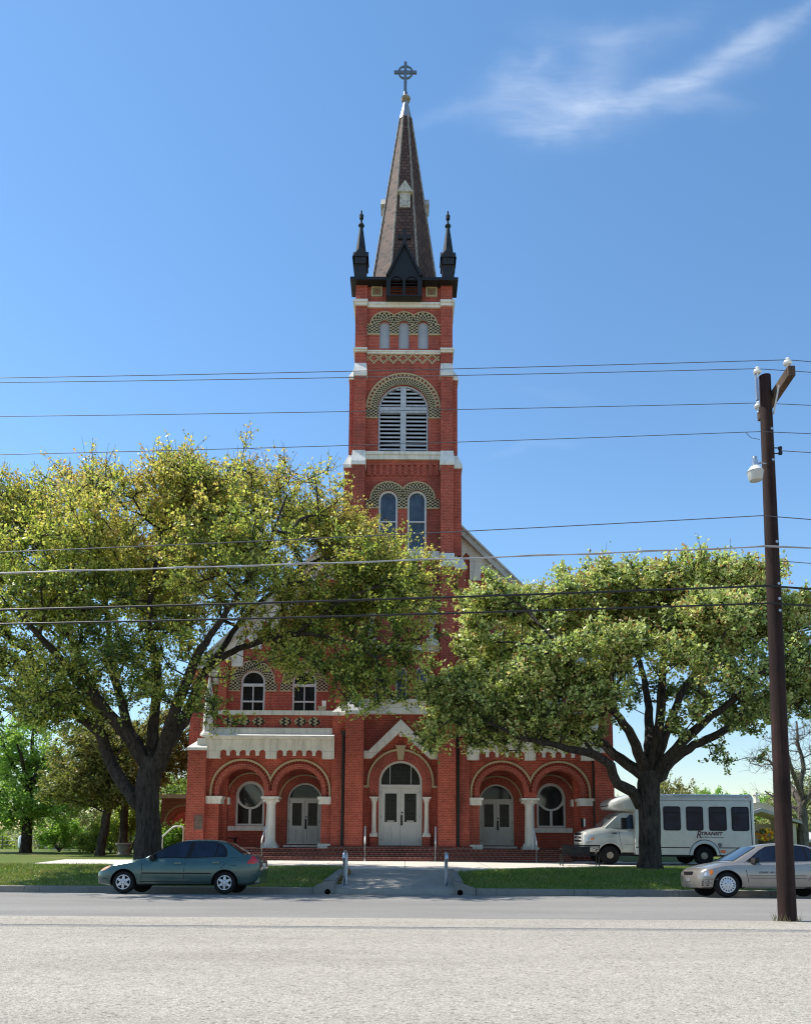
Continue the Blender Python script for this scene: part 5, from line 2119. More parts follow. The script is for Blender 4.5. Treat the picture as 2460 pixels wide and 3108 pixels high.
# ---- grey sedan
UG = lambda zx: (zx - 115) / 483.
ZG = lambda zy: (905 - zy) / 483.
RIB = plain('dark_rib_line', (.09, .085, .08), .5, .4)
GREY = paint_mat('pewter_metallic_paint', (.30, .275, .25), .4, .3)
grey = dict(
    L=4.73, paint=GREY,
    zb=[(0, .34), (.05, .25), (.4, .22), (4.2, .24), (4.6, .32), (4.73, .44)],
    zt=[(0, .53), (.015, .565), (.06, .62), (.16, .69), (.36, .76), (.7, .83), (1.1, .885), (1.4, .905), (1.7, .905), (3.0, .93), (3.8, .98), (4.3, 1.0), (4.6, .96), (4.69, .86), (4.73, .66)],
    w=[(0, .55), (.03, .66), (.12, .77), (.3, .84), (.7, .88), (1.5, .893), (3.4, .893), (4.1, .865), (4.5, .78), (4.7, .68), (4.73, .6)],
    wheels=[UG(678), UG(678) + 2.72], wz=.325, r=.325, ra=.375, style='slots',
    roof=[(1.33, .90), (1.75, 1.13), (2.08, 1.31), (2.35, 1.375), (2.75, 1.405), (3.1, 1.40), (3.4, 1.36), (3.7, 1.25), (4.15, 1.0)],
    belt=[(1.3, .895), (1.8, .90), (3.4, .94), (4.0, .98), (4.2, 1.0)], tumble=.42,
    ws=(1.38, 2.06), rw=(3.5, 4.08),
    trim=[[(1.68, .915), (1.85, 1.03), (2.1, 1.21), (2.3, 1.315), (2.6, 1.35), (3.05, 1.355), (3.35, 1.32), (3.55, 1.22), (3.66, 1.0), (3.62, .955), (2.6, .93)]],
    glass=[[(1.78, .925), (1.95, 1.06), (2.14, 1.21), (2.32, 1.295), (2.6, 1.325), (2.6, .94)], [(2.72, .943), (2.74, 1.33), (3.04, 1.33), (3.24, 1.31), (3.30, .955)], [(3.34, .957), (3.3, 1.3), (3.4, 1.26), (3.52, 1.19), (3.6, .97)]],
    gaps=[[(1.655, .90), (1.65, .7), (1.70, .4), (1.725, .27), (2.65, .27), (2.66, .93)], [(2.65, .27), (3.1, .27), (3.25, .45), (3.55, .75), (3.6, .94)], [(1.6, .255), (1.725, .27)], [(.05, .36), (.75, .36)]],
    mould=[([(1.72, .565), (2.64, .565)], .006, RIB), ([(2.68, .565), (3.2, .565)], .006, RIB), ([(1.73, .525), (2.64, .525)], .012, GREY), ([(2.68, .525), (3.2, .525)], .012, GREY),
           ([(1.74, .49), (2.64, .49)], .005, RIB), ([(2.68, .49), (3.2, .49)], .005, RIB), ([(.14, .45), (.78, .45)], .004, RIB), ([(.12, .49), (.78, .49)], .004, RIB), ([(1.62, .25), (3.2, .25)], .02, HUB)],
    handles=[(2.5, .80), (3.42, .83)], mirror=(1.86, .905),
    lamps=[([(.20, .545), (.24, .60), (.32, .655), (.42, .69), (.43, .545), (.3, .535)], CLEARL, 'headlight'),
           ([(.43, .545), (.425, .69), (.5, .70), (.565, .69), (.58, .65), (.56, .60), (.5, .56)], AMBER, 'turn_signal'),
           ([(4.25, .70), (4.25, .9), (4.5, .9), (4.6, .85), (4.6, .70)], REDLENS, 'tail_light')])
warp(grey, .72, .88)
s_root, sB = sedan('parked_car', 'silver grey sedan with white slotted hubcaps parked at the kerb behind the utility pole', grey)
for sd in (-1, 1):
    mb = MB()
    for k in range(3):
        z = .305 + k * .05
        strip(mb, sB, [(.08, z), (.24, z)], .014, .006, sd)
    mb.build('bumper_grille', BLKPLAST, s_root, recalc=False)
mb = MB()
mb.box(-.005, .03, -.3, .3, .58, .66)
mb.build('front_grille', BLKPLAST, s_root)
mb = MB()
mb.box(-.012, .03, -.15, .15, .40, .50)
mb.build('licence_plate', plain('grey_plate', (.2, .2, .21), .4, .4), s_root)


def text(name, body, size, mat, parent, loc, rot, shear=0.0, ext=.002, bold=0.0, sx_=1.0):
    cu = bpy.data.curves.new(name, 'FONT')
    cu.body = body
    cu.size = size
    cu.shear = shear
    cu.extrude = ext
    cu.offset = bold
    cu.resolution_u = 3
    o = bpy.data.objects.new(name, cu)
    col.objects.link(o)
    dg = bpy.context.evaluated_depsgraph_get()
    me = bpy.data.meshes.new_from_object(o.evaluated_get(dg))
    bpy.data.objects.remove(o)
    M = Matrix.Translation(loc) @ Matrix.Rotation(rot[2], 4, 'Z') @ Matrix.Rotation(rot[0], 4, 'X') @ Matrix.Diagonal((sx_, 1, 1, 1))
    me.transform(M)
    me.materials.clear()
    me.materials.append(mat)
    o = bpy.data.objects.new(name, me)
    col.objects.link(o)
    o.parent = parent
    return o


INK = plain('dark_lettering', (.05, .045, .045), .5, .3)
text('door_badge', 'GRAND AM SE', .075, INK, s_root, (1.53, -sB.ysurf(1.8, .62) - .006, .615), (R(88), 0, 0), .2)
# something round and pale on the far window of the rear door
mb = MB()
mb.sphere((2.72, .1, 1.12), .07, 10)
mb.build('headrest_ball', PORC, s_root, smooth=True)
gx, gz = at(2050 + 678 * .24, 2716, 20.72)
gx -= grey['wheels'][0]
s_root.location = (gx, 20.75 + .89, .03 + .89 * math.sin(TILT))
s_root.rotation_euler = (TILT, 0, 0)

# ---- white shuttle bus: van front and a boxy passenger body
BUSW = paint_mat('white_bus_paint', (.52, .53, .51), 0, .35)
bus = thing('shuttle_bus', 'white cutaway shuttle bus with four dark side windows parked behind the right oak', 'bus', (0, 0, 0))
YB = 31.3                                     # near side plane
kb_ = 2400 / YB
bx = lambda px: at(px, 2560, YB)[0] - at(1774.5, 2560, YB)[0]
bz = lambda py, px=2000: at(px, py, YB)[1] - PLAZA - .01
ub0, ub1 = bx(1928), bx(2292)
HWB = 1.18
zsk, zroof = bz(2594), bz(2408)
# passenger body: rounded-roof section
mb = MB()
def sec(u, w, z0, z1, r):
    p = [(-w, z0)]
    p += [(-w + r - r * math.cos(R(t)), z1 - r + r * math.sin(R(t))) for t in range(0, 91, 18)]
    return [(u, y, z) for y, z in p] + [(u, -y, z) for y, z in p[::-1]]
rings = [sec(ub0, HWB, zsk, zroof - .02, .2), sec(ub1 - .06, HWB, zsk, zroof - .02, .2), sec(ub1, HWB - .05, zsk, zroof - .07, .2)]
n = len(rings[0])
for r in rings: mb.v += r
for k in range(2):
    for j in range(n):
        mb.f.append((k * n + j, k * n + (j + 1) % n, (k + 1) * n + (j + 1) % n, (k + 1) * n + j)); mb.mi.append(0)
mb.f.append(tuple(range(n))); mb.mi.append(0)
mb.f.append(tuple(2 * n + n - 1 - j for j in range(n))); mb.mi.append(0)
pb = mb.build('passenger_body', [BUSW], bus, smooth=True)
wr_u, wf_u = bx(2136), bx(1853.6)
rw_ = .375
cuts = []
for s in (-1, 1):
    mb = MB(); mb.plate(arch_hole(wr_u, rw_, .47, -.3, 30), [], s * (HWB + .2), s * (HWB - .5))
    cuts.append(mb.build('cutter', BLKPLAST))
cut(pb, cuts, lambda c: math.hypot(c.x - wr_u, c.z - rw_) < .475 or (abs(c.x - wr_u) < .462 and c.z < rw_), BLKPLAST, HWB)
# roof edge moulding and panel seams
zed = bz(2429)
for s in (-1, 1):
    mb = MB()
    mb.box(ub0, ub1 - .03, *sorted((s * HWB, s * (HWB + .012))), zed - .012, zed + .012)
    mb.build('roof_moulding', plain('grey_moulding', (.25, .26, .26), .5, .4) if 'grey_moulding' not in bpy.data.materials else bpy.data.materials['grey_moulding'], bus)
    mb = MB()
    zl = bz(2572)
    yy = sorted((s * HWB, s * (HWB + .006)))
    mb.box(ub0, wr_u - .56, *yy, zl - .02, zl + .015)
    mb.box(wr_u + .56, ub1 - .05, *yy, zl - .02, zl + .015)
    u_ = bx(2281)
    mb.box(u_ - .015, u_ + .015, *yy, zl + .015, zed - .012)
    mb.build('body_seam', BLKPLAST, bus)
    # flared rear arch
    mb = MB()
    for t in range(0, 180, 10):
        a, b = R(t), R(t + 10)
        for r0_, r1_, o0, o1 in ((.47, .56, .05, .035), (.56, .585, .035, .004)):
            P = lambda r, t_, o: (wr_u + r * math.cos(t_), s * (HWB + o), rw_ + .03 + r * math.sin(t_) * 1.0)
            mb.face([P(r0_, a, o0), P(r1_, a, o1), P(r1_, b, o1), P(r0_, b, o0)])
    mb.build('wheel_arch', BUSW, bus, recalc=False)
    mb = MB()
    for t in range(0, 180, 10):
        a, b = R(t), R(t + 10)
        P = lambda r, t_: (wr_u + r * math.cos(t_), s * (HWB + .007), rw_ + .03 + r * math.sin(t_))
        mb.face([P(.583, a), P(.605, a), P(.605, b), P(.583, b)])
    mb.build('arch_trim', BLKPLAST, bus, recalc=False)
    # side windows with rounded corners
    for pa, pc in ((2014, 2066.5), (2083.6, 2135), (2152.6, 2206), (2221.5, 2274.5)):
        u0, u1 = bx(pa), bx(pc)
        z0, z1 = bz(2520.5), bz(2447)
        def rr_(a, b, c, d, r):
            out = []
            for (cx, cz, t0) in ((b - r, d - r, 0), (a + r, d - r, 90), (a + r, c + r, 180), (b - r, c + r, 270)):
                out += [(cx + r * math.cos(R(t0 + t)), cz + r * math.sin(R(t0 + t))) for t in (0, 30, 60, 90)]
            return out
        mb = MB()
        mb.plate(rr_(u0, u1, z0, z1, .09), [rr_(u0 + .035, u1 - .035, z0 + .035, z1 - .035, .06)], *sorted((s * (HWB + .022), s * HWB)))
        mb.box(u0 + .03, u1 - .03, *sorted((s * (HWB + .016), s * HWB)), z1 - .26, z1 - .225)
        wn = mb.build('side_window', BLKPLAST, bus)
        mb = MB()
        mb.plate(rr_(u0 + .02, u1 - .02, z0 + .02, z1 - .02, .07), [], *sorted((s * (HWB + .01), s * HWB)))
        mb.build('pane', glass_mat('bus_window_glass', (.012, .018, .042), .15, 0, .12, .1) if 'bus_window_glass' not in bpy.data.materials else bpy.data.materials['bus_window_glass'], wn)
    mb = MB(); mb.box(bx(2265), bx(2277.5), *sorted((s * (HWB - .03), s * (HWB + .02) - s * .03)), bz(2425), bz(2418.5)); mb.build('roof_marker', REDLENS, bus)
    mb = MB(); mb.box(bx(2184.5), bx(2198.5), *sorted((s * HWB, s * (HWB + .02))), bz(2587), bz(2579)); mb.build('side_marker', plain('red_orange_lens', (.85, .10, .015), .25, .6) if 'red_orange_lens' not in bpy.data.materials else bpy.data.materials['red_orange_lens'], bus)
    mb = MB(); mb.lathe(bx(2183), bz(2563.5), [(.085, s * (HWB + .001)), (.085, s * (HWB + .012)), (.06, s * (HWB + .014))], 16, axis='y'); mb.build('fuel_cap', plain('grey_cap', (.16, .16, .16), .5, .4) if 'grey_cap' not in bpy.data.materials else bpy.data.materials['grey_cap'], bus)
# attic cap over the cab
mb = MB()
rings = []
for px, zt, zb, w in ((1857.8, 2444, 2450, .62), (1860, 2436, 2454.5, .78), (1867, 2428, 2457, .92), (1882, 2421, 2459, 1.03), (1900, 2416, 2462, 1.10), (1915, 2412, 2463.5, 1.15), (1932, 2408.5, 2464.5, HWB + .01)):
    u = bx(px)
    z1, z0 = bz(zt), bz(zb)
    r = min(.2, (z1 - z0) * .45)
    p = [(-w * .9, z0), (-w, z0 + .08)] + [(-w + r - r * math.cos(R(t)), z1 - r + r * math.sin(R(t))) for t in range(0, 91, 18)]
    rings.append([(u, y, z) for y, z in p] + [(u, -y, z) for y, z in p[::-1]])
n = len(rings[0])
for r in rings: mb.v += r
for k in range(len(rings) - 1):
    for j in range(n):
        mb.f.append((k * n + j, k * n + (j + 1) % n, (k + 1) * n + (j + 1) % n, (k + 1) * n + j)); mb.mi.append(0)
mb.f.append(tuple(range(n))); mb.mi.append(0)
mb.f.append(tuple((len(rings) - 1) * n + n - 1 - j for j in range(n))); mb.mi.append(0)
mb.build('attic_cap', BUSW, bus, smooth=True, auto=50)
# cab
HWC = 1.0
CB = Body([(0, .62), (.06, .5), (.5, .48), (2.2, .42)],
          [(0, bz(2535)), (.03, bz(2531)), (.10, bz(2526.5)), (.35, bz(2520)), (.85, bz(2512)), (1.05, bz(2509)), (1.3, bz(2511)), (2.2, bz(2513))],
          [(0, .84), (.04, .88), (.12, .92), (.5, .97), (1.0, 1.0), (2.2, 1.0)])
cb = CB.mesh([0, .02, .05, .1, .18] + [.3 + .1 * k for k in range(18)]).build('cab', [BUSW], bus, smooth=True)
cuts = []
for s in (-1, 1):
    mb = MB(); mb.plate(arch_hole(wf_u, rw_, .46, -.3, 30), [], s * (HWC + .3), s * (HWC - .45))
    cuts.append(mb.build('cutter', BLKPLAST))
cut(cb, cuts, lambda c: math.hypot(c.x - wf_u, c.z - rw_) < .465 or (abs(c.x - wf_u) < .452 and c.z < rw_), BLKPLAST, HWC)
# cab roof and pillars: loft from cowl to attic
mb = MB()
gl = [(bx(1841), bz(2510)), (bx(1889), bz(2467)), (bx(1932), bz(2462)), (bx(1940), bz(2462))]
rings = []
for u, z in gl:
    bzz = interp(CB.zt, u) - .04
    h = max(z - bzz, .01)
    w0 = .93
    w1 = w0 - .16 * h
    half = [(w0, bzz), (w1, z - min(.04, h * .5)), (w1 - .06, z), (0, z + .01)]
    rings.append([(u, -y, zz) for y, zz in half] + [(u, y, zz) for y, zz in half[-2::-1]])
n = len(rings[0])
for r in rings: mb.v += r
for k in range(len(rings) - 1):
    for j in range(n - 1):
        mb.f.append((k * n + j, k * n + j + 1, (k + 1) * n + j + 1, (k + 1) * n + j)); mb.mi.append(0)
mb.build('cab_roof', BUSW, bus, smooth=True, auto=40)
mb = MB()
(ua, za), (uc, zc2) = gl[0], gl[1]
A = lambda t, y: (ua + (uc - ua) * t - .012, y, za + (zc2 - za) * t + .018)
mb.face([A(.04, -.82), A(.04, .82), A(.96, .76), A(.96, -.76)])
mb.build('windscreen', plain('pale_windscreen', (.20, .22, .22), .08, .7), bus, recalc=False)
for s in (-1, 1):
    mb = MB()
    yw = lambda z: s * (.93 - .16 * (z - (interp(CB.zt, 1.3) - .04)) + .012)
    poly = [(bx(1898), bz(2515)), (bx(1899), bz(2492)), (bx(1919), bz(2472.5)), (bx(1948), bz(2471.5)), (bx(1948), bz(2516.5))]
    mb.face([(u, yw(z), z) for u, z in poly])
    mb.build('cab_window', CARGLASS, bus, recalc=False)
    mb = MB()
    strip(mb, CB, [(bx(1881), bz(2512)), (bx(1884), bz(2545)), (bx(1892), bz(2580)), (bx(1896), bz(2589))], .007, .004, s)
    strip(mb, CB, [(bx(1896), bz(2565)), (bx(1960), bz(2565))], .006, .004, s)
    mb.build('door_gap', BLKPLAST, bus, recalc=False)
    mb = MB()
    pts = [(wf_u + .50 * math.cos(R(t)), rw_ + .50 * math.sin(R(t))) for t in range(0, 181, 10)]
    strip(mb, CB, [p for p in pts if .05 < p[0] < 2.1], .03, .03, s)
    mb.build('arch_flare', BUSW, bus, recalc=False, smooth=True)
    mb = MB()
    pts = [(wf_u - .33, bz(2551)), (wf_u - .15, bz(2544)), (wf_u + .1, bz(2541.5)), (wf_u + .2, bz(2543)), (wf_u + .18, bz(2549)), (wf_u, bz(2548.5)), (wf_u - .2, bz(2552)), (wf_u - .3, bz(2555))]
    patch(mb, CB, pts, .03, s)
    mb.build('fender_scoop', BUSW, bus, recalc=False)
    mb = MB()
    patch(mb, CB, [(.05, bz(2561)), (.05, bz(2536)), (.28, bz(2534.5)), (.40, bz(2535)), (.42, bz(2549)), (.33, bz(2560))], .012, s)
    mb.build('headlight', CLEARL, bus, recalc=False)
    mb = MB()
    patch(mb, CB, [(.28, bz(2551)), (.28, bz(2544)), (.40, bz(2543)), (.41, bz(2549))], .018, s)
    mb.build('turn_signal', AMBER, bus, recalc=False)
    # towing mirrors on arms
    um, zm = (bx(1894), bz(2502)) if s < 0 else (bx(1870), bz(2500))
    um, zm = bx(1891), bz(2503)
    mb = MB()
    mb.box(um - .08, um + .1, *sorted((s * 1.16, s * 1.34)), zm - .18, zm + .26)
    mb.build('wing_mirror', BLKPLAST, bus)
    mb = MB()
    mb.tube([(um + .06, s * .95, zm - .1), (um + .04, s * 1.18, zm - .12)], .02, 6)
    mb.build('mirror_arm', BLKPLAST, bus)
# far front mirror seen beyond the hood
mb = MB()
u_ = bx(1806)
mb.box(u_ - .06, u_ + .08, .92, 1.1, bz(2510), bz(2482))
mb.build('hood_mirror', BLKPLAST, bus)
mb = MB(); mb.box(u_ + .02, u_ + .09, .9, .92, bz(2509), bz(2483)); mb.build('mirror_edge', PORC, bus)
mb = MB(); mb.tube([(u_, 1.0, bz(2510)), (u_ - .1, .85, bz(2526))], .015, 6); mb.build('mirror_arm', BLKPLAST, bus)
# grille, bumper
mb = MB()
for k in range(3):
    z0 = bz(2559) + k * .135
    mb.box(-.03, .03, -.62, .62, z0 + .02, z0 + .10)
mb.build('grille_slots', BLKPLAST, bus)
mb = MB()
mb.box(-.022, .02, -.70, .70, bz(2562), bz(2531.5))
mb.build('front_grille', CHROME if False else plain('grille_white', (.6, .6, .58), .3, .5), bus)
mb = MB()
mb.lathe(-.0, (bz(2546)), [(.0, 0)], 3) if False else None
mb.box(-.05, -.03, -.13, .13, bz(2549.5), bz(2542.5))
mb.build('grille_badge', HUB, bus)
mb = MB()
mb.hexa([(-.1, -.9, .46), (.2, -1.0, .46), (.2, 1.0, .46), (-.1, .9, .46)], [(-.1, -.9, .68), (.2, -1.0, .68), (.2, 1.0, .68), (-.1, .9, .68)])
mb.build('front_bumper', BLKPLAST, bus)
mb = MB()
mb.box(1.0, ub1 - .1, -.9, .9, .34, zsk + .02)
mb.box(ub0 + .05, wr_u - .52, -HWB + .02, HWB - .02, bz(2600), zsk + .01)
mb.build('chassis', BLKPLAST, bus)
for u_, wv in ((wf_u, HWC - .02), (wr_u, HWB - .03)):
    for s in (-1, 1):
        wheel(bus, u_, s * wv, rw_, rw_, .24, 'steel', s)
mb = MB()
mb.box(ub1, ub1 + .16, -1.1, 1.1, .38, .55)
mb.build('rear_bumper', BLKPLAST, bus)
# lettering on both sides would differ; the photo shows this side only
MAROON = plain('maroon_lettering', (.09, .012, .02), .5, .3)
yl = -HWB - .006
text('lettering', 'R', .40, MAROON, bus, (bx(2111), yl, bz(2543)), (R(90), 0, 0), .32, .002, .004, .85)
text('lettering', 'TRANSIT', .185, MAROON, bus, (bx(2124.5), yl, bz(2534)), (R(90), 0, 0), .3, .002, .006, 1.16)
text('lettering', 'ural Public Transportation', .085, INK, bus, (bx(2123), yl, bz(2542.5)), (R(90), 0, 0), .45, .002, 0, 1.02)
text('fender_badge', 'E-350', .085, INK, bus, (bx(1860), -CB.ysurf(1.2, bz(2531)) - .008, bz(2532.5)), (R(88), 0, 0), .1, .002, .004, 1.0)
bus.location = (at(1774.5, 2560, YB)[0], YB + HWB, PLAZA + .01)

# ------------------------------------------------------------------ trees
def bark_mat(name, c):
    M = Mat(name, rough=.95, spec=.15)
    n = M.noise(7, 6, .7, stretch=(1.6, 1.6, .35))
    n2 = M.noise(.9, 4)
    k = M.mix(1.0, c + (1,), M.ramp(n, [(.32, (.3, .29, .28)), (.66, (1.6, 1.57, 1.5))]), 'MULTIPLY')
    k = M.mix(1.0, k, M.ramp(n2, [(.3, (.8, .8, .8)), (.7, (1.2, 1.2, 1.2))]), 'MULTIPLY')
    M.color(k)
    M.bump(n, 1.0, .12)
    return M.m


BARK = bark_mat('oak_bark', (.062, .052, .045))
BARKG = bark_mat('grey_bark', (.16, .145, .125))


def cat_rom(P, step=.3):
    P = np.array(P, float)
    out = []
    n = len(P)
    for i in range(n - 1):
        p0, p1, p2, p3 = P[max(i - 1, 0)], P[i], P[i + 1], P[min(i + 2, n - 1)]
        m = max(2, int(np.linalg.norm(p2[:3] - p1[:3]) / step))
        for k in range(m):
            t = k / m
            out.append(.5 * (2 * p1 + (p2 - p0) * t + (2 * p0 - 5 * p1 + 4 * p2 - p3) * t * t + (3 * p1 - p0 - 3 * p2 + p3) * t ** 3))
    out.append(P[-1])
    return np.array(out)


def cones(P0, P1, R0, R1, n):
    d = P1 - P0
    L = np.linalg.norm(d, axis=1, keepdims=True) + 1e-9
    d = d / L
    P1 = P1 + d * np.minimum(R1, .04)[:, None] * .5
    ref = np.where(np.abs(d[:, 2:3]) > .9, np.array([[1., 0, 0]]), np.array([[0., 0, 1.]]))
    a = np.cross(d, ref); a /= np.linalg.norm(a, axis=1, keepdims=True) + 1e-9
    b = np.cross(d, a)
    t = 2 * np.pi * np.arange(n) / n
    c, s = np.cos(t), np.sin(t)
    ring = a[:, None, :] * c[None, :, None] + b[:, None, :] * s[None, :, None]
    A = P0[:, None, :] + ring * R0[:, None, None]
    B = P1[:, None, :] + ring * R1[:, None, None]
    j = (np.arange(n) + 1) % n
    q = np.stack([A, A[:, j], B[:, j], B], axis=2)       # m,n,4,3
    return q.reshape(-1, 3)


def limb_tube(mb, pts, rs, rng, n=14):
    """one continuous limb with carried-along frames and a slightly lumpy girth"""
    pts = [Vector(p) for p in pts]
    m = len(pts)
    i0 = len(mb.v)
    ref = Vector((0, 1, 0))
    ph = rng.uniform(0, 6.28, 3)
    for k in range(m):
        d = (pts[min(k + 1, m - 1)] - pts[max(k - 1, 0)]).normalized()
        a = (ref - d * ref.dot(d))
        if a.length < 1e-3: a = d.orthogonal()
        a.normalize(); ref = a
        b = d.cross(a)
        for j in range(n):
            t = 2 * math.pi * j / n
            r = rs[k] * (1 + .07 * math.sin(3 * t + ph[0] + k * .12) + .05 * math.sin(2 * t + ph[1] + k * .3) + .03 * math.sin(5 * t + k * .7 + ph[2]))
            mb.v.append(tuple(pts[k] + a * (r * math.cos(t)) + b * (r * math.sin(t))))
    for k in range(m - 1):
        for j in range(n):
            q = (j + 1) % n
            mb.f.append((i0 + k * n + j, i0 + k * n + q, i0 + (k + 1) * n + q, i0 + (k + 1) * n + j)); mb.mi.append(0)


def grow_tree(name, label, cat, base, limbs, blobs, seed, n_tip, n_twig, n_leaf, leaf_size, leafm, bark=BARK, group=None,
              twig_len=(.35, .8), up=.35, shell=.55, min_z=None, tip_r=.012, top_sparse=0.0, crown_name='crown', droop=0.0, extra_tip=None, clump=0, clump_r=(.6, .6, .28), spikes=0, tip_contrast=.25):
    """limbs: list of polylines of (x,y,z,r), the first is the trunk; blobs: (x,y,z,rx,ry,rz) the crown's masses."""
    rng = np.random.default_rng(seed)
    t = thing(name, label, cat, tuple(base), group)
    NM = 60000
    pos = np.zeros((NM, 3)); par = np.full(NM, -1, int); rad = np.zeros(NM); root = np.zeros(NM)
    n = 0
    for li, l in enumerate(limbs):
        c = cat_rom(l, .28)
        prev = -1
        if li > 0:
            dd = np.linalg.norm(pos[:n] - c[0, :3], axis=1)
            prev = int(dd.argmin())
        for q in c:
            pos[n] = q[:3]
            if li > 0 or n > 0:
                pos[n] += rng.normal(0, .018, 3)
            rad[n] = q[3]; par[n] = prev
            root[n] = (root[prev] + np.linalg.norm(pos[n] - pos[prev])) if prev >= 0 else 0
            prev = n
            n += 1
    n_limb = n
    # targets spread through the crown's masses, more of them near the skin
    B = np.array(blobs, float)
    vol = (B[:, 3] * B[:, 4] * B[:, 5]) ** .8
    pick = rng.choice(len(B), n_tip, p=vol / vol.sum())
    u = rng.normal(0, 1, (n_tip, 3)); u /= np.linalg.norm(u, axis=1, keepdims=True)
    r = shell + (1 - shell) * rng.random(n_tip) ** .6
    inner = rng.random(n_tip) < .2
    r[inner] = rng.random(inner.sum()) ** .5 * shell
    T = B[pick, :3] + u * r[:, None] * B[pick, 3:6]
    if clump:            # leaves gather in flattened pads
        C = T[:clump]
        T = C[rng.integers(0, clump, n_tip)] + rng.normal(0, 1, (n_tip, 3)) * np.array(clump_r)
    if min_z is not None:
        T = T[T[:, 2] > min_z]
    # order by distance to the limbs
    D = np.array([np.min(np.linalg.norm(pos[:n_limb] - p, axis=1)) for p in T])
    order = np.argsort(D)
    tips = []
    for i in order:
        p = T[i]
        d = np.linalg.norm(pos[:n] - p, axis=1)
        k = int(np.argmin(d + .22 * root[:n] + (np.arange(n) < 3) * 5 + (rad[:n] > .3) * 1.5))
        L = d[k]
        if L < .15:
            tips.append((k, p, pos[k] - pos[par[k]] if par[k] >= 0 else np.array([0, 0, 1.])))
            continue
        m = max(1, int(L / .45))
        a = pos[k]
        side = rng.normal(0, .09 * L, 3)
        side[2] += .10 * L
        prev = k
        for j in range(1, m + 1):
            tt = j / m
            pos[n] = a + (p - a) * tt + side * math.sin(math.pi * tt) + rng.normal(0, .025, 3) * (j < m)
            par[n] = prev; rad[n] = 0
            root[n] = root[prev] + L / m
            prev = n
            n += 1
        tips.append((prev, p, pos[prev] - pos[par[prev]]))
    # pipe model for the thin wood
    load = np.zeros(n)
    for i, _, _ in tips:
        load[i] += 1
    for i in range(n - 1, -1, -1):
        if par[i] >= 0:
            load[par[i]] += load[i]
    thin = rad[:n] == 0
    rad[:n][thin] = np.minimum(tip_r * np.maximum(load[thin], 1) ** .36, .06)
    limb_runs = []
    run = [0]
    for i in range(1, n_limb):
        if par[i] == i - 1:
            run.append(i)
        else:
            limb_runs.append(run); run = [i]
    limb_runs.append(run)
    idx = np.arange(n_limb, n)
    P0, P1 = pos[par[idx]], pos[idx]
    R0 = np.where(thin[idx], np.minimum(rad[par[idx]], rad[idx] * 1.25), rad[par[idx]])
    R1 = rad[idx]
    # twigs and leaves
    tp = np.array([q[1] if False else pos[q[0]] for q in tips])
    td = np.array([q[2] for q in tips]); td /= np.linalg.norm(td, axis=1, keepdims=True) + 1e-9
    m = len(tp)
    zmax, zmin = tp[:, 2].max(), tp[:, 2].min()
    w0 = np.repeat(np.arange(m), n_twig)
    dirs = td[w0] * .5 + rng.normal(0, .62, (m * n_twig, 3))
    dirs[:, 2] += up - droop
    dirs /= np.linalg.norm(dirs, axis=1, keepdims=True) + 1e-9
    ln = rng.uniform(twig_len[0], twig_len[1], m * n_twig)
    bk = rng.random(m * n_twig) * .25
    A = tp[w0] - td[w0] * bk[:, None]
    mid = A + dirs * (ln * .5)[:, None] + rng.normal(0, .04, A.shape)
    d2 = dirs + rng.normal(0, .35, dirs.shape); d2[:, 2] += .15 * np.sign(up - droop)
    d2 /= np.linalg.norm(d2, axis=1, keepdims=True)
    E = mid + d2 * (ln * .5)[:, None]
    if spikes:           # straight new shoots that stand above the crown
        hz = tp[:, 2] + rng.normal(0, .6, m)
        gx = np.round(tp[:, 0] / 1.1)
        topi = []
        for g_ in np.unique(gx):
            w_ = np.where(gx == g_)[0]
            topi += list(w_[np.argsort(-hz[w_])[:max(3, spikes)]])
        topi = np.repeat(np.array(topi), 3)
        sd = rng.normal(0, .28, (len(topi), 3)); sd[:, 2] = 1
        sd /= np.linalg.norm(sd, axis=1, keepdims=True)
        sl_ = rng.uniform(.35, 1.0, len(topi))
        A2 = tp[topi]; M2 = A2 + sd * (sl_ * .5)[:, None] + rng.normal(0, .03, A2.shape)
        E2 = M2 + (sd + rng.normal(0, .12, sd.shape)) * (sl_ * .5)[:, None]
        A = np.concatenate([A, A2]); mid = np.concatenate([mid, M2]); E = np.concatenate([E, E2])
        d2 = np.concatenate([d2, sd]); w0 = np.concatenate([w0, topi])
    n_main = m * n_twig
    big = R1 > .028
    TB = MB()
    for run in limb_runs:
        pts = [pos[i] for i in run]; rs = [rad[i] for i in run]
        if par[run[0]] >= 0:
            pts = [pos[par[run[0]]]] + pts; rs = [min(rs[0], rad[par[run[0]]])] + rs
        if len(pts) > 1:
            limb_tube(TB, pts, rs, rng)
    tb = TB.build('trunk', bark, t, recalc=False, smooth=True)
    Q = np.concatenate([cones(P0[R1 > .1], P1[R1 > .1], R0[R1 > .1], R1[R1 > .1], 12),
                        cones(P0[big & (R1 <= .1)], P1[big & (R1 <= .1)], R0[big & (R1 <= .1)], R1[big & (R1 <= .1)], 7),
                        cones(P0[~big], P1[~big], R0[~big], R1[~big], 4),
                        cones(A, mid, np.full(len(A), tip_r * .75), np.full(len(A), tip_r * .55), 3),
                        cones(mid, E, np.full(len(A), tip_r * .55), np.full(len(A), tip_r * .3), 3)])
    o = fast_mesh('branches', Q, 4, None, bark, t)
    o.data.polygons.foreach_set('use_smooth', [True] * len(o.data.polygons))
    import bmesh
    bm = bmesh.new(); bm.from_mesh(o.data)
    bmesh.ops.remove_doubles(bm, verts=bm.verts, dist=.0004)
    bm.to_mesh(o.data); bm.free()
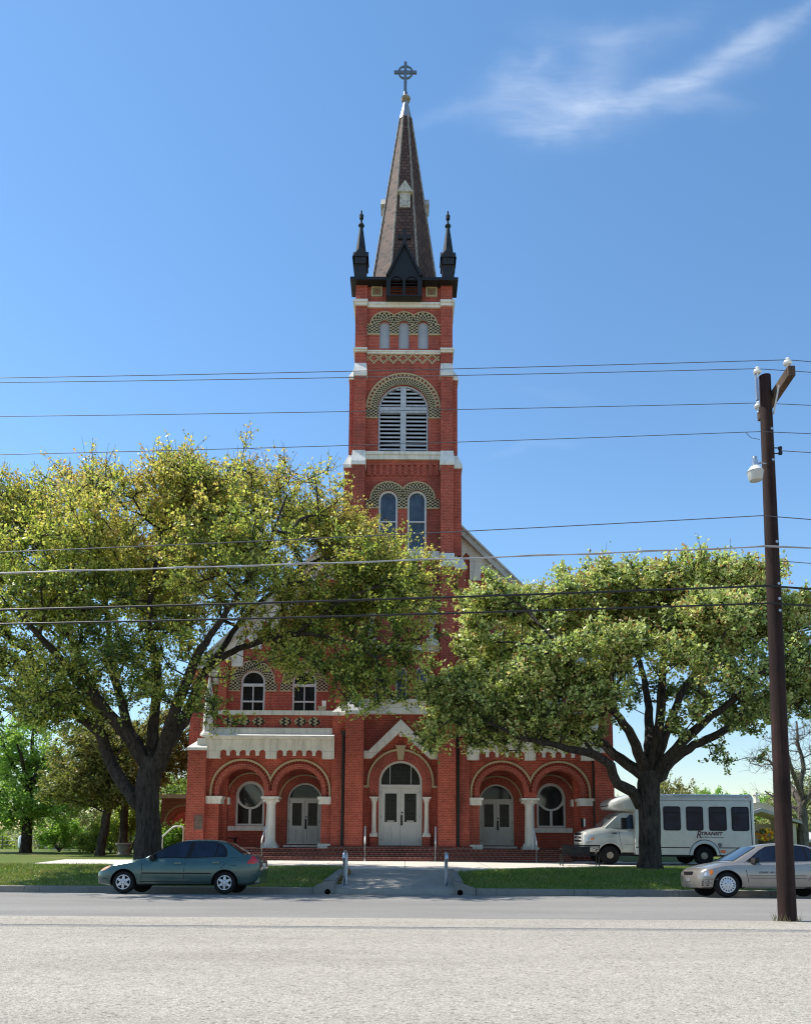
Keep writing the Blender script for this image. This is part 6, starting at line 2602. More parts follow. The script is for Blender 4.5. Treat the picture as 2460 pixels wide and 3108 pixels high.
    if n_leaf:
        k = np.concatenate([np.repeat(np.arange(n_main), n_leaf), np.repeat(np.arange(n_main, len(A)), max(4, n_leaf // 3))])
        if top_sparse:
            h = (tp[w0][k][:, 2] - zmin) / (zmax - zmin + 1e-6)
            keep = rng.random(len(k)) > top_sparse * np.clip((h - .55) / .45, 0, 1)
            k = k[keep]
        s = rng.random(len(k)) ** .8
        c = np.where((s < .5)[:, None], A[k] + (mid[k] - A[k]) * (s * 2)[:, None], mid[k] + (E[k] - mid[k]) * ((s - .5) * 2)[:, None])
        c = c + rng.normal(0, .045, c.shape) * (leaf_size / .1)
        ax = rng.normal(0, 1, c.shape) + d2[k] * .8
        ax /= np.linalg.norm(ax, axis=1, keepdims=True)
        nn = rng.normal(0, 1, c.shape); nn[:, 2] += .6
        b = np.cross(ax, nn); b /= np.linalg.norm(b, axis=1, keepdims=True) + 1e-9
        nn = np.cross(b, ax)
        S = leaf_size * rng.uniform(.6, 1.25, len(c))[:, None]
        V = np.stack([c - ax * S * .5, c + b * S * .31 + nn * S * .06, c + ax * S * .5, c - b * S * .31 + nn * S * .06], 1)
        clump_t = rng.normal(0, .12, m)
        tint = .45 + clump_t[w0][k] + rng.normal(0, .13, len(c)) + (s - .55) * tip_contrast  # paler tips, darker inner leaves: leaf age plus painted glints and dark gaps
        tint = np.clip(tint, 0, 1)
        if extra_tip is not None:
            tint = np.clip(extra_tip(c, tint, rng), 0, 1)
        fast_mesh(crown_name, V.reshape(-1, 3), 4, np.repeat(tint, 4), leafm, t)
    return t


def blobs_px(lst, Y, pxm, depth=3.0, trim=0.0):
    out = []
    for b in lst:
        px, py, rx, ry = b[:4]
        dy = b[4] if len(b) > 4 else 0
        x, z = at(px, py, Y + dy)
        k = (Y + dy) / Y
        out.append((x, Y + dy, z, max(rx / pxm * k - trim, .25), max(min(max(rx, ry) / pxm, depth) * k - trim * .5, .3), max(ry / pxm * k - trim * .8, .22)))
    return out


def limb_px(lst, Y, pxm):
    out = []
    for q in lst:
        px, py, r = q[:3]
        dy = q[3] if len(q) > 3 else 0
        x, z = at(px, py, Y + dy)
        out.append((x, Y + dy, z, r / pxm))
    return out


# the big live oak left of the porch
YL = 26.4
ks = 2400 / YL
TL = [[(452, 2660, 60), (450, 2632, 48), (450, 2540, 41), (449, 2480, 37), (449, 2420, 36), (452, 2350, 36), (462, 2300, 30)],
      [(440, 2460, 26), (412, 2430, 25), (365, 2370, 23, .2), (325, 2290, 22, .5), (302, 2225, 21, .7), (240, 2175, 18, 1.2), (170, 2135, 15, 1.8), (85, 2105, 12, 2.2), (0, 2085, 9, 2.8), (-90, 2040, 6, 3.2)],
      [(305, 2230, 16, .7), (304, 2180, 15, .2), (290, 2100, 12, -.6), (230, 1980, 9, -1.2), (180, 1850, 6, -1.8)],
      [(446, 2330, 25), (405, 2255, 23, -.2), (350, 2190, 21, -.6), (310, 2145, 19, -1), (270, 2090, 17, -1.6), (228, 2050, 14, -2.2), (150, 1960, 10, -3), (70, 1880, 7, -3.8)],
      [(446, 2330, 22), (420, 2260, 20, .6), (390, 2210, 18, 1.2), (368, 2120, 16, 1.7), (350, 2060, 14, 2.2), (330, 1940, 11, 2.6), (320, 1800, 8, 3), (305, 1620, 5, 3.2), (300, 1450, 3, 3)],
      [(462, 2320, 22), (463, 2240, 20, .3), (470, 2150, 17, .2), (478, 2060, 15, .2), (466, 1970, 13, 0), (452, 1880, 11, -.3), (470, 1740, 8, -.8), (500, 1560, 5, -1.2), (520, 1420, 3, -1.4)],
      [(478, 2330, 24), (495, 2270, 22, -.2), (520, 2190, 20, -.7), (548, 2110, 18, -1.2), (580, 2030, 15, -1.6), (610, 1970, 13, -1.9), (660, 1900, 10, -2.2), (740, 1780, 7, -2.6), (820, 1640, 5, -2.8), (870, 1500, 3, -2.8)],
      [(485, 2330, 24), (510, 2265, 22, .3), (555, 2190, 20, .9), (590, 2110, 17, 1.3), (625, 2035, 15, 1.6), (690, 1985, 13, 1.2), (780, 1950, 11, .4), (880, 1925, 9, -.5), (980, 1930, 7, -1.3), (1080, 1960, 5, -1.8), (1150, 2010, 4, -2)],
      [(640, 2020, 12, 1.5), (720, 1900, 10, 2.1), (830, 1790, 8, 2.4), (960, 1700, 6, 2.2), (1080, 1650, 4, 1.6), (1150, 1600, 3, 1)],
      [(900, 1925, 8, -.6), (1000, 1850, 6, -1.2), (1120, 1790, 5, -1.8), (1230, 1770, 3, -2.3)]]
BL = [(1060, 2085, 110, 55, -2), (1170, 2040, 95, 65, -1.5), (930, 2020, 100, 50, -1.5), (1130, 2110, 80, 45, -.8), (300, 2100, 120, 55, -2), (60, 2060, 120, 65, -1.5), (420, 2080, 75, 60, 1.6), (200, 2150, 90, 40, .6), (560, 1980, 80, 60, -1.6), (60, 2140, 90, 40, 1.2), (300, 1508, 150, 130, .5), (60, 1578, 200, 150, 1), (-170, 1680, 200, 200, 0), (560, 1528, 210, 125, -1), (800, 1528, 180, 125, 1), (970, 1568, 150, 120, -.5), (1020, 1640, 150, 130, .5),
      (1150, 1760, 160, 130, -1), (1230, 1830, 110, 110, -1.8), (1190, 1930, 120, 90, -1.4), (950, 1830, 190, 130, .5), (720, 1710, 230, 140, -3.2), (420, 1740, 230, 150, 3.2), (150, 1800, 210, 150, -3), (-60, 1960, 180, 110, 0),
      (1080, 2010, 110, 75, -1.8), (900, 1955, 160, 60, .6), (560, 1900, 160, 90, 2.4), (330, 1960, 150, 70, -2.8), (190, 2040, 120, 70, -2.6), (40, 2090, 90, 50, 2.4), (620, 2130, 55, 50, -2.4), (1110, 2075, 70, 45, -2), (740, 1990, 60, 50, 1.5), (930, 2000, 70, 45, -.6),
      (400, 2000, 120, 60, 1), (230, 2130, 80, 40, -1), (520, 2050, 80, 50, -.8), (110, 2165, 90, 35, 1), (330, 2175, 60, 35, 1.5), (480, 2120, 55, 45, -1.5), (600, 2120, 75, 70, -2.4), (640, 2160, 85, 55, -2.5), (700, 2185, 70, 35, -2.5), (590, 2180, 60, 50, -2.2), (640, 1620, 200, 120, 3), (240, 1640, 200, 120, -3.2)]
LEAF_L = leaf_mat('oak_leaf_yellow_green', [(0, (.06, .115, .03)), (.22, (.17, .26, .055)), (.42, (.40, .47, .11)), (.65, (.58, .56, .16)), (.82, (.58, .46, .17)), (1, (.42, .26, .12))], .54)


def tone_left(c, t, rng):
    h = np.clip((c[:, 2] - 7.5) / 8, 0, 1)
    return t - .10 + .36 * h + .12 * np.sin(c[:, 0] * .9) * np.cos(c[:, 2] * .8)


x, z = at(452, 2636, YL)
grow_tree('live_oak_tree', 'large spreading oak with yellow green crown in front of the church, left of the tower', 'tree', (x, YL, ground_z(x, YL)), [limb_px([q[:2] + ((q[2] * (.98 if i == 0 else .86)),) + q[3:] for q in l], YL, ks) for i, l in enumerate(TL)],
          blobs_px(BL, YL, ks, 3.0, .45), 11, 2800, 7, 15, .116, LEAF_L, group='oaks on the lawn', top_sparse=.5, clump=600, clump_r=(.55, .55, .34), spikes=5, tip_contrast=.3, twig_len=(.4, 1.0), up=.45, extra_tip=tone_left)

# the rounder oak on the right lawn
YR = 28.6
ks2 = 2400 / YR
TR = [[(1972, 2645, 46), (1970, 2625, 38), (1969, 2590, 34), (1968, 2520, 32), (1967, 2440, 32), (1966, 2380, 33), (1966, 2335, 30)],
      [(1940, 2440, 20), (1915, 2402, 19, -.2), (1872, 2378, 17, -.6), (1852, 2325, 15.5, -.9), (1805, 2292, 14, -1.2), (1745, 2276, 12, -1.5), (1670, 2258, 10, -1.8), (1595, 2243, 8, -2), (1500, 2200, 5, -2.2)],
      [(1945, 2350, 21), (1905, 2318, 19, .3), (1862, 2290, 17, .7), (1812, 2240, 14, 1.1), (1750, 2203, 12, 1.4), (1680, 2188, 10, 1.7), (1605, 2180, 8, 1.9), (1500, 2130, 5, 2)],
      [(1955, 2340, 20), (1928, 2260, 17, -.8), (1880, 2180, 14, -1.6), (1810, 2110, 11, -2.2), (1730, 2010, 7, -2.6), (1640, 1900, 4, -2.8)],
      [(1965, 2330, 20), (1968, 2230, 17, 1), (1965, 2130, 14, 1.8), (1940, 2010, 10, 2.4), (1890, 1860, 6, 2.8), (1850, 1740, 3, 2.8)],
      [(1975, 2330, 20), (1995, 2240, 17, -.2), (2005, 2140, 15, -.5), (2010, 2030, 12, -.7), (2030, 1900, 8, -.8), (2060, 1760, 4, -.8)],
      [(1980, 2330, 18), (2015, 2240, 16, .4), (2045, 2160, 14, .8), (2075, 2090, 12, 1), (2150, 1980, 8, 1.3), (2230, 1850, 5, 1.5)],
      [(1986, 2345, 21), (2035, 2290, 19, -.6), (2090, 2230, 16, -1.1), (2160, 2170, 12, -1.6), (2250, 2100, 9, -2), (2340, 2000, 5, -2.2)],
      [(1992, 2370, 20), (2035, 2310, 18, .2), (2105, 2262, 16, .5), (2175, 2230, 14, .8), (2230, 2190, 12, 1), (2290, 2160, 9, 1.1), (2400, 2130, 6, 1.2), (2490, 2080, 4, 1.2)]]
BR = [(1470, 2230, 110, 50, -.6), (1580, 2235, 110, 42, -1), (1690, 2215, 100, 42, -1.2), (1340, 2265, 70, 50, -.4), (1790, 2180, 90, 45, -1.6), (1450, 2180, 100, 60, -1.4), (1620, 2190, 110, 45, .8), (2090, 2190, 80, 45, -1.6), (2250, 2180, 90, 45, -1), (1330, 2130, 70, 60, .4), (1660, 2060, 120, 70, -1.6), (1560, 2170, 110, 55, -1), (1400, 2060, 90, 60, -.4), (1760, 2060, 90, 60, -1.2), (1480, 2080, 90, 60, 1.2), (1850, 1793, 170, 85, .5), (2050, 1783, 190, 85, -.5), (2240, 1788, 150, 85, .6), (2350, 1838, 100, 100, -.4), (1650, 1848, 150, 85, .2), (1500, 1850, 110, 85, -.8), (1440, 1930, 80, 80, -1), (1490, 1990, 120, 90, .8), (1370, 2100, 100, 90, -1.2), (1440, 2140, 110, 80, 1),
      (1340, 2190, 80, 70, -.8), (1560, 2090, 140, 80, -2.8), (1720, 1960, 150, 90, -3.4), (1700, 1880, 140, 80, 3.0), (1930, 1870, 180, 100, 3.2), (2180, 1930, 170, 110, 2.6), (2130, 1880, 150, 90, -3.0), (1880, 1970, 120, 80, -3), (2260, 2040, 130, 85, -3), (2400, 1900, 130, 120, .4),
      (2440, 2040, 130, 110, .5), (2340, 2140, 130, 70, 1), (2420, 2210, 80, 50, -.6), (1640, 2190, 120, 50, -1.8), (1510, 2210, 90, 55, 0), (1800, 2110, 110, 60, -2.6), (2140, 2110, 110, 60, 2.4), (2190, 2300, 90, 38, .8), (1420, 2245, 80, 35, -.6), (2060, 2000, 90, 60, -2.8), (1960, 2120, 70, 50, 2.6), (1740, 2240, 70, 25, .5)]
LEAF_R = leaf_mat('oak_leaf_pale_green', [(0, (.04, .07, .018)), (.26, (.14, .195, .05)), (.46, (.37, .48, .14)), (.7, (.68, .75, .35)), (.88, (.66, .61, .29)), (1, (.40, .22, .09))], .42)


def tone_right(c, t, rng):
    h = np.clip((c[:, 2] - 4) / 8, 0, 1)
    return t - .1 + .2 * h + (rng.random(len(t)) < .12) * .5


x, z = at(1972, 2630, YR)
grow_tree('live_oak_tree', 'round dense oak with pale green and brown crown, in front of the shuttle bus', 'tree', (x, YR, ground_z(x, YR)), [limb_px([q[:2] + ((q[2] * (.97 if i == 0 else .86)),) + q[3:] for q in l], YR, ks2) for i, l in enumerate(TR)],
          blobs_px(BR, YR, ks2, 2.6, .55), 23, 2900, 7, 14, .14, LEAF_R, group='oaks on the lawn', clump=500, clump_r=(.5, .5, .25), spikes=3, tip_contrast=.45, twig_len=(.3, .65), up=.4, extra_tip=tone_right)


# ---- background trees
def auto_tree(name, label, px, Y, top, spread, seed, leafm, trunk_r, blobs, n_tip=160, n_twig=5, n_leaf=12, leaf=.16, bark=BARK, group=None, fork=.35, lean=0, up=.3, cat='tree', droop=0, **k):
    x, _ = at(px, 2590, Y)
    z0 = ground_z(x, Y)
    zt = at(px, top, Y)[1]
    h = zt - z0
    ksb = 2400 / Y
    zf = z0 + h * fork
    rng = random.Random(seed)
    limbs = [[(x, Y, z0 - .1, trunk_r * 1.5), (x, Y, z0 + .3, trunk_r * 1.1), (x + lean * .5, Y, (z0 + zf) / 2, trunk_r), (x + lean, Y, zf, trunk_r * .85)]]
    for j in range(5):
        a = 6.28 * j / 5 + rng.uniform(-.4, .4)
        d = spread * rng.uniform(.35, .6)
        limbs.append([(x + lean, Y, zf, trunk_r * .55), (x + lean + d * .4 * math.cos(a), Y + d * .4 * math.sin(a), zf + h * .14, trunk_r * .4),
                      (x + lean + d * math.cos(a), Y + d * math.sin(a), zf + h * (.3 + .1 * (j % 2)), trunk_r * .2)])
    limbs.append([(x + lean, Y, zf, trunk_r * .6), (x + lean * 1.2, Y, zf + h * .3, trunk_r * .4), (x + lean, Y, zt - h * .12, trunk_r * .15)])
    return grow_tree(name, label, cat, (x, Y, z0), limbs, blobs_px(blobs, Y, ksb, spread), seed, n_tip, n_twig, n_leaf, leaf, leafm, bark, group, up=up, droop=droop, **k)


LEAF_M = leaf_mat('maple_leaf_bright_green', [(0, (.18, .32, .06)), (.5, (.31, .49, .12)), (1, (.45, .57, .2))], .58)
LEAF_D = leaf_mat('oak_leaf_dark_olive', [(0, (.11, .15, .035)), (.5, (.24, .26, .08)), (.8, (.38, .33, .13)), (1, (.40, .26, .10))], .48)
LEAF_S = leaf_mat('shrub_leaf_olive', [(0, (.18, .29, .05)), (.5, (.34, .43, .09)), (1, (.50, .52, .16))], .5)
LEAF_G = leaf_mat('budding_grey_green', [(0, (.24, .29, .13)), (.5, (.38, .41, .21)), (1, (.48, .46, .29))], .45)
LEAF_B = leaf_mat('shrub_leaf_fresh_green', [(0, (.16, .34, .05)), (.5, (.29, .50, .09)), (1, (.44, .58, .16))], .55)

auto_tree('maple_tree', 'bright spring green tree with a straight dark trunk at the far left', 77, 44, 2150, 3.4, 31, LEAF_M, .26,
          [(70, 2240, 90, 80), (20, 2330, 120, 80), (130, 2330, 110, 70), (60, 2420, 170, 70), (200, 2440, 110, 50), (-60, 2430, 100, 70), (60, 2480, 150, 35)], 320, 6, 14, .17, fork=.42, twig_len=(.4, 1.0))
auto_tree('shade_tree', 'leaning dark trunk tree with olive crown behind the big oak, beside the bright maple', 304, 40, 2170, 3.2, 32, LEAF_D, .2,
          [(250, 2290, 100, 90), (330, 2260, 100, 90), (220, 2390, 100, 60), (320, 2400, 110, 60), (400, 2340, 80, 80)], 300, 6, 16, .15, fork=.5, lean=.45, group='trees behind the plaza')
auto_tree('shade_tree', 'forked slim trunk tree with browning olive crown just left of the big oak trunk', 372, 42, 2150, 3.4, 33, LEAF_D, .2,
          [(420, 2280, 110, 100), (520, 2240, 90, 90), (540, 2310, 80, 60), (430, 2390, 90, 45), (345, 2360, 80, 80)], 300, 6, 16, .15, fork=.45, group='trees behind the plaza')


def shrub(name, label, px, py, Y, rx, h, seed, leafm, n_tip=70, n_leaf=14, leaf=.13, group=None, blobs=None, bark=BARKG, **k):
    x, _ = at(px, py, Y)
    z0 = ground_z(x, Y)
    rng = random.Random(seed)
    limbs = [[(x, Y, z0 - .05, .06), (x, Y, z0 + .15, .05)]]
    for j in range(6):
        a = 6.28 * j / 6 + rng.uniform(-.4, .4)
        limbs.append([(x, Y, z0 + .05, .04), (x + rx * .5 * math.cos(a), Y + rx * .35 * math.sin(a), z0 + h * .55, .02)])
    bl = [(x + rng.uniform(-.45, .45) * rx, Y + rng.uniform(-.3, .3) * rx, z0 + h * rng.uniform(.35, .68), rx * .62, rx * .5, h * .36) for _ in range(4)]
    return grow_tree(name, label, 'shrub', (x, Y, z0), limbs, bl, seed, n_tip, 5, n_leaf, leaf, leafm, bark, group, crown_name='foliage', twig_len=(.25, .6), min_z=z0 + .05, **k)


shrub('shrub', 'fresh light green shrub left of the grey green thicket', 180, 2590, 46, 1.6, 2.0, 41, LEAF_B, group='shrubs behind the plaza')
shrub('shrub', 'tall grey green thicket of fine twigs behind the leaning trunk', 250, 2590, 52, 3.4, 4.2, 42, LEAF_G, 150, 14, .13, group='shrubs behind the plaza')
shrub('shrub', 'olive green clipped bush between the two dark trunks', 335, 2600, 45, 1.5, 2.3, 43, LEAF_S, 100, group='shrubs behind the plaza')
shrub('shrub', 'yellow green bush just left of the big oak trunk', 395, 2600, 44, 1.4, 3.0, 44, LEAF_S, 100, group='shrubs behind the plaza')
shrub('shrub', 'low bush at the foot of the leaning trunk', 280, 2600, 45, .9, .95, 45, LEAF_S, 60, group='shrubs behind the plaza')
shrub('shrub', 'glossy green bush behind the white stair rail beside the church corner', 520, 2560, 38.5, .95, 1.4, 46, LEAF_B, 110, 16, .12, group='shrubs behind the plaza')
# hazier growth far behind on both sides
for i, (px, Y, top, rx, lf, lab) in enumerate([(-40, 120, 2500, 150, LEAF_G, 'far grey budding tree at the left edge of the field'), (30, 135, 2510, 130, LEAF_G, 'far bare looking tree behind the low house'),
                                               (125, 150, 2500, 120, LEAF_G, 'far budding tree above the house roof'), (215, 110, 2480, 140, LEAF_G, 'far grey green tree behind the thicket'),
                                               (320, 120, 2470, 140, LEAF_B, 'far green tree seen between the dark trunks'), (420, 95, 2450, 130, LEAF_S, 'far olive tree behind the big oak trunk'), (535, 80, 2335, 120, LEAF_S, 'far olive tree behind the brick arcade'),
                                               (1870, 75, 2430, 90, LEAF_G, 'far pale tree in the gap between the church and the right oak'), (2030, 70, 2370, 120, LEAF_D, 'olive tree rising behind the shuttle bus roof'),
                                               (2160, 85, 2390, 110, LEAF_B, 'bright green tree behind the rear end of the bus'), (2270, 80, 2420, 90, LEAF_B, 'green tree behind the roof of the shrine'),
                                               (2390, 95, 2400, 110, LEAF_G, 'grey green tree behind the utility pole'), (2480, 80, 2330, 120, LEAF_G, 'grey budding tree at the right edge'),
                                               (60, 165, 2515, 150, LEAF_G, 'far pale grey treetops above the field fence'), (170, 92, 2500, 120, LEAF_G, 'grey green tree above the grey shed'), (-30, 88, 2520, 110, LEAF_S, 'olive bushy tree at the far left edge'),
                                               (1930, 100, 2440, 120, LEAF_S, 'far olive treetop just above the attic cap of the bus'), (2100, 110, 2420, 130, LEAF_G, 'far grey treetop between the olive and bright green trees behind the bus')]):
    base_y = 2580
    auto_tree('background_tree', lab, px, Y, top, rx / 2400 * Y * .8, 60 + i, lf, .2,
              [(px, top + 45, rx * .6, 45), (px - rx * .4, top + 85, rx * .5, 45), (px + rx * .4, top + 80, rx * .5, 45), (px, top + 130, rx * .8, 40), (px - rx * .5, top + 125, rx * .5, 35), (px + rx * .5, top + 125, rx * .5, 35)], 190, 5, 12, .0031 * Y, group='trees far behind the church', fork=.3, bark=BARKG,
              twig_len=(.5, 1.3), tip_r=.02)
# leafless tree at the right edge
Y = 46
xb, _ = at(2440, 2590, Y)
zb = ground_z(xb, Y)
kk = 2400 / Y
lb = [[(2440, 2600, 16), (2436, 2500, 13), (2430, 2440, 12)],
      [(2430, 2440, 11), (2400, 2390, 8, 1), (2370, 2350, 6, 1.5), (2330, 2310, 4, 2), (2290, 2300, 2.5, 2.2)],
      [(2432, 2450, 10), (2428, 2380, 8), (2436, 2320, 6), (2420, 2250, 4), (2415, 2190, 2.5)],
      [(2432, 2450, 9), (2470, 2380, 7, -.6), (2490, 2300, 5, -.9), (2500, 2220, 3, -1)],
      [(2434, 2420, 8), (2400, 2330, 5, -1), (2380, 2260, 3, -1.4), (2350, 2230, 2, -1.6)],
      [(2434, 2470, 7), (2390, 2440, 5, .6), (2350, 2420, 3, .8), (2320, 2400, 2, 1)]]
grow_tree('bare_tree', 'leafless tree with thin branching limbs beside the utility pole at right', 'tree', (xb, Y, zb), [limb_px(l, Y, kk) for l in lb],
          blobs_px([(2330, 2310, 70, 50, 1.5), (2420, 2240, 80, 60), (2490, 2260, 60, 70), (2370, 2260, 60, 50), (2340, 2410, 50, 30), (2420, 2340, 70, 60)], Y, kk, 1.5), 77, 210, 4, 0, .1, LEAF_G, BARKG, tip_r=.011, twig_len=(.4, .9))
shrub('shrub', 'dense grey green bush right of the shrine beyond the car roof', 2400, 2560, 50, 2.2, 3.6, 78, LEAF_G, 130, 14, .14, group='shrubs by the shrine')
shrub('shrub', 'green leafy bush behind the shrine wall', 2315, 2540, 54, 1.6, 3.8, 79, LEAF_B, 110, 14, .14, group='shrubs by the shrine')
shrub('shrub', 'dark narrow evergreen shrub beside the low house at right', 2412, 2570, 47, .45, 1.9, 80, LEAF_D, 60, 16, .1, group='shrubs by the shrine')

# ------------------------------------------------------------------ utility pole, lamp, wires
YP = 15.4
xb, zb = at(2388, 2792, YP)
xt, zt = at(2319, 1142, YP)


def wood_mat(name, c):
    M = Mat(name, rough=.85, spec=.25)
    n = M.noise(6, 6, .7, stretch=(2.5, 2.5, .12))
    n2 = M.noise(1.2, 4, .6)
    k = M.mix(1.0, c + (1,), M.ramp(n, [(.3, (.55, .5, .5)), (.7, (1.4, 1.35, 1.3))]), 'MULTIPLY')
    k = M.mix(1.0, k, M.ramp(n2, [(.35, (.6, .6, .62)), (.7, (1.25, 1.2, 1.15))]), 'MULTIPLY')
    M.color(k)
    M.bump(n, .7, .02)
    return M.m


POLEW = wood_mat('creosoted_pole_wood', (.030, .0165, .0145))
ARMW = wood_mat('weathered_arm_wood', (.12, .085, .06))
WIREB = plain('black_cable', (.012, .012, .013), .45, .4)
WIREA = plain('dull_aluminium_wire', (.10, .10, .115), .5, .4, .3)
pole = thing('utility_pole', 'dark creosoted wooden utility pole standing at the edge of the pale lot on the right', 'utility pole', (xb, YP, .01))
px_at = lambda z: xb + (xt - xb) * (z - zb) / (zt - zb)
mb = MB()
zz = [0, .15, 1.5, 3, 5, 7, 9, 10.4, zt]
pts = [(px_at(z), YP, z) for z in zz]
rb, rt = 26.5 / 156.5, 16.5 * (YP / 2400) * 1.09
mb.tube(pts, [rb + (rt - rb) * z / zt for z in zz], 20)
mb.build('pole_shaft', POLEW, pole, smooth=True, auto=50)
# cross arm pointing at the camera, on the right side of the pole
zc = at(2346, 1192, YP)[1]
xa = px_at(zc) + .22
mb = MB()
xa0, za0 = at(2395, 1131, 14.7)
xa1, za1 = at(2301, 1262, 16.15)
q = lambda x, y, z: [(x - .07, y, z - .1), (x + .07, y, z - .1), (x + .07, y, z + .1), (x - .07, y, z + .1)]
mb.hexa(q(xa0 - .0, 14.62, za0), q(xa1 + .06, 16.2, za1 + .0))
mb.build('cross_arm', ARMW, pole)
mb = MB()
b0 = at(2355, 1168, 14.95)
b1 = at(2344, 1256, YP - .12)
mb.tube([(b0[0] + .05, 14.95, b0[1]), (b1[0] + .02, YP - .1, b1[1])], .018, 6)
mb.build('arm_brace', GALV, pole)
mb = MB()
tx, tz = at(2296, 1128, YP - .1)
mb.box(px_at(zt - .5) - .21, px_at(zt - .5) - .16, YP - .06, YP, zt - .55, tz + .02)
mb.build('pole_top_bracket', GALV, pole)
insul = [(at(2388, 1101, 14.75), 14.75), (at(2296, 1128, YP - .05), YP - .05), (at(2299, 1233, 16.1), 16.1)]
for (ix, iz), iy in insul:
    mb = MB()
    mb.lathe(ix, iy, [(.02, iz - .14), (.02, iz - .04), (.065, iz - .045), (.085, iz - .01), (.075, iz + .03), (.04, iz + .045), (.035, iz + .06), (.05, iz + .075), (.03, iz + .1)], 12)
    mb.build('insulator', PORC, pole, smooth=True, auto=40)
for py, s in ((1295, 0), (1390, 0), (1640, .4), (1768, .5), (1814, .6), (1850, .4)):
    bx, bz = at(2330 + (py - 1295) * .04, py, YP - .2)
    r_ = rb + (rt - rb) * bz / zt
    mb = MB()
    mb.lathe(px_at(bz) + .04, bz, [(.03, YP - r_ - .015), (.03, YP - r_ * .8)], 6, axis='y')
    mb.build('bolt_plate', GALV, pole)
mb = MB()
cx_, cz_ = at(2363, 1368, YP)
pr = px_at(cz_) + .13
mb.tube([(pr - .05, YP, cz_ + .06), (cx_ + .03, YP, cz_ + .06)], .012, 6)
mb.tube([(pr - .05, YP, cz_ - .06), (cx_ + .03, YP, cz_ - .06)], .012, 6)
mb.lathe(cx_ + .02, YP, [(.04, cz_ - .08), (.04, cz_ - .03), (.025, cz_), (.04, cz_ + .03), (.04, cz_ + .08)], 10)
mb.build('clevis', BLACK, pole)

# yard lamp
lx, lz = at(2290, 1425, YP - .25)
lamp = thing('yard_lamp', 'white dusk to dawn lamp with frosted bowl hanging from the left side of the pole', 'lamp', (lx, YP - .25, lz))
mb = MB()
ly = YP - .25
mb.lathe(lx, ly, [(.055, lz + .04), (.06, lz + .17), (.06, lz + .19), (.045, lz + .2), (.045, lz + .26), (.035, lz + .275)], 14)
mb.build('lamp_housing', GALV, lamp, smooth=True, auto=40)
mb = MB()
mb.lathe(lx, ly, [(.06, lz + .07), (.09, lz + .06), (.16, lz - .04), (.165, lz - .05), (.1, lz - .045)], 20)
mb.build('reflector', PORC, lamp, smooth=True, auto=40)
mb = MB()
mb.lathe(lx, ly, [(.155, lz - .055), (.14, lz - .17), (.115, lz - .235), (.1, lz - .24)], 20)
mb.build('lamp_bowl', plain('frosted_acrylic', (.46, .46, .43), .3, .5, 0, .06), lamp, smooth=True, auto=40)
mb = MB()
mb.tube([(lx + .05, ly, lz + .1), (lx + .12, ly + .05, lz + .17), (px_at(lz) - .1, YP - .1, lz + .2)], .02, 8)
mb.build('lamp_arm', GALV, lamp)


# overhead wires: (y at left edge, x and y at the pole, depth, radius, y at the right edge, material, label)
def wire(label, yl, xp, yp, Y, r, yr=None, mat=WIREA, sag_drop=.12, twist=False, group='overhead wires'):
    P0 = at(0, yl, Y)
    P1 = at(xp, yp, Y)
    dx = P1[0] - P0[0]
    slope = (P1[1] - P0[1]) / dx
    # parabola through both points and on towards the next pole
    mb = MB()
    pts = []
    xL = P0[0] - 4
    for k in range(41):
        x = xL + (P1[0] - xL) * k / 40
        t = (x - P0[0]) / dx
        z = P0[1] + (P1[1] - P0[1]) * t - sag_drop * 4 * t * (1 - t) * .25
        pts.append((x, Y, z))
    seg = [pts]
    if yr is not None:
        P2 = at(2475, yr, Y)
        seg[0] = pts + [(P1[0] + (P2[0] - P1[0]) * k / 6 * 4, Y, P1[1] + (P2[1] - P1[1]) * k / 6 * 4) for k in range(1, 7)]
    for s in seg:
        mb.tube(s, r, 6)
        if twist:
            mb.tube([(x, y + .02 * math.cos(k * 1.3), z + .02 * math.sin(k * 1.3)) for k, (x, y, z) in enumerate(s)], r * .8, 5)
    return tag(mb.build('power_line', mat, smooth=True), label, 'wire', group)


wire('thin power line tied to the near insulator of the cross arm, topmost of the wires', 1147, 2388, 1092, 14.75, .007, 1099)
wire('thin power line on the insulator at the pole top, second from the top', 1161, 2296, 1119, YP - .05, .007, 1131)
wire('thin power line on the far insulator of the cross arm, third from the top', 1264, 2299, 1223, 16.1, .007, 1231)
wire('thin wire fixed to the pole above the yard lamp, fourth from the top', 1380, 2304, 1310, YP - .14, .007, 1317)
wire('sagging dark wire meeting the pole below the yard lamp, above the right oak', 1676, 2310, 1565, YP - .15, .009, 1578)
wire('pale twisted service cable running just over the top of the right oak', 1739, 2318, 1659, YP - .16, .013, 1664, plain('bright_aluminium_wire', (.35, .35, .36), .5, .4, .2), twist=True)
wire('thick black cable crossing the upper part of both oak crowns', 1851, 2326, 1778, YP - .18, .021, 1789, WIREB)
wire('thick black cable crossing both oak crowns, lowest of all the wires', 1894, 2330, 1831, YP - .18, .019, 1840, WIREB)
for yl, yr, nm in ((1368, 1376, 'short wire from the clevis on the right of the pole leaving the picture'), (1703, 1713, 'short thin wire leaving the pole to the right below the twisted cable')):
    mb = MB()
    a = at(2366, yl, YP); b = at(2475, yr, YP)
    mb.tube([(a[0], YP, a[1]), (b[0] + 3, YP, b[1] + (b[1] - a[1]) * 3)], .008, 6)
    tag(mb.build('power_line', WIREA, smooth=True), nm, 'wire', 'overhead wires')
mb = MB()
pts = [at(2262, 1312, YP - .14), at(2270, 1322, YP - .14), at(2279, 1329, YP - .14), at(2304, 1334, YP - .14)]
mb.tube([(p[0], YP - .14, p[1]) for p in pts], .006, 5)
tag(mb.build('jumper_wire', WIREA), 'short hanging jumper wire left of the pole above the lamp', 'wire')
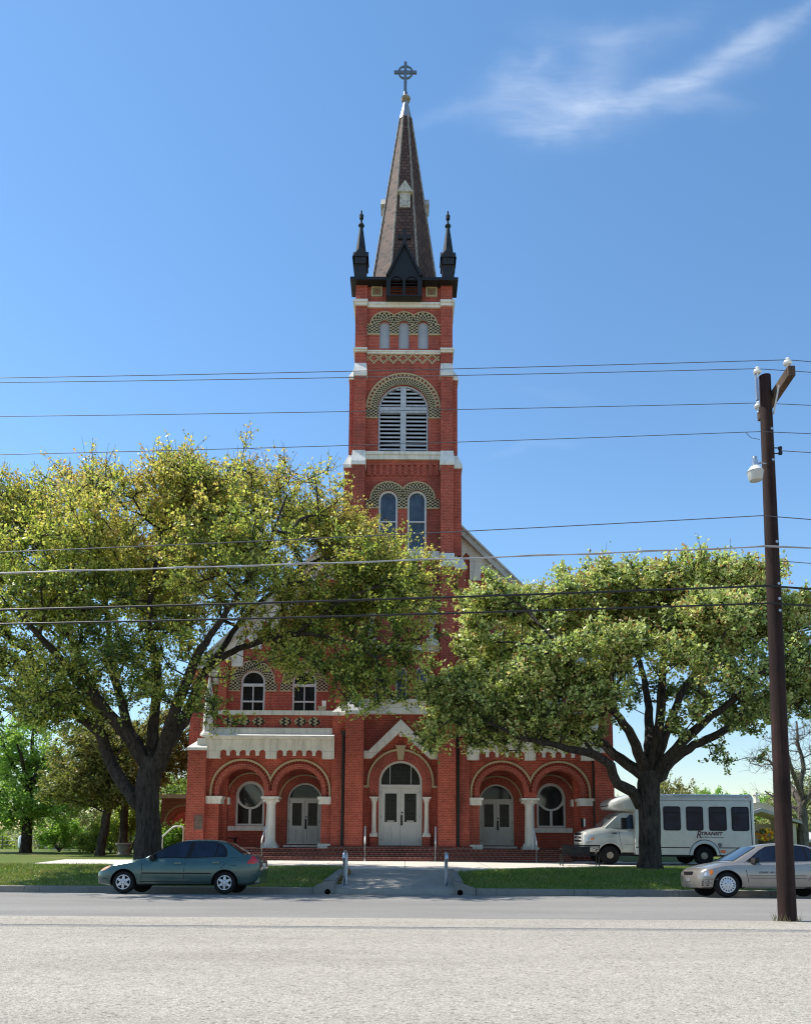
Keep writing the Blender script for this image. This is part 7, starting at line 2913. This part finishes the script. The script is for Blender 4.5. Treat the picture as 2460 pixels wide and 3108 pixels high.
# weeds at the pole foot
mb = MB()
rn = random.Random(9)
for k in range(40):
    a = rn.uniform(0, 6.28)
    x, y = xb + (.19 + rn.uniform(0, .06)) * math.cos(a), YP + (.19 + rn.uniform(0, .06)) * math.sin(a)
    h = rn.uniform(.05, .2)
    lx_, ly_ = rn.uniform(-.06, .06), rn.uniform(-.06, .06)
    mb.face([(x - .008, y, 0), (x + .008, y, 0), (x + lx_, y + ly_, h)])
struct(mb.build('dry_weeds', plain('dry_grass', (.3, .27, .13), .8, .2), recalc=False), 'stuff')


# ------------------------------------------------------------------ handrails, bench, plaque, small things
def rail(label, pts, r, mat=WHITERAIL, group=None, posts=()):
    base = min((p for p in pts), key=lambda p: p[2])
    t = thing('handrail', label, 'handrail', base, group)
    mb = MB()
    # round the corners a little
    q = [Vector(p) for p in pts]
    out = [q[0]]
    for k in range(1, len(q) - 1):
        a, b = (q[k - 1] - q[k]), (q[k + 1] - q[k])
        d = min(.12, a.length * .4, b.length * .4)
        p0, p1 = q[k] + a.normalized() * d, q[k] + b.normalized() * d
        for j in range(5):
            u = j / 4
            out.append(p0 * (1 - u) ** 2 + q[k] * 2 * u * (1 - u) + p1 * u * u)
    out.append(q[-1])
    mb.tube(out, r, 10)
    mb.build('rail_tube', mat, t, smooth=True, auto=50)
    for a, b in posts:
        mb = MB()
        mb.tube([a, b], r * .9, 10)
        mb.build('post', mat, t, smooth=True, auto=50)
    return t


for px, lab in ((801, 'white stair handrail in front of the left porch column'), (1109, 'white stair handrail just left of the main church door'),
                (1319, 'white stair handrail just right of the main church door'), (1621, 'white stair handrail in front of the right porch column')):
    x = at(px, 2560, 34.3)[0]
    xo = -.06 if px < 1215 else .06
    y0, y1 = 33.78, 35.05
    z0, z1 = PLAZA, PF
    rail(lab, [(x, y0, z0), (x, y0, z0 + .86), (x + xo, y1, z1 + 1.0), (x + xo, y1, z1 + .02)], .034, group='stair handrails on the church steps',
         posts=[])
xa, xb2 = at(494, 2530, 36.6)[0], at(557, 2530, 36.6)[0]
rail('white bent handrail at the side entrance left of the church corner', [(xa - .1, 36.6, PLAZA + .85), (xa, 36.6, PLAZA + .95), (at(528, 2507, 36.6)[0], 36.6, at(528, 2508, 36.6)[1]), (xb2, 36.6, at(557, 2509, 36.6)[1]), (xb2, 36.6, PLAZA)], .04,
     posts=[((xa, 36.6, PLAZA), (xa, 36.6, PLAZA + .95))])
for px, s, lab in ((1043, -1, 'galvanised steel guard rail seen end on along the left edge of the ramp'), (1355, 1, 'galvanised steel guard rail seen end on along the right edge of the ramp')):
    x = at(px, 2640, 23.5)[0]
    y0, y1 = (23.5, 24.15) if s < 0 else (23.5, 23.95)
    rail(lab, [(x, y0, zr(y0) - .02), (x, y0, zr(y0) + .92), (x, y1, zr(y1) + .92), (x, y1, zr(y1) - .05)], .045, GALV, 'ramp guard rails',
         posts=[((x + s * .005 - .06 * s * (s < 0), (y0 + y1) / 2, zr((y0 + y1) / 2) - .03), (x + s * .005 - .06 * s * (s < 0), (y0 + y1) / 2, zr((y0 + y1) / 2) + .9))])

# bench on the plaza, back to the street
bx0, bx1 = at(1700, 2600, 30.4)[0], at(1816, 2600, 30.4)[0]
bench = thing('park_bench', 'black slatted metal bench on the plaza edge in front of the bus nose', 'bench', ((bx0 + bx1) / 2, 30.3, PLAZA))
yb = 30.2
mb = MB()
zb0, zb1 = PLAZA + .40, PLAZA + .80
mb.box(bx0, bx1, yb, yb + .03, zb1 - .05, zb1)
mb.box(bx0, bx1, yb, yb + .03, zb0, zb0 + .04)
for k in range(3):
    z = zb0 + .07 + k * .095
    mb.box(bx0 + .02, bx1 - .38, yb + .005, yb + .025, z, z + .08)
n = 16
for k in range(5):       # scrolled end panel with round holes
    x = bx1 - .36 + k * .075
    mb.tube([(x + .03 * math.cos(t), yb + .015, zb1 - .09 + .03 * math.sin(t)) for t in [2 * math.pi * j / 10 for j in range(11)]], .008, 4)
mb.tube([(bx1 - .2 + .11 * math.cos(t), yb + .015, zb0 + .15 + .11 * math.sin(t)) for t in [2 * math.pi * j / 16 for j in range(17)]], .012, 5)
mb.tube([(bx1 - .2 + .05 * math.cos(t), yb + .015, zb0 + .15 + .05 * math.sin(t)) for t in [2 * math.pi * j / 16 for j in range(17)]], .01, 5)
mb.box(bx1 - .02, bx1, yb, yb + .03, zb0, zb1)
mb.box(bx1 - .4, bx1 - .37, yb, yb + .03, zb0, zb1)
mb.build('backrest', BLACK, bench)
mb = MB()
for k in range(5):
    y = yb + .06 + k * .09
    mb.box(bx0, bx1, y, y + .07, PLAZA + .40, PLAZA + .425)
mb.build('seat', BLACK, bench)
for x in (bx0 + .04, bx1 - .04):
    for y in (yb + .03, yb + .45):
        mb = MB()
        mb.tube([(x, y, PLAZA + .4), (x, y + (-.03 if y < yb + .2 else .03), PLAZA + .01)], .022, 6)
        mb.build('leg', BLACK, bench)
    mb = MB()
    mb.tube([(x, yb + .02, PLAZA + .62), (x, yb + .25, PLAZA + .65), (x, yb + .47, PLAZA + .62), (x, yb + .46, PLAZA + .4)], .018, 6)
    mb.build('armrest', BLACK, bench)

# plaque on the left corner buttress
x0, z0 = at(588.5, 2518, 35.19); x1, z1 = at(616, 2475, 35.19)
mb = MB()
mb.plate(rect(x0, x1, z0, z1), [rect(x0 + .03, x1 - .03, z0 + .03, z1 - .03)], 35.165, 35.2)
mb.box(x0 + .03, x1 - .03, 35.178, 35.2, z0 + .03, z1 - .03)
tag(mb.build('memorial_plaque', BRONZE), 'weathered brown memorial plaque on the left corner buttress of the church', 'plaque')
# dark seat on the porch at left
xs0, zs0 = at(672, 2575, 37.0); xs1, zs1 = at(713, 2559, 37.0)
bs = thing('porch_bench', 'small dark bench on the porch under the left round window', 'bench', ((xs0 + xs1) / 2, 37.2, PF))
mb = MB()
mb.box(xs0, xs1, 37.0, 37.45, PF + .38, PF + .44)
mb.build('seat', BLACK, bs)
for x in (xs0 + .03, xs1 - .08):
    mb = MB(); mb.box(x, x + .05, 37.03, 37.42, PF, PF + .38); mb.build('leg', BLACK, bs)
# flood light and small white figure on the parapet
fx, fz = at(978, 2162, 35.65)
fl = thing('floodlight', 'small floodlight standing on the left parapet coping beside the tower', 'floodlight', (fx, 35.65, z_cop1))
mb = MB(); mb.hexa([(fx - .16, 35.5, z_cop1), (fx + .16, 35.5, z_cop1), (fx + .13, 35.75, z_cop1), (fx - .13, 35.75, z_cop1)], [(fx - .2, 35.45, z_cop1 + .2), (fx + .2, 35.45, z_cop1 + .2), (fx + .16, 35.75, z_cop1 + .2), (fx - .16, 35.75, z_cop1 + .2)])
mb.build('housing', plain('tan_metal', (.4, .34, .26), .5, .4), fl)
mb = MB(); mb.hexa([(fx - .0, 35.55, z_cop1 + .2), (fx + .16, 35.55, z_cop1 + .2), (fx + .16, 35.7, z_cop1 + .2), (fx - .0, 35.7, z_cop1 + .2)], [(fx - .02, 35.5, z_cop1 + .46), (fx + .18, 35.5, z_cop1 + .46), (fx + .16, 35.62, z_cop1 + .46), (fx, 35.62, z_cop1 + .46)])
mb.build('lamp_head', PORC, fl)
# concrete planter by the slim trunk
px0, pz = at(375, 2600, 41.2)
zg_ = ground_z(px0, 41.2)
mb = MB()
mb.lathe(px0, 41.2, [(.33, zg_), (.33, zg_ + .08), (.26, zg_ + .12), (.36, zg_ + .5), (.42, zg_ + .52), (.42, zg_ + .6), (.34, zg_ + .6)], 16)
tag(mb.build('stone_planter', concrete_mat('planter_concrete', (.3, .28, .24), 0, .5)), 'low grey stone planter at the foot of the slim forked tree', 'planter')

# ------------------------------------------------------------------ neighbours
# brick arcade left of the church
Y = 44.0
ax0, ax1 = at(487, 2500, Y)[0], -9.3
zt_ = at(520, 2423, Y)[1]
zg_ = ground_z(ax0, Y)
cxa, cza = at(556, 2500, Y)
ra = abs(at(520, 2480, Y)[0] - cxa) * 1.02
arc_t = thing('brick_arcade', 'low red brick arcade wall with one round arch, joined left of the church', 'arcade', ((ax0 + ax1) / 2, Y, zg_))
mb = MB()
mb.plate(rect(ax0, ax1 + 1.5, zg_ - .3, zt_), [arch_hole(cxa, cza, ra, zg_ + .02)], Y, Y + .5)
OLDB = brick_mat('faded_brick', (.33, .10, .07), (.27, .085, .06), (.34, .22, .18))
mb.build('wall', OLDB, arc_t)
mb = MB(); mb.arch(cxa, cza, ra + .003, ra + .28, Y - .03, Y + .1); mb.build('brick_arch_ring', SOLDIER, arc_t)
mb = MB(); mb.arch(cxa, cza, ra + .28, ra + .36, Y - .06, Y + .1); mb.build('hood_mould', CREAM, arc_t)
mb = MB(); mb.box(ax0 - .08, ax1 + 1.5, Y - .12, Y + .62, zt_, zt_ + .22); mb.build('coping', STONEP, arc_t)
mb = MB(); mb.box(ax0, ax0 + .4, Y + .5, Y + 5, zg_ - .3, zt_ - .02); mb.box(ax0 + .4, ax1 + 1.5, Y + 4.6, Y + 5, zg_ - .3, zt_ - .02); mb.build('back_wall', OLDB, arc_t)

# far house on the left
Y = 150.0
hx0, hx1 = at(80, 2590, Y)[0], at(250, 2590, Y)[0]
zg_ = ground_z(hx0, Y)
ze_, za_ = at(100, 2574, Y)[1], at(143, 2556, Y)[1]
house = thing('distant_house', 'low brown house with pale gable roof edge far across the field at left', 'house', ((hx0 + hx1) / 2, Y, zg_))
mb = MB()
hc = at(160, 2590, Y)[0]
mb.plate([(hx0 + 1, zg_ - .3), (hx1, zg_ - .3), (hx1, ze_), (hc, za_ + .3), (hx0 + 1, ze_)], [], Y, Y + 9)
mb.build('wall', plain('brown_siding', (.17, .14, .12), .8, .2, 0, .2, .6), house)
mb = MB()
for s in (0, 1):
    e = hx0 if s == 0 else hx1 + 1
    mb.plate([(e, ze_ - .1), (hc, za_ + .45), (hc, za_ + .8), (e, ze_ + .25)], [], Y - .6, Y + 9.4)
mb.build('roof', plain('white_roof_metal', (.6, .6, .58), .6, .3, 0, .1, .5), house)
for x in (hx0 + 2.5, hx0 + 5, hx0 + 7):
    mb = MB(); mb.box(x, x + 1.1, Y - .05, Y, zg_ + 1.0, zg_ + 2.2); w_ = mb.build('window', FRAMEW, house)
    mb = MB(); mb.box(x + .1, x + 1.0, Y - .07, Y - .05, zg_ + 1.1, zg_ + 2.1); mb.build('pane', GLASSD, w_)
# grey shed nearer
Y = 60.0
sx0, sx1 = at(140, 2600, Y)[0], at(168, 2600, Y)[0]
zg_ = ground_z(sx0, Y)
zs_ = at(150, 2572, Y)[1]
shed = thing('grey_shed', 'small grey shed with a pale lean-to roof beside the fresh green shrub', 'shed', ((sx0 + sx1) / 2, Y, zg_))
mb = MB(); mb.box(sx0, sx1, Y, Y + 1.5, zg_ - .2, zs_ - .05); mb.build('wall', plain('grey_boards', (.3, .3, .3), .8, .2, 0, .25, 3), shed)
mb = MB(); mb.hexa([(sx0 - .1, Y - .1, zs_ - .05), (sx1 + .1, Y - .1, zs_ + .2), (sx1 + .1, Y + 1.6, zs_ + .2), (sx0 - .1, Y + 1.6, zs_ - .05)], [(sx0 - .1, Y - .1, zs_ + .0), (sx1 + .1, Y - .1, zs_ + .26), (sx1 + .1, Y + 1.6, zs_ + .26), (sx0 - .1, Y + 1.6, zs_ + .0)])
mb.build('roof', plain('pale_metal_roof', (.55, .55, .54), .5, .3), shed)
# white gas tank behind the maple trunk
Y = 62.0
tx_, tz_ = at(66, 2590, Y)
zg_ = ground_z(tx_, Y)
mb = MB()
mb.lathe(tx_, Y, [(.1, zg_ + .02), (.28, zg_ + .1), (.3, zg_ + .2), (.3, zg_ + .85), (.24, zg_ + 1.0), (.08, zg_ + 1.06), (.07, zg_ + 1.15)], 14)
tag(mb.build('gas_tank', PORC, smooth=True, auto=40), 'white upright gas tank behind the bright maple trunk', 'tank')
# wire fence across the field
Y = 66.0
fn = thing('field_fence', 'thin wire fence across the green field at the far left', 'fence', (-30, Y, ground_z(-30, Y)))
mb = MB()
zg_ = ground_z(0, Y)
for h in (.35, .7, 1.05):
    mb.tube([(-60, Y, zg_ + h), (-17, Y, zg_ + h)], .012, 4)
mb.build('fence_wire', WIREA, fn)
for k in range(14):
    mb = MB(); mb.tube([(-58 + k * 3.1, Y, zg_ - .1), (-58 + k * 3.1, Y, zg_ + 1.15)], .04, 6); mb.build('fence_post', BARKG, fn)

# shrine with arched niche at the right
Y = 46.0
nx0, nx1 = at(2270, 2500, Y)[0], at(2375, 2500, Y)[0]
ncx = (at(2306, 2500, Y)[0])
zg_ = ground_z(ncx, Y)
zap_ = at(2308, 2453, Y)[1]
zev_ = at(2352, 2482, Y)[1]
hw = 2.05
nicheM = plain('cream_plaster', (.62, .55, .42), .85, .2, 0, .08, 2)
shr = thing('garden_shrine', 'cream plaster shrine with a round arched niche between the bus and the pole', 'shrine', (ncx, Y, zg_))
zspr = at(2306, 2496, Y)[1] - .2
rn_ = 1.35
mb = MB()
mb.plate([(ncx - hw, zg_ - .2), (ncx + hw, zg_ - .2), (ncx + hw, zev_ - .35), (ncx, zap_ - .22), (ncx - hw, zev_ - .35)], [arch_hole(ncx, zspr, rn_, zg_ + .5)], Y, Y + 1.6)
mb.box(ncx - hw, ncx + hw, Y + 1.6, Y + 1.8, zg_ - .2, zev_ - .35)
mb.build('wall', nicheM, shr)
for s in (-1, 1):
    mb = MB()
    mb.plate([(ncx, zap_), (ncx + s * (hw + .25), zev_ - .2), (ncx + s * (hw + .25), zev_ - .34), (ncx, zap_ - .2)], [], Y - .25, Y + 2)
    mb.build('roof', plain('shrine_roof', (.42, .41, .40), .7, .3, 0, .15, 4) if 'shrine_roof' not in bpy.data.materials else bpy.data.materials['shrine_roof'], shr)
mb = MB()
mb.box(ncx - .12, ncx + .12, Y + .2, Y + .5, zap_ - .1, zap_ + .55)
mb.box(ncx - .05, ncx + .05, Y + .3, Y + .4, zap_ + .55, zap_ + .95)
mb.box(ncx - .2, ncx + .2, Y + .31, Y + .39, zap_ + .7, zap_ + .8)
mb.build('finial_cross', STONEP, shr)
# flower bouquet in the niche
bx_, bz_ = at(2316, 2537, Y + .4)
bq = thing('flower_bouquet', 'orange and yellow flower bouquet standing in the shrine niche', 'flowers', (bx_, Y + .4, zg_ + .5))
mb = MB()
mb.lathe(bx_, Y + .4, [(.25, zg_ + .5), (.3, zg_ + .5 + .3), (.34, bz_ - .3)], 12)
mb.build('vase', plain('brown_vase', (.12, .08, .06), .6, .3), bq)
rn = random.Random(4)
for nm, c, n_ in (('orange_blooms', (.7, .26, .02), 26), ('yellow_blooms', (.75, .5, .04), 16), ('leaves', (.08, .1, .02), 14)):
    mb = MB()
    for k in range(n_):
        a, rr2 = rn.uniform(0, 6.28), rn.uniform(.1, .48)
        mb.sphere((bx_ + rr2 * math.cos(a), Y + .4 + .5 * rr2 * math.sin(a) - .1, bz_ + rn.uniform(-.32, .38)), rn.uniform(.06, .11), 5)
    mb.build(nm, plain(nm + '_petal', c, .7, .3, 0, .2, 9), bq)

# low house behind the grey car at right
Y = 60.0
lx0, lx1 = at(2330, 2560, Y)[0], at(2520, 2560, Y)[0]
zg_ = ground_z(lx0, Y)
ze_, zr_ = at(2420, 2548, Y)[1], at(2420, 2528, Y)[1]
lh = thing('low_house', 'low brick house with a pale hip roof seen over the grey sedan at right', 'house', ((lx0 + lx1) / 2, Y, zg_))
mb = MB(); mb.box(lx0, lx1, Y, Y + 7, zg_ - .3, ze_ - .02); mb.build('wall', OLDB, lh)
mb = MB(); mb.hexa([(lx0 - .4, Y - .4, ze_), (lx1 + .4, Y - .4, ze_), (lx1 + .4, Y + 7.4, ze_), (lx0 - .4, Y + 7.4, ze_)], [(lx0 + 2, Y + 3.3, zr_ + .6), (lx1 - 2, Y + 3.3, zr_ + .6), (lx1 - 2, Y + 3.6, zr_ + .6), (lx0 + 2, Y + 3.6, zr_ + .6)])
mb.build('roof', plain('pale_shingle_roof', (.5, .49, .46), .8, .2, 0, .1, 3), lh)
mb = MB(); mb.box(lx0 - .42, lx1 + .42, Y - .46, Y - .4, ze_ - .2, ze_ + .02); mb.build('fascia', FRAMEW, lh)
# long white roofed hall behind the bus nose
Y = 62.0
gx0, gx1 = at(1850, 2430, Y)[0], at(2200, 2430, Y)[0]
zg_ = ground_z(gx0, Y)
zt_ = at(1880, 2419, Y)[1]
hall = thing('parish_hall', 'long low pale hall with a flat white fascia behind the bus nose', 'hall', ((gx0 + gx1) / 2, Y, zg_))
mb = MB(); mb.box(gx0, gx1, Y, Y + 10, zg_ - .3, zt_ - .62); mb.build('wall', plain('pink_brick_wall', (.36, .2, .16), .8, .2, 0, .15, 2), hall)
mb = MB(); mb.box(gx0 - .5, gx1 + .5, Y - .7, Y + 10.5, zt_ - .6, zt_); mb.build('roof', FRAMEW, hall)
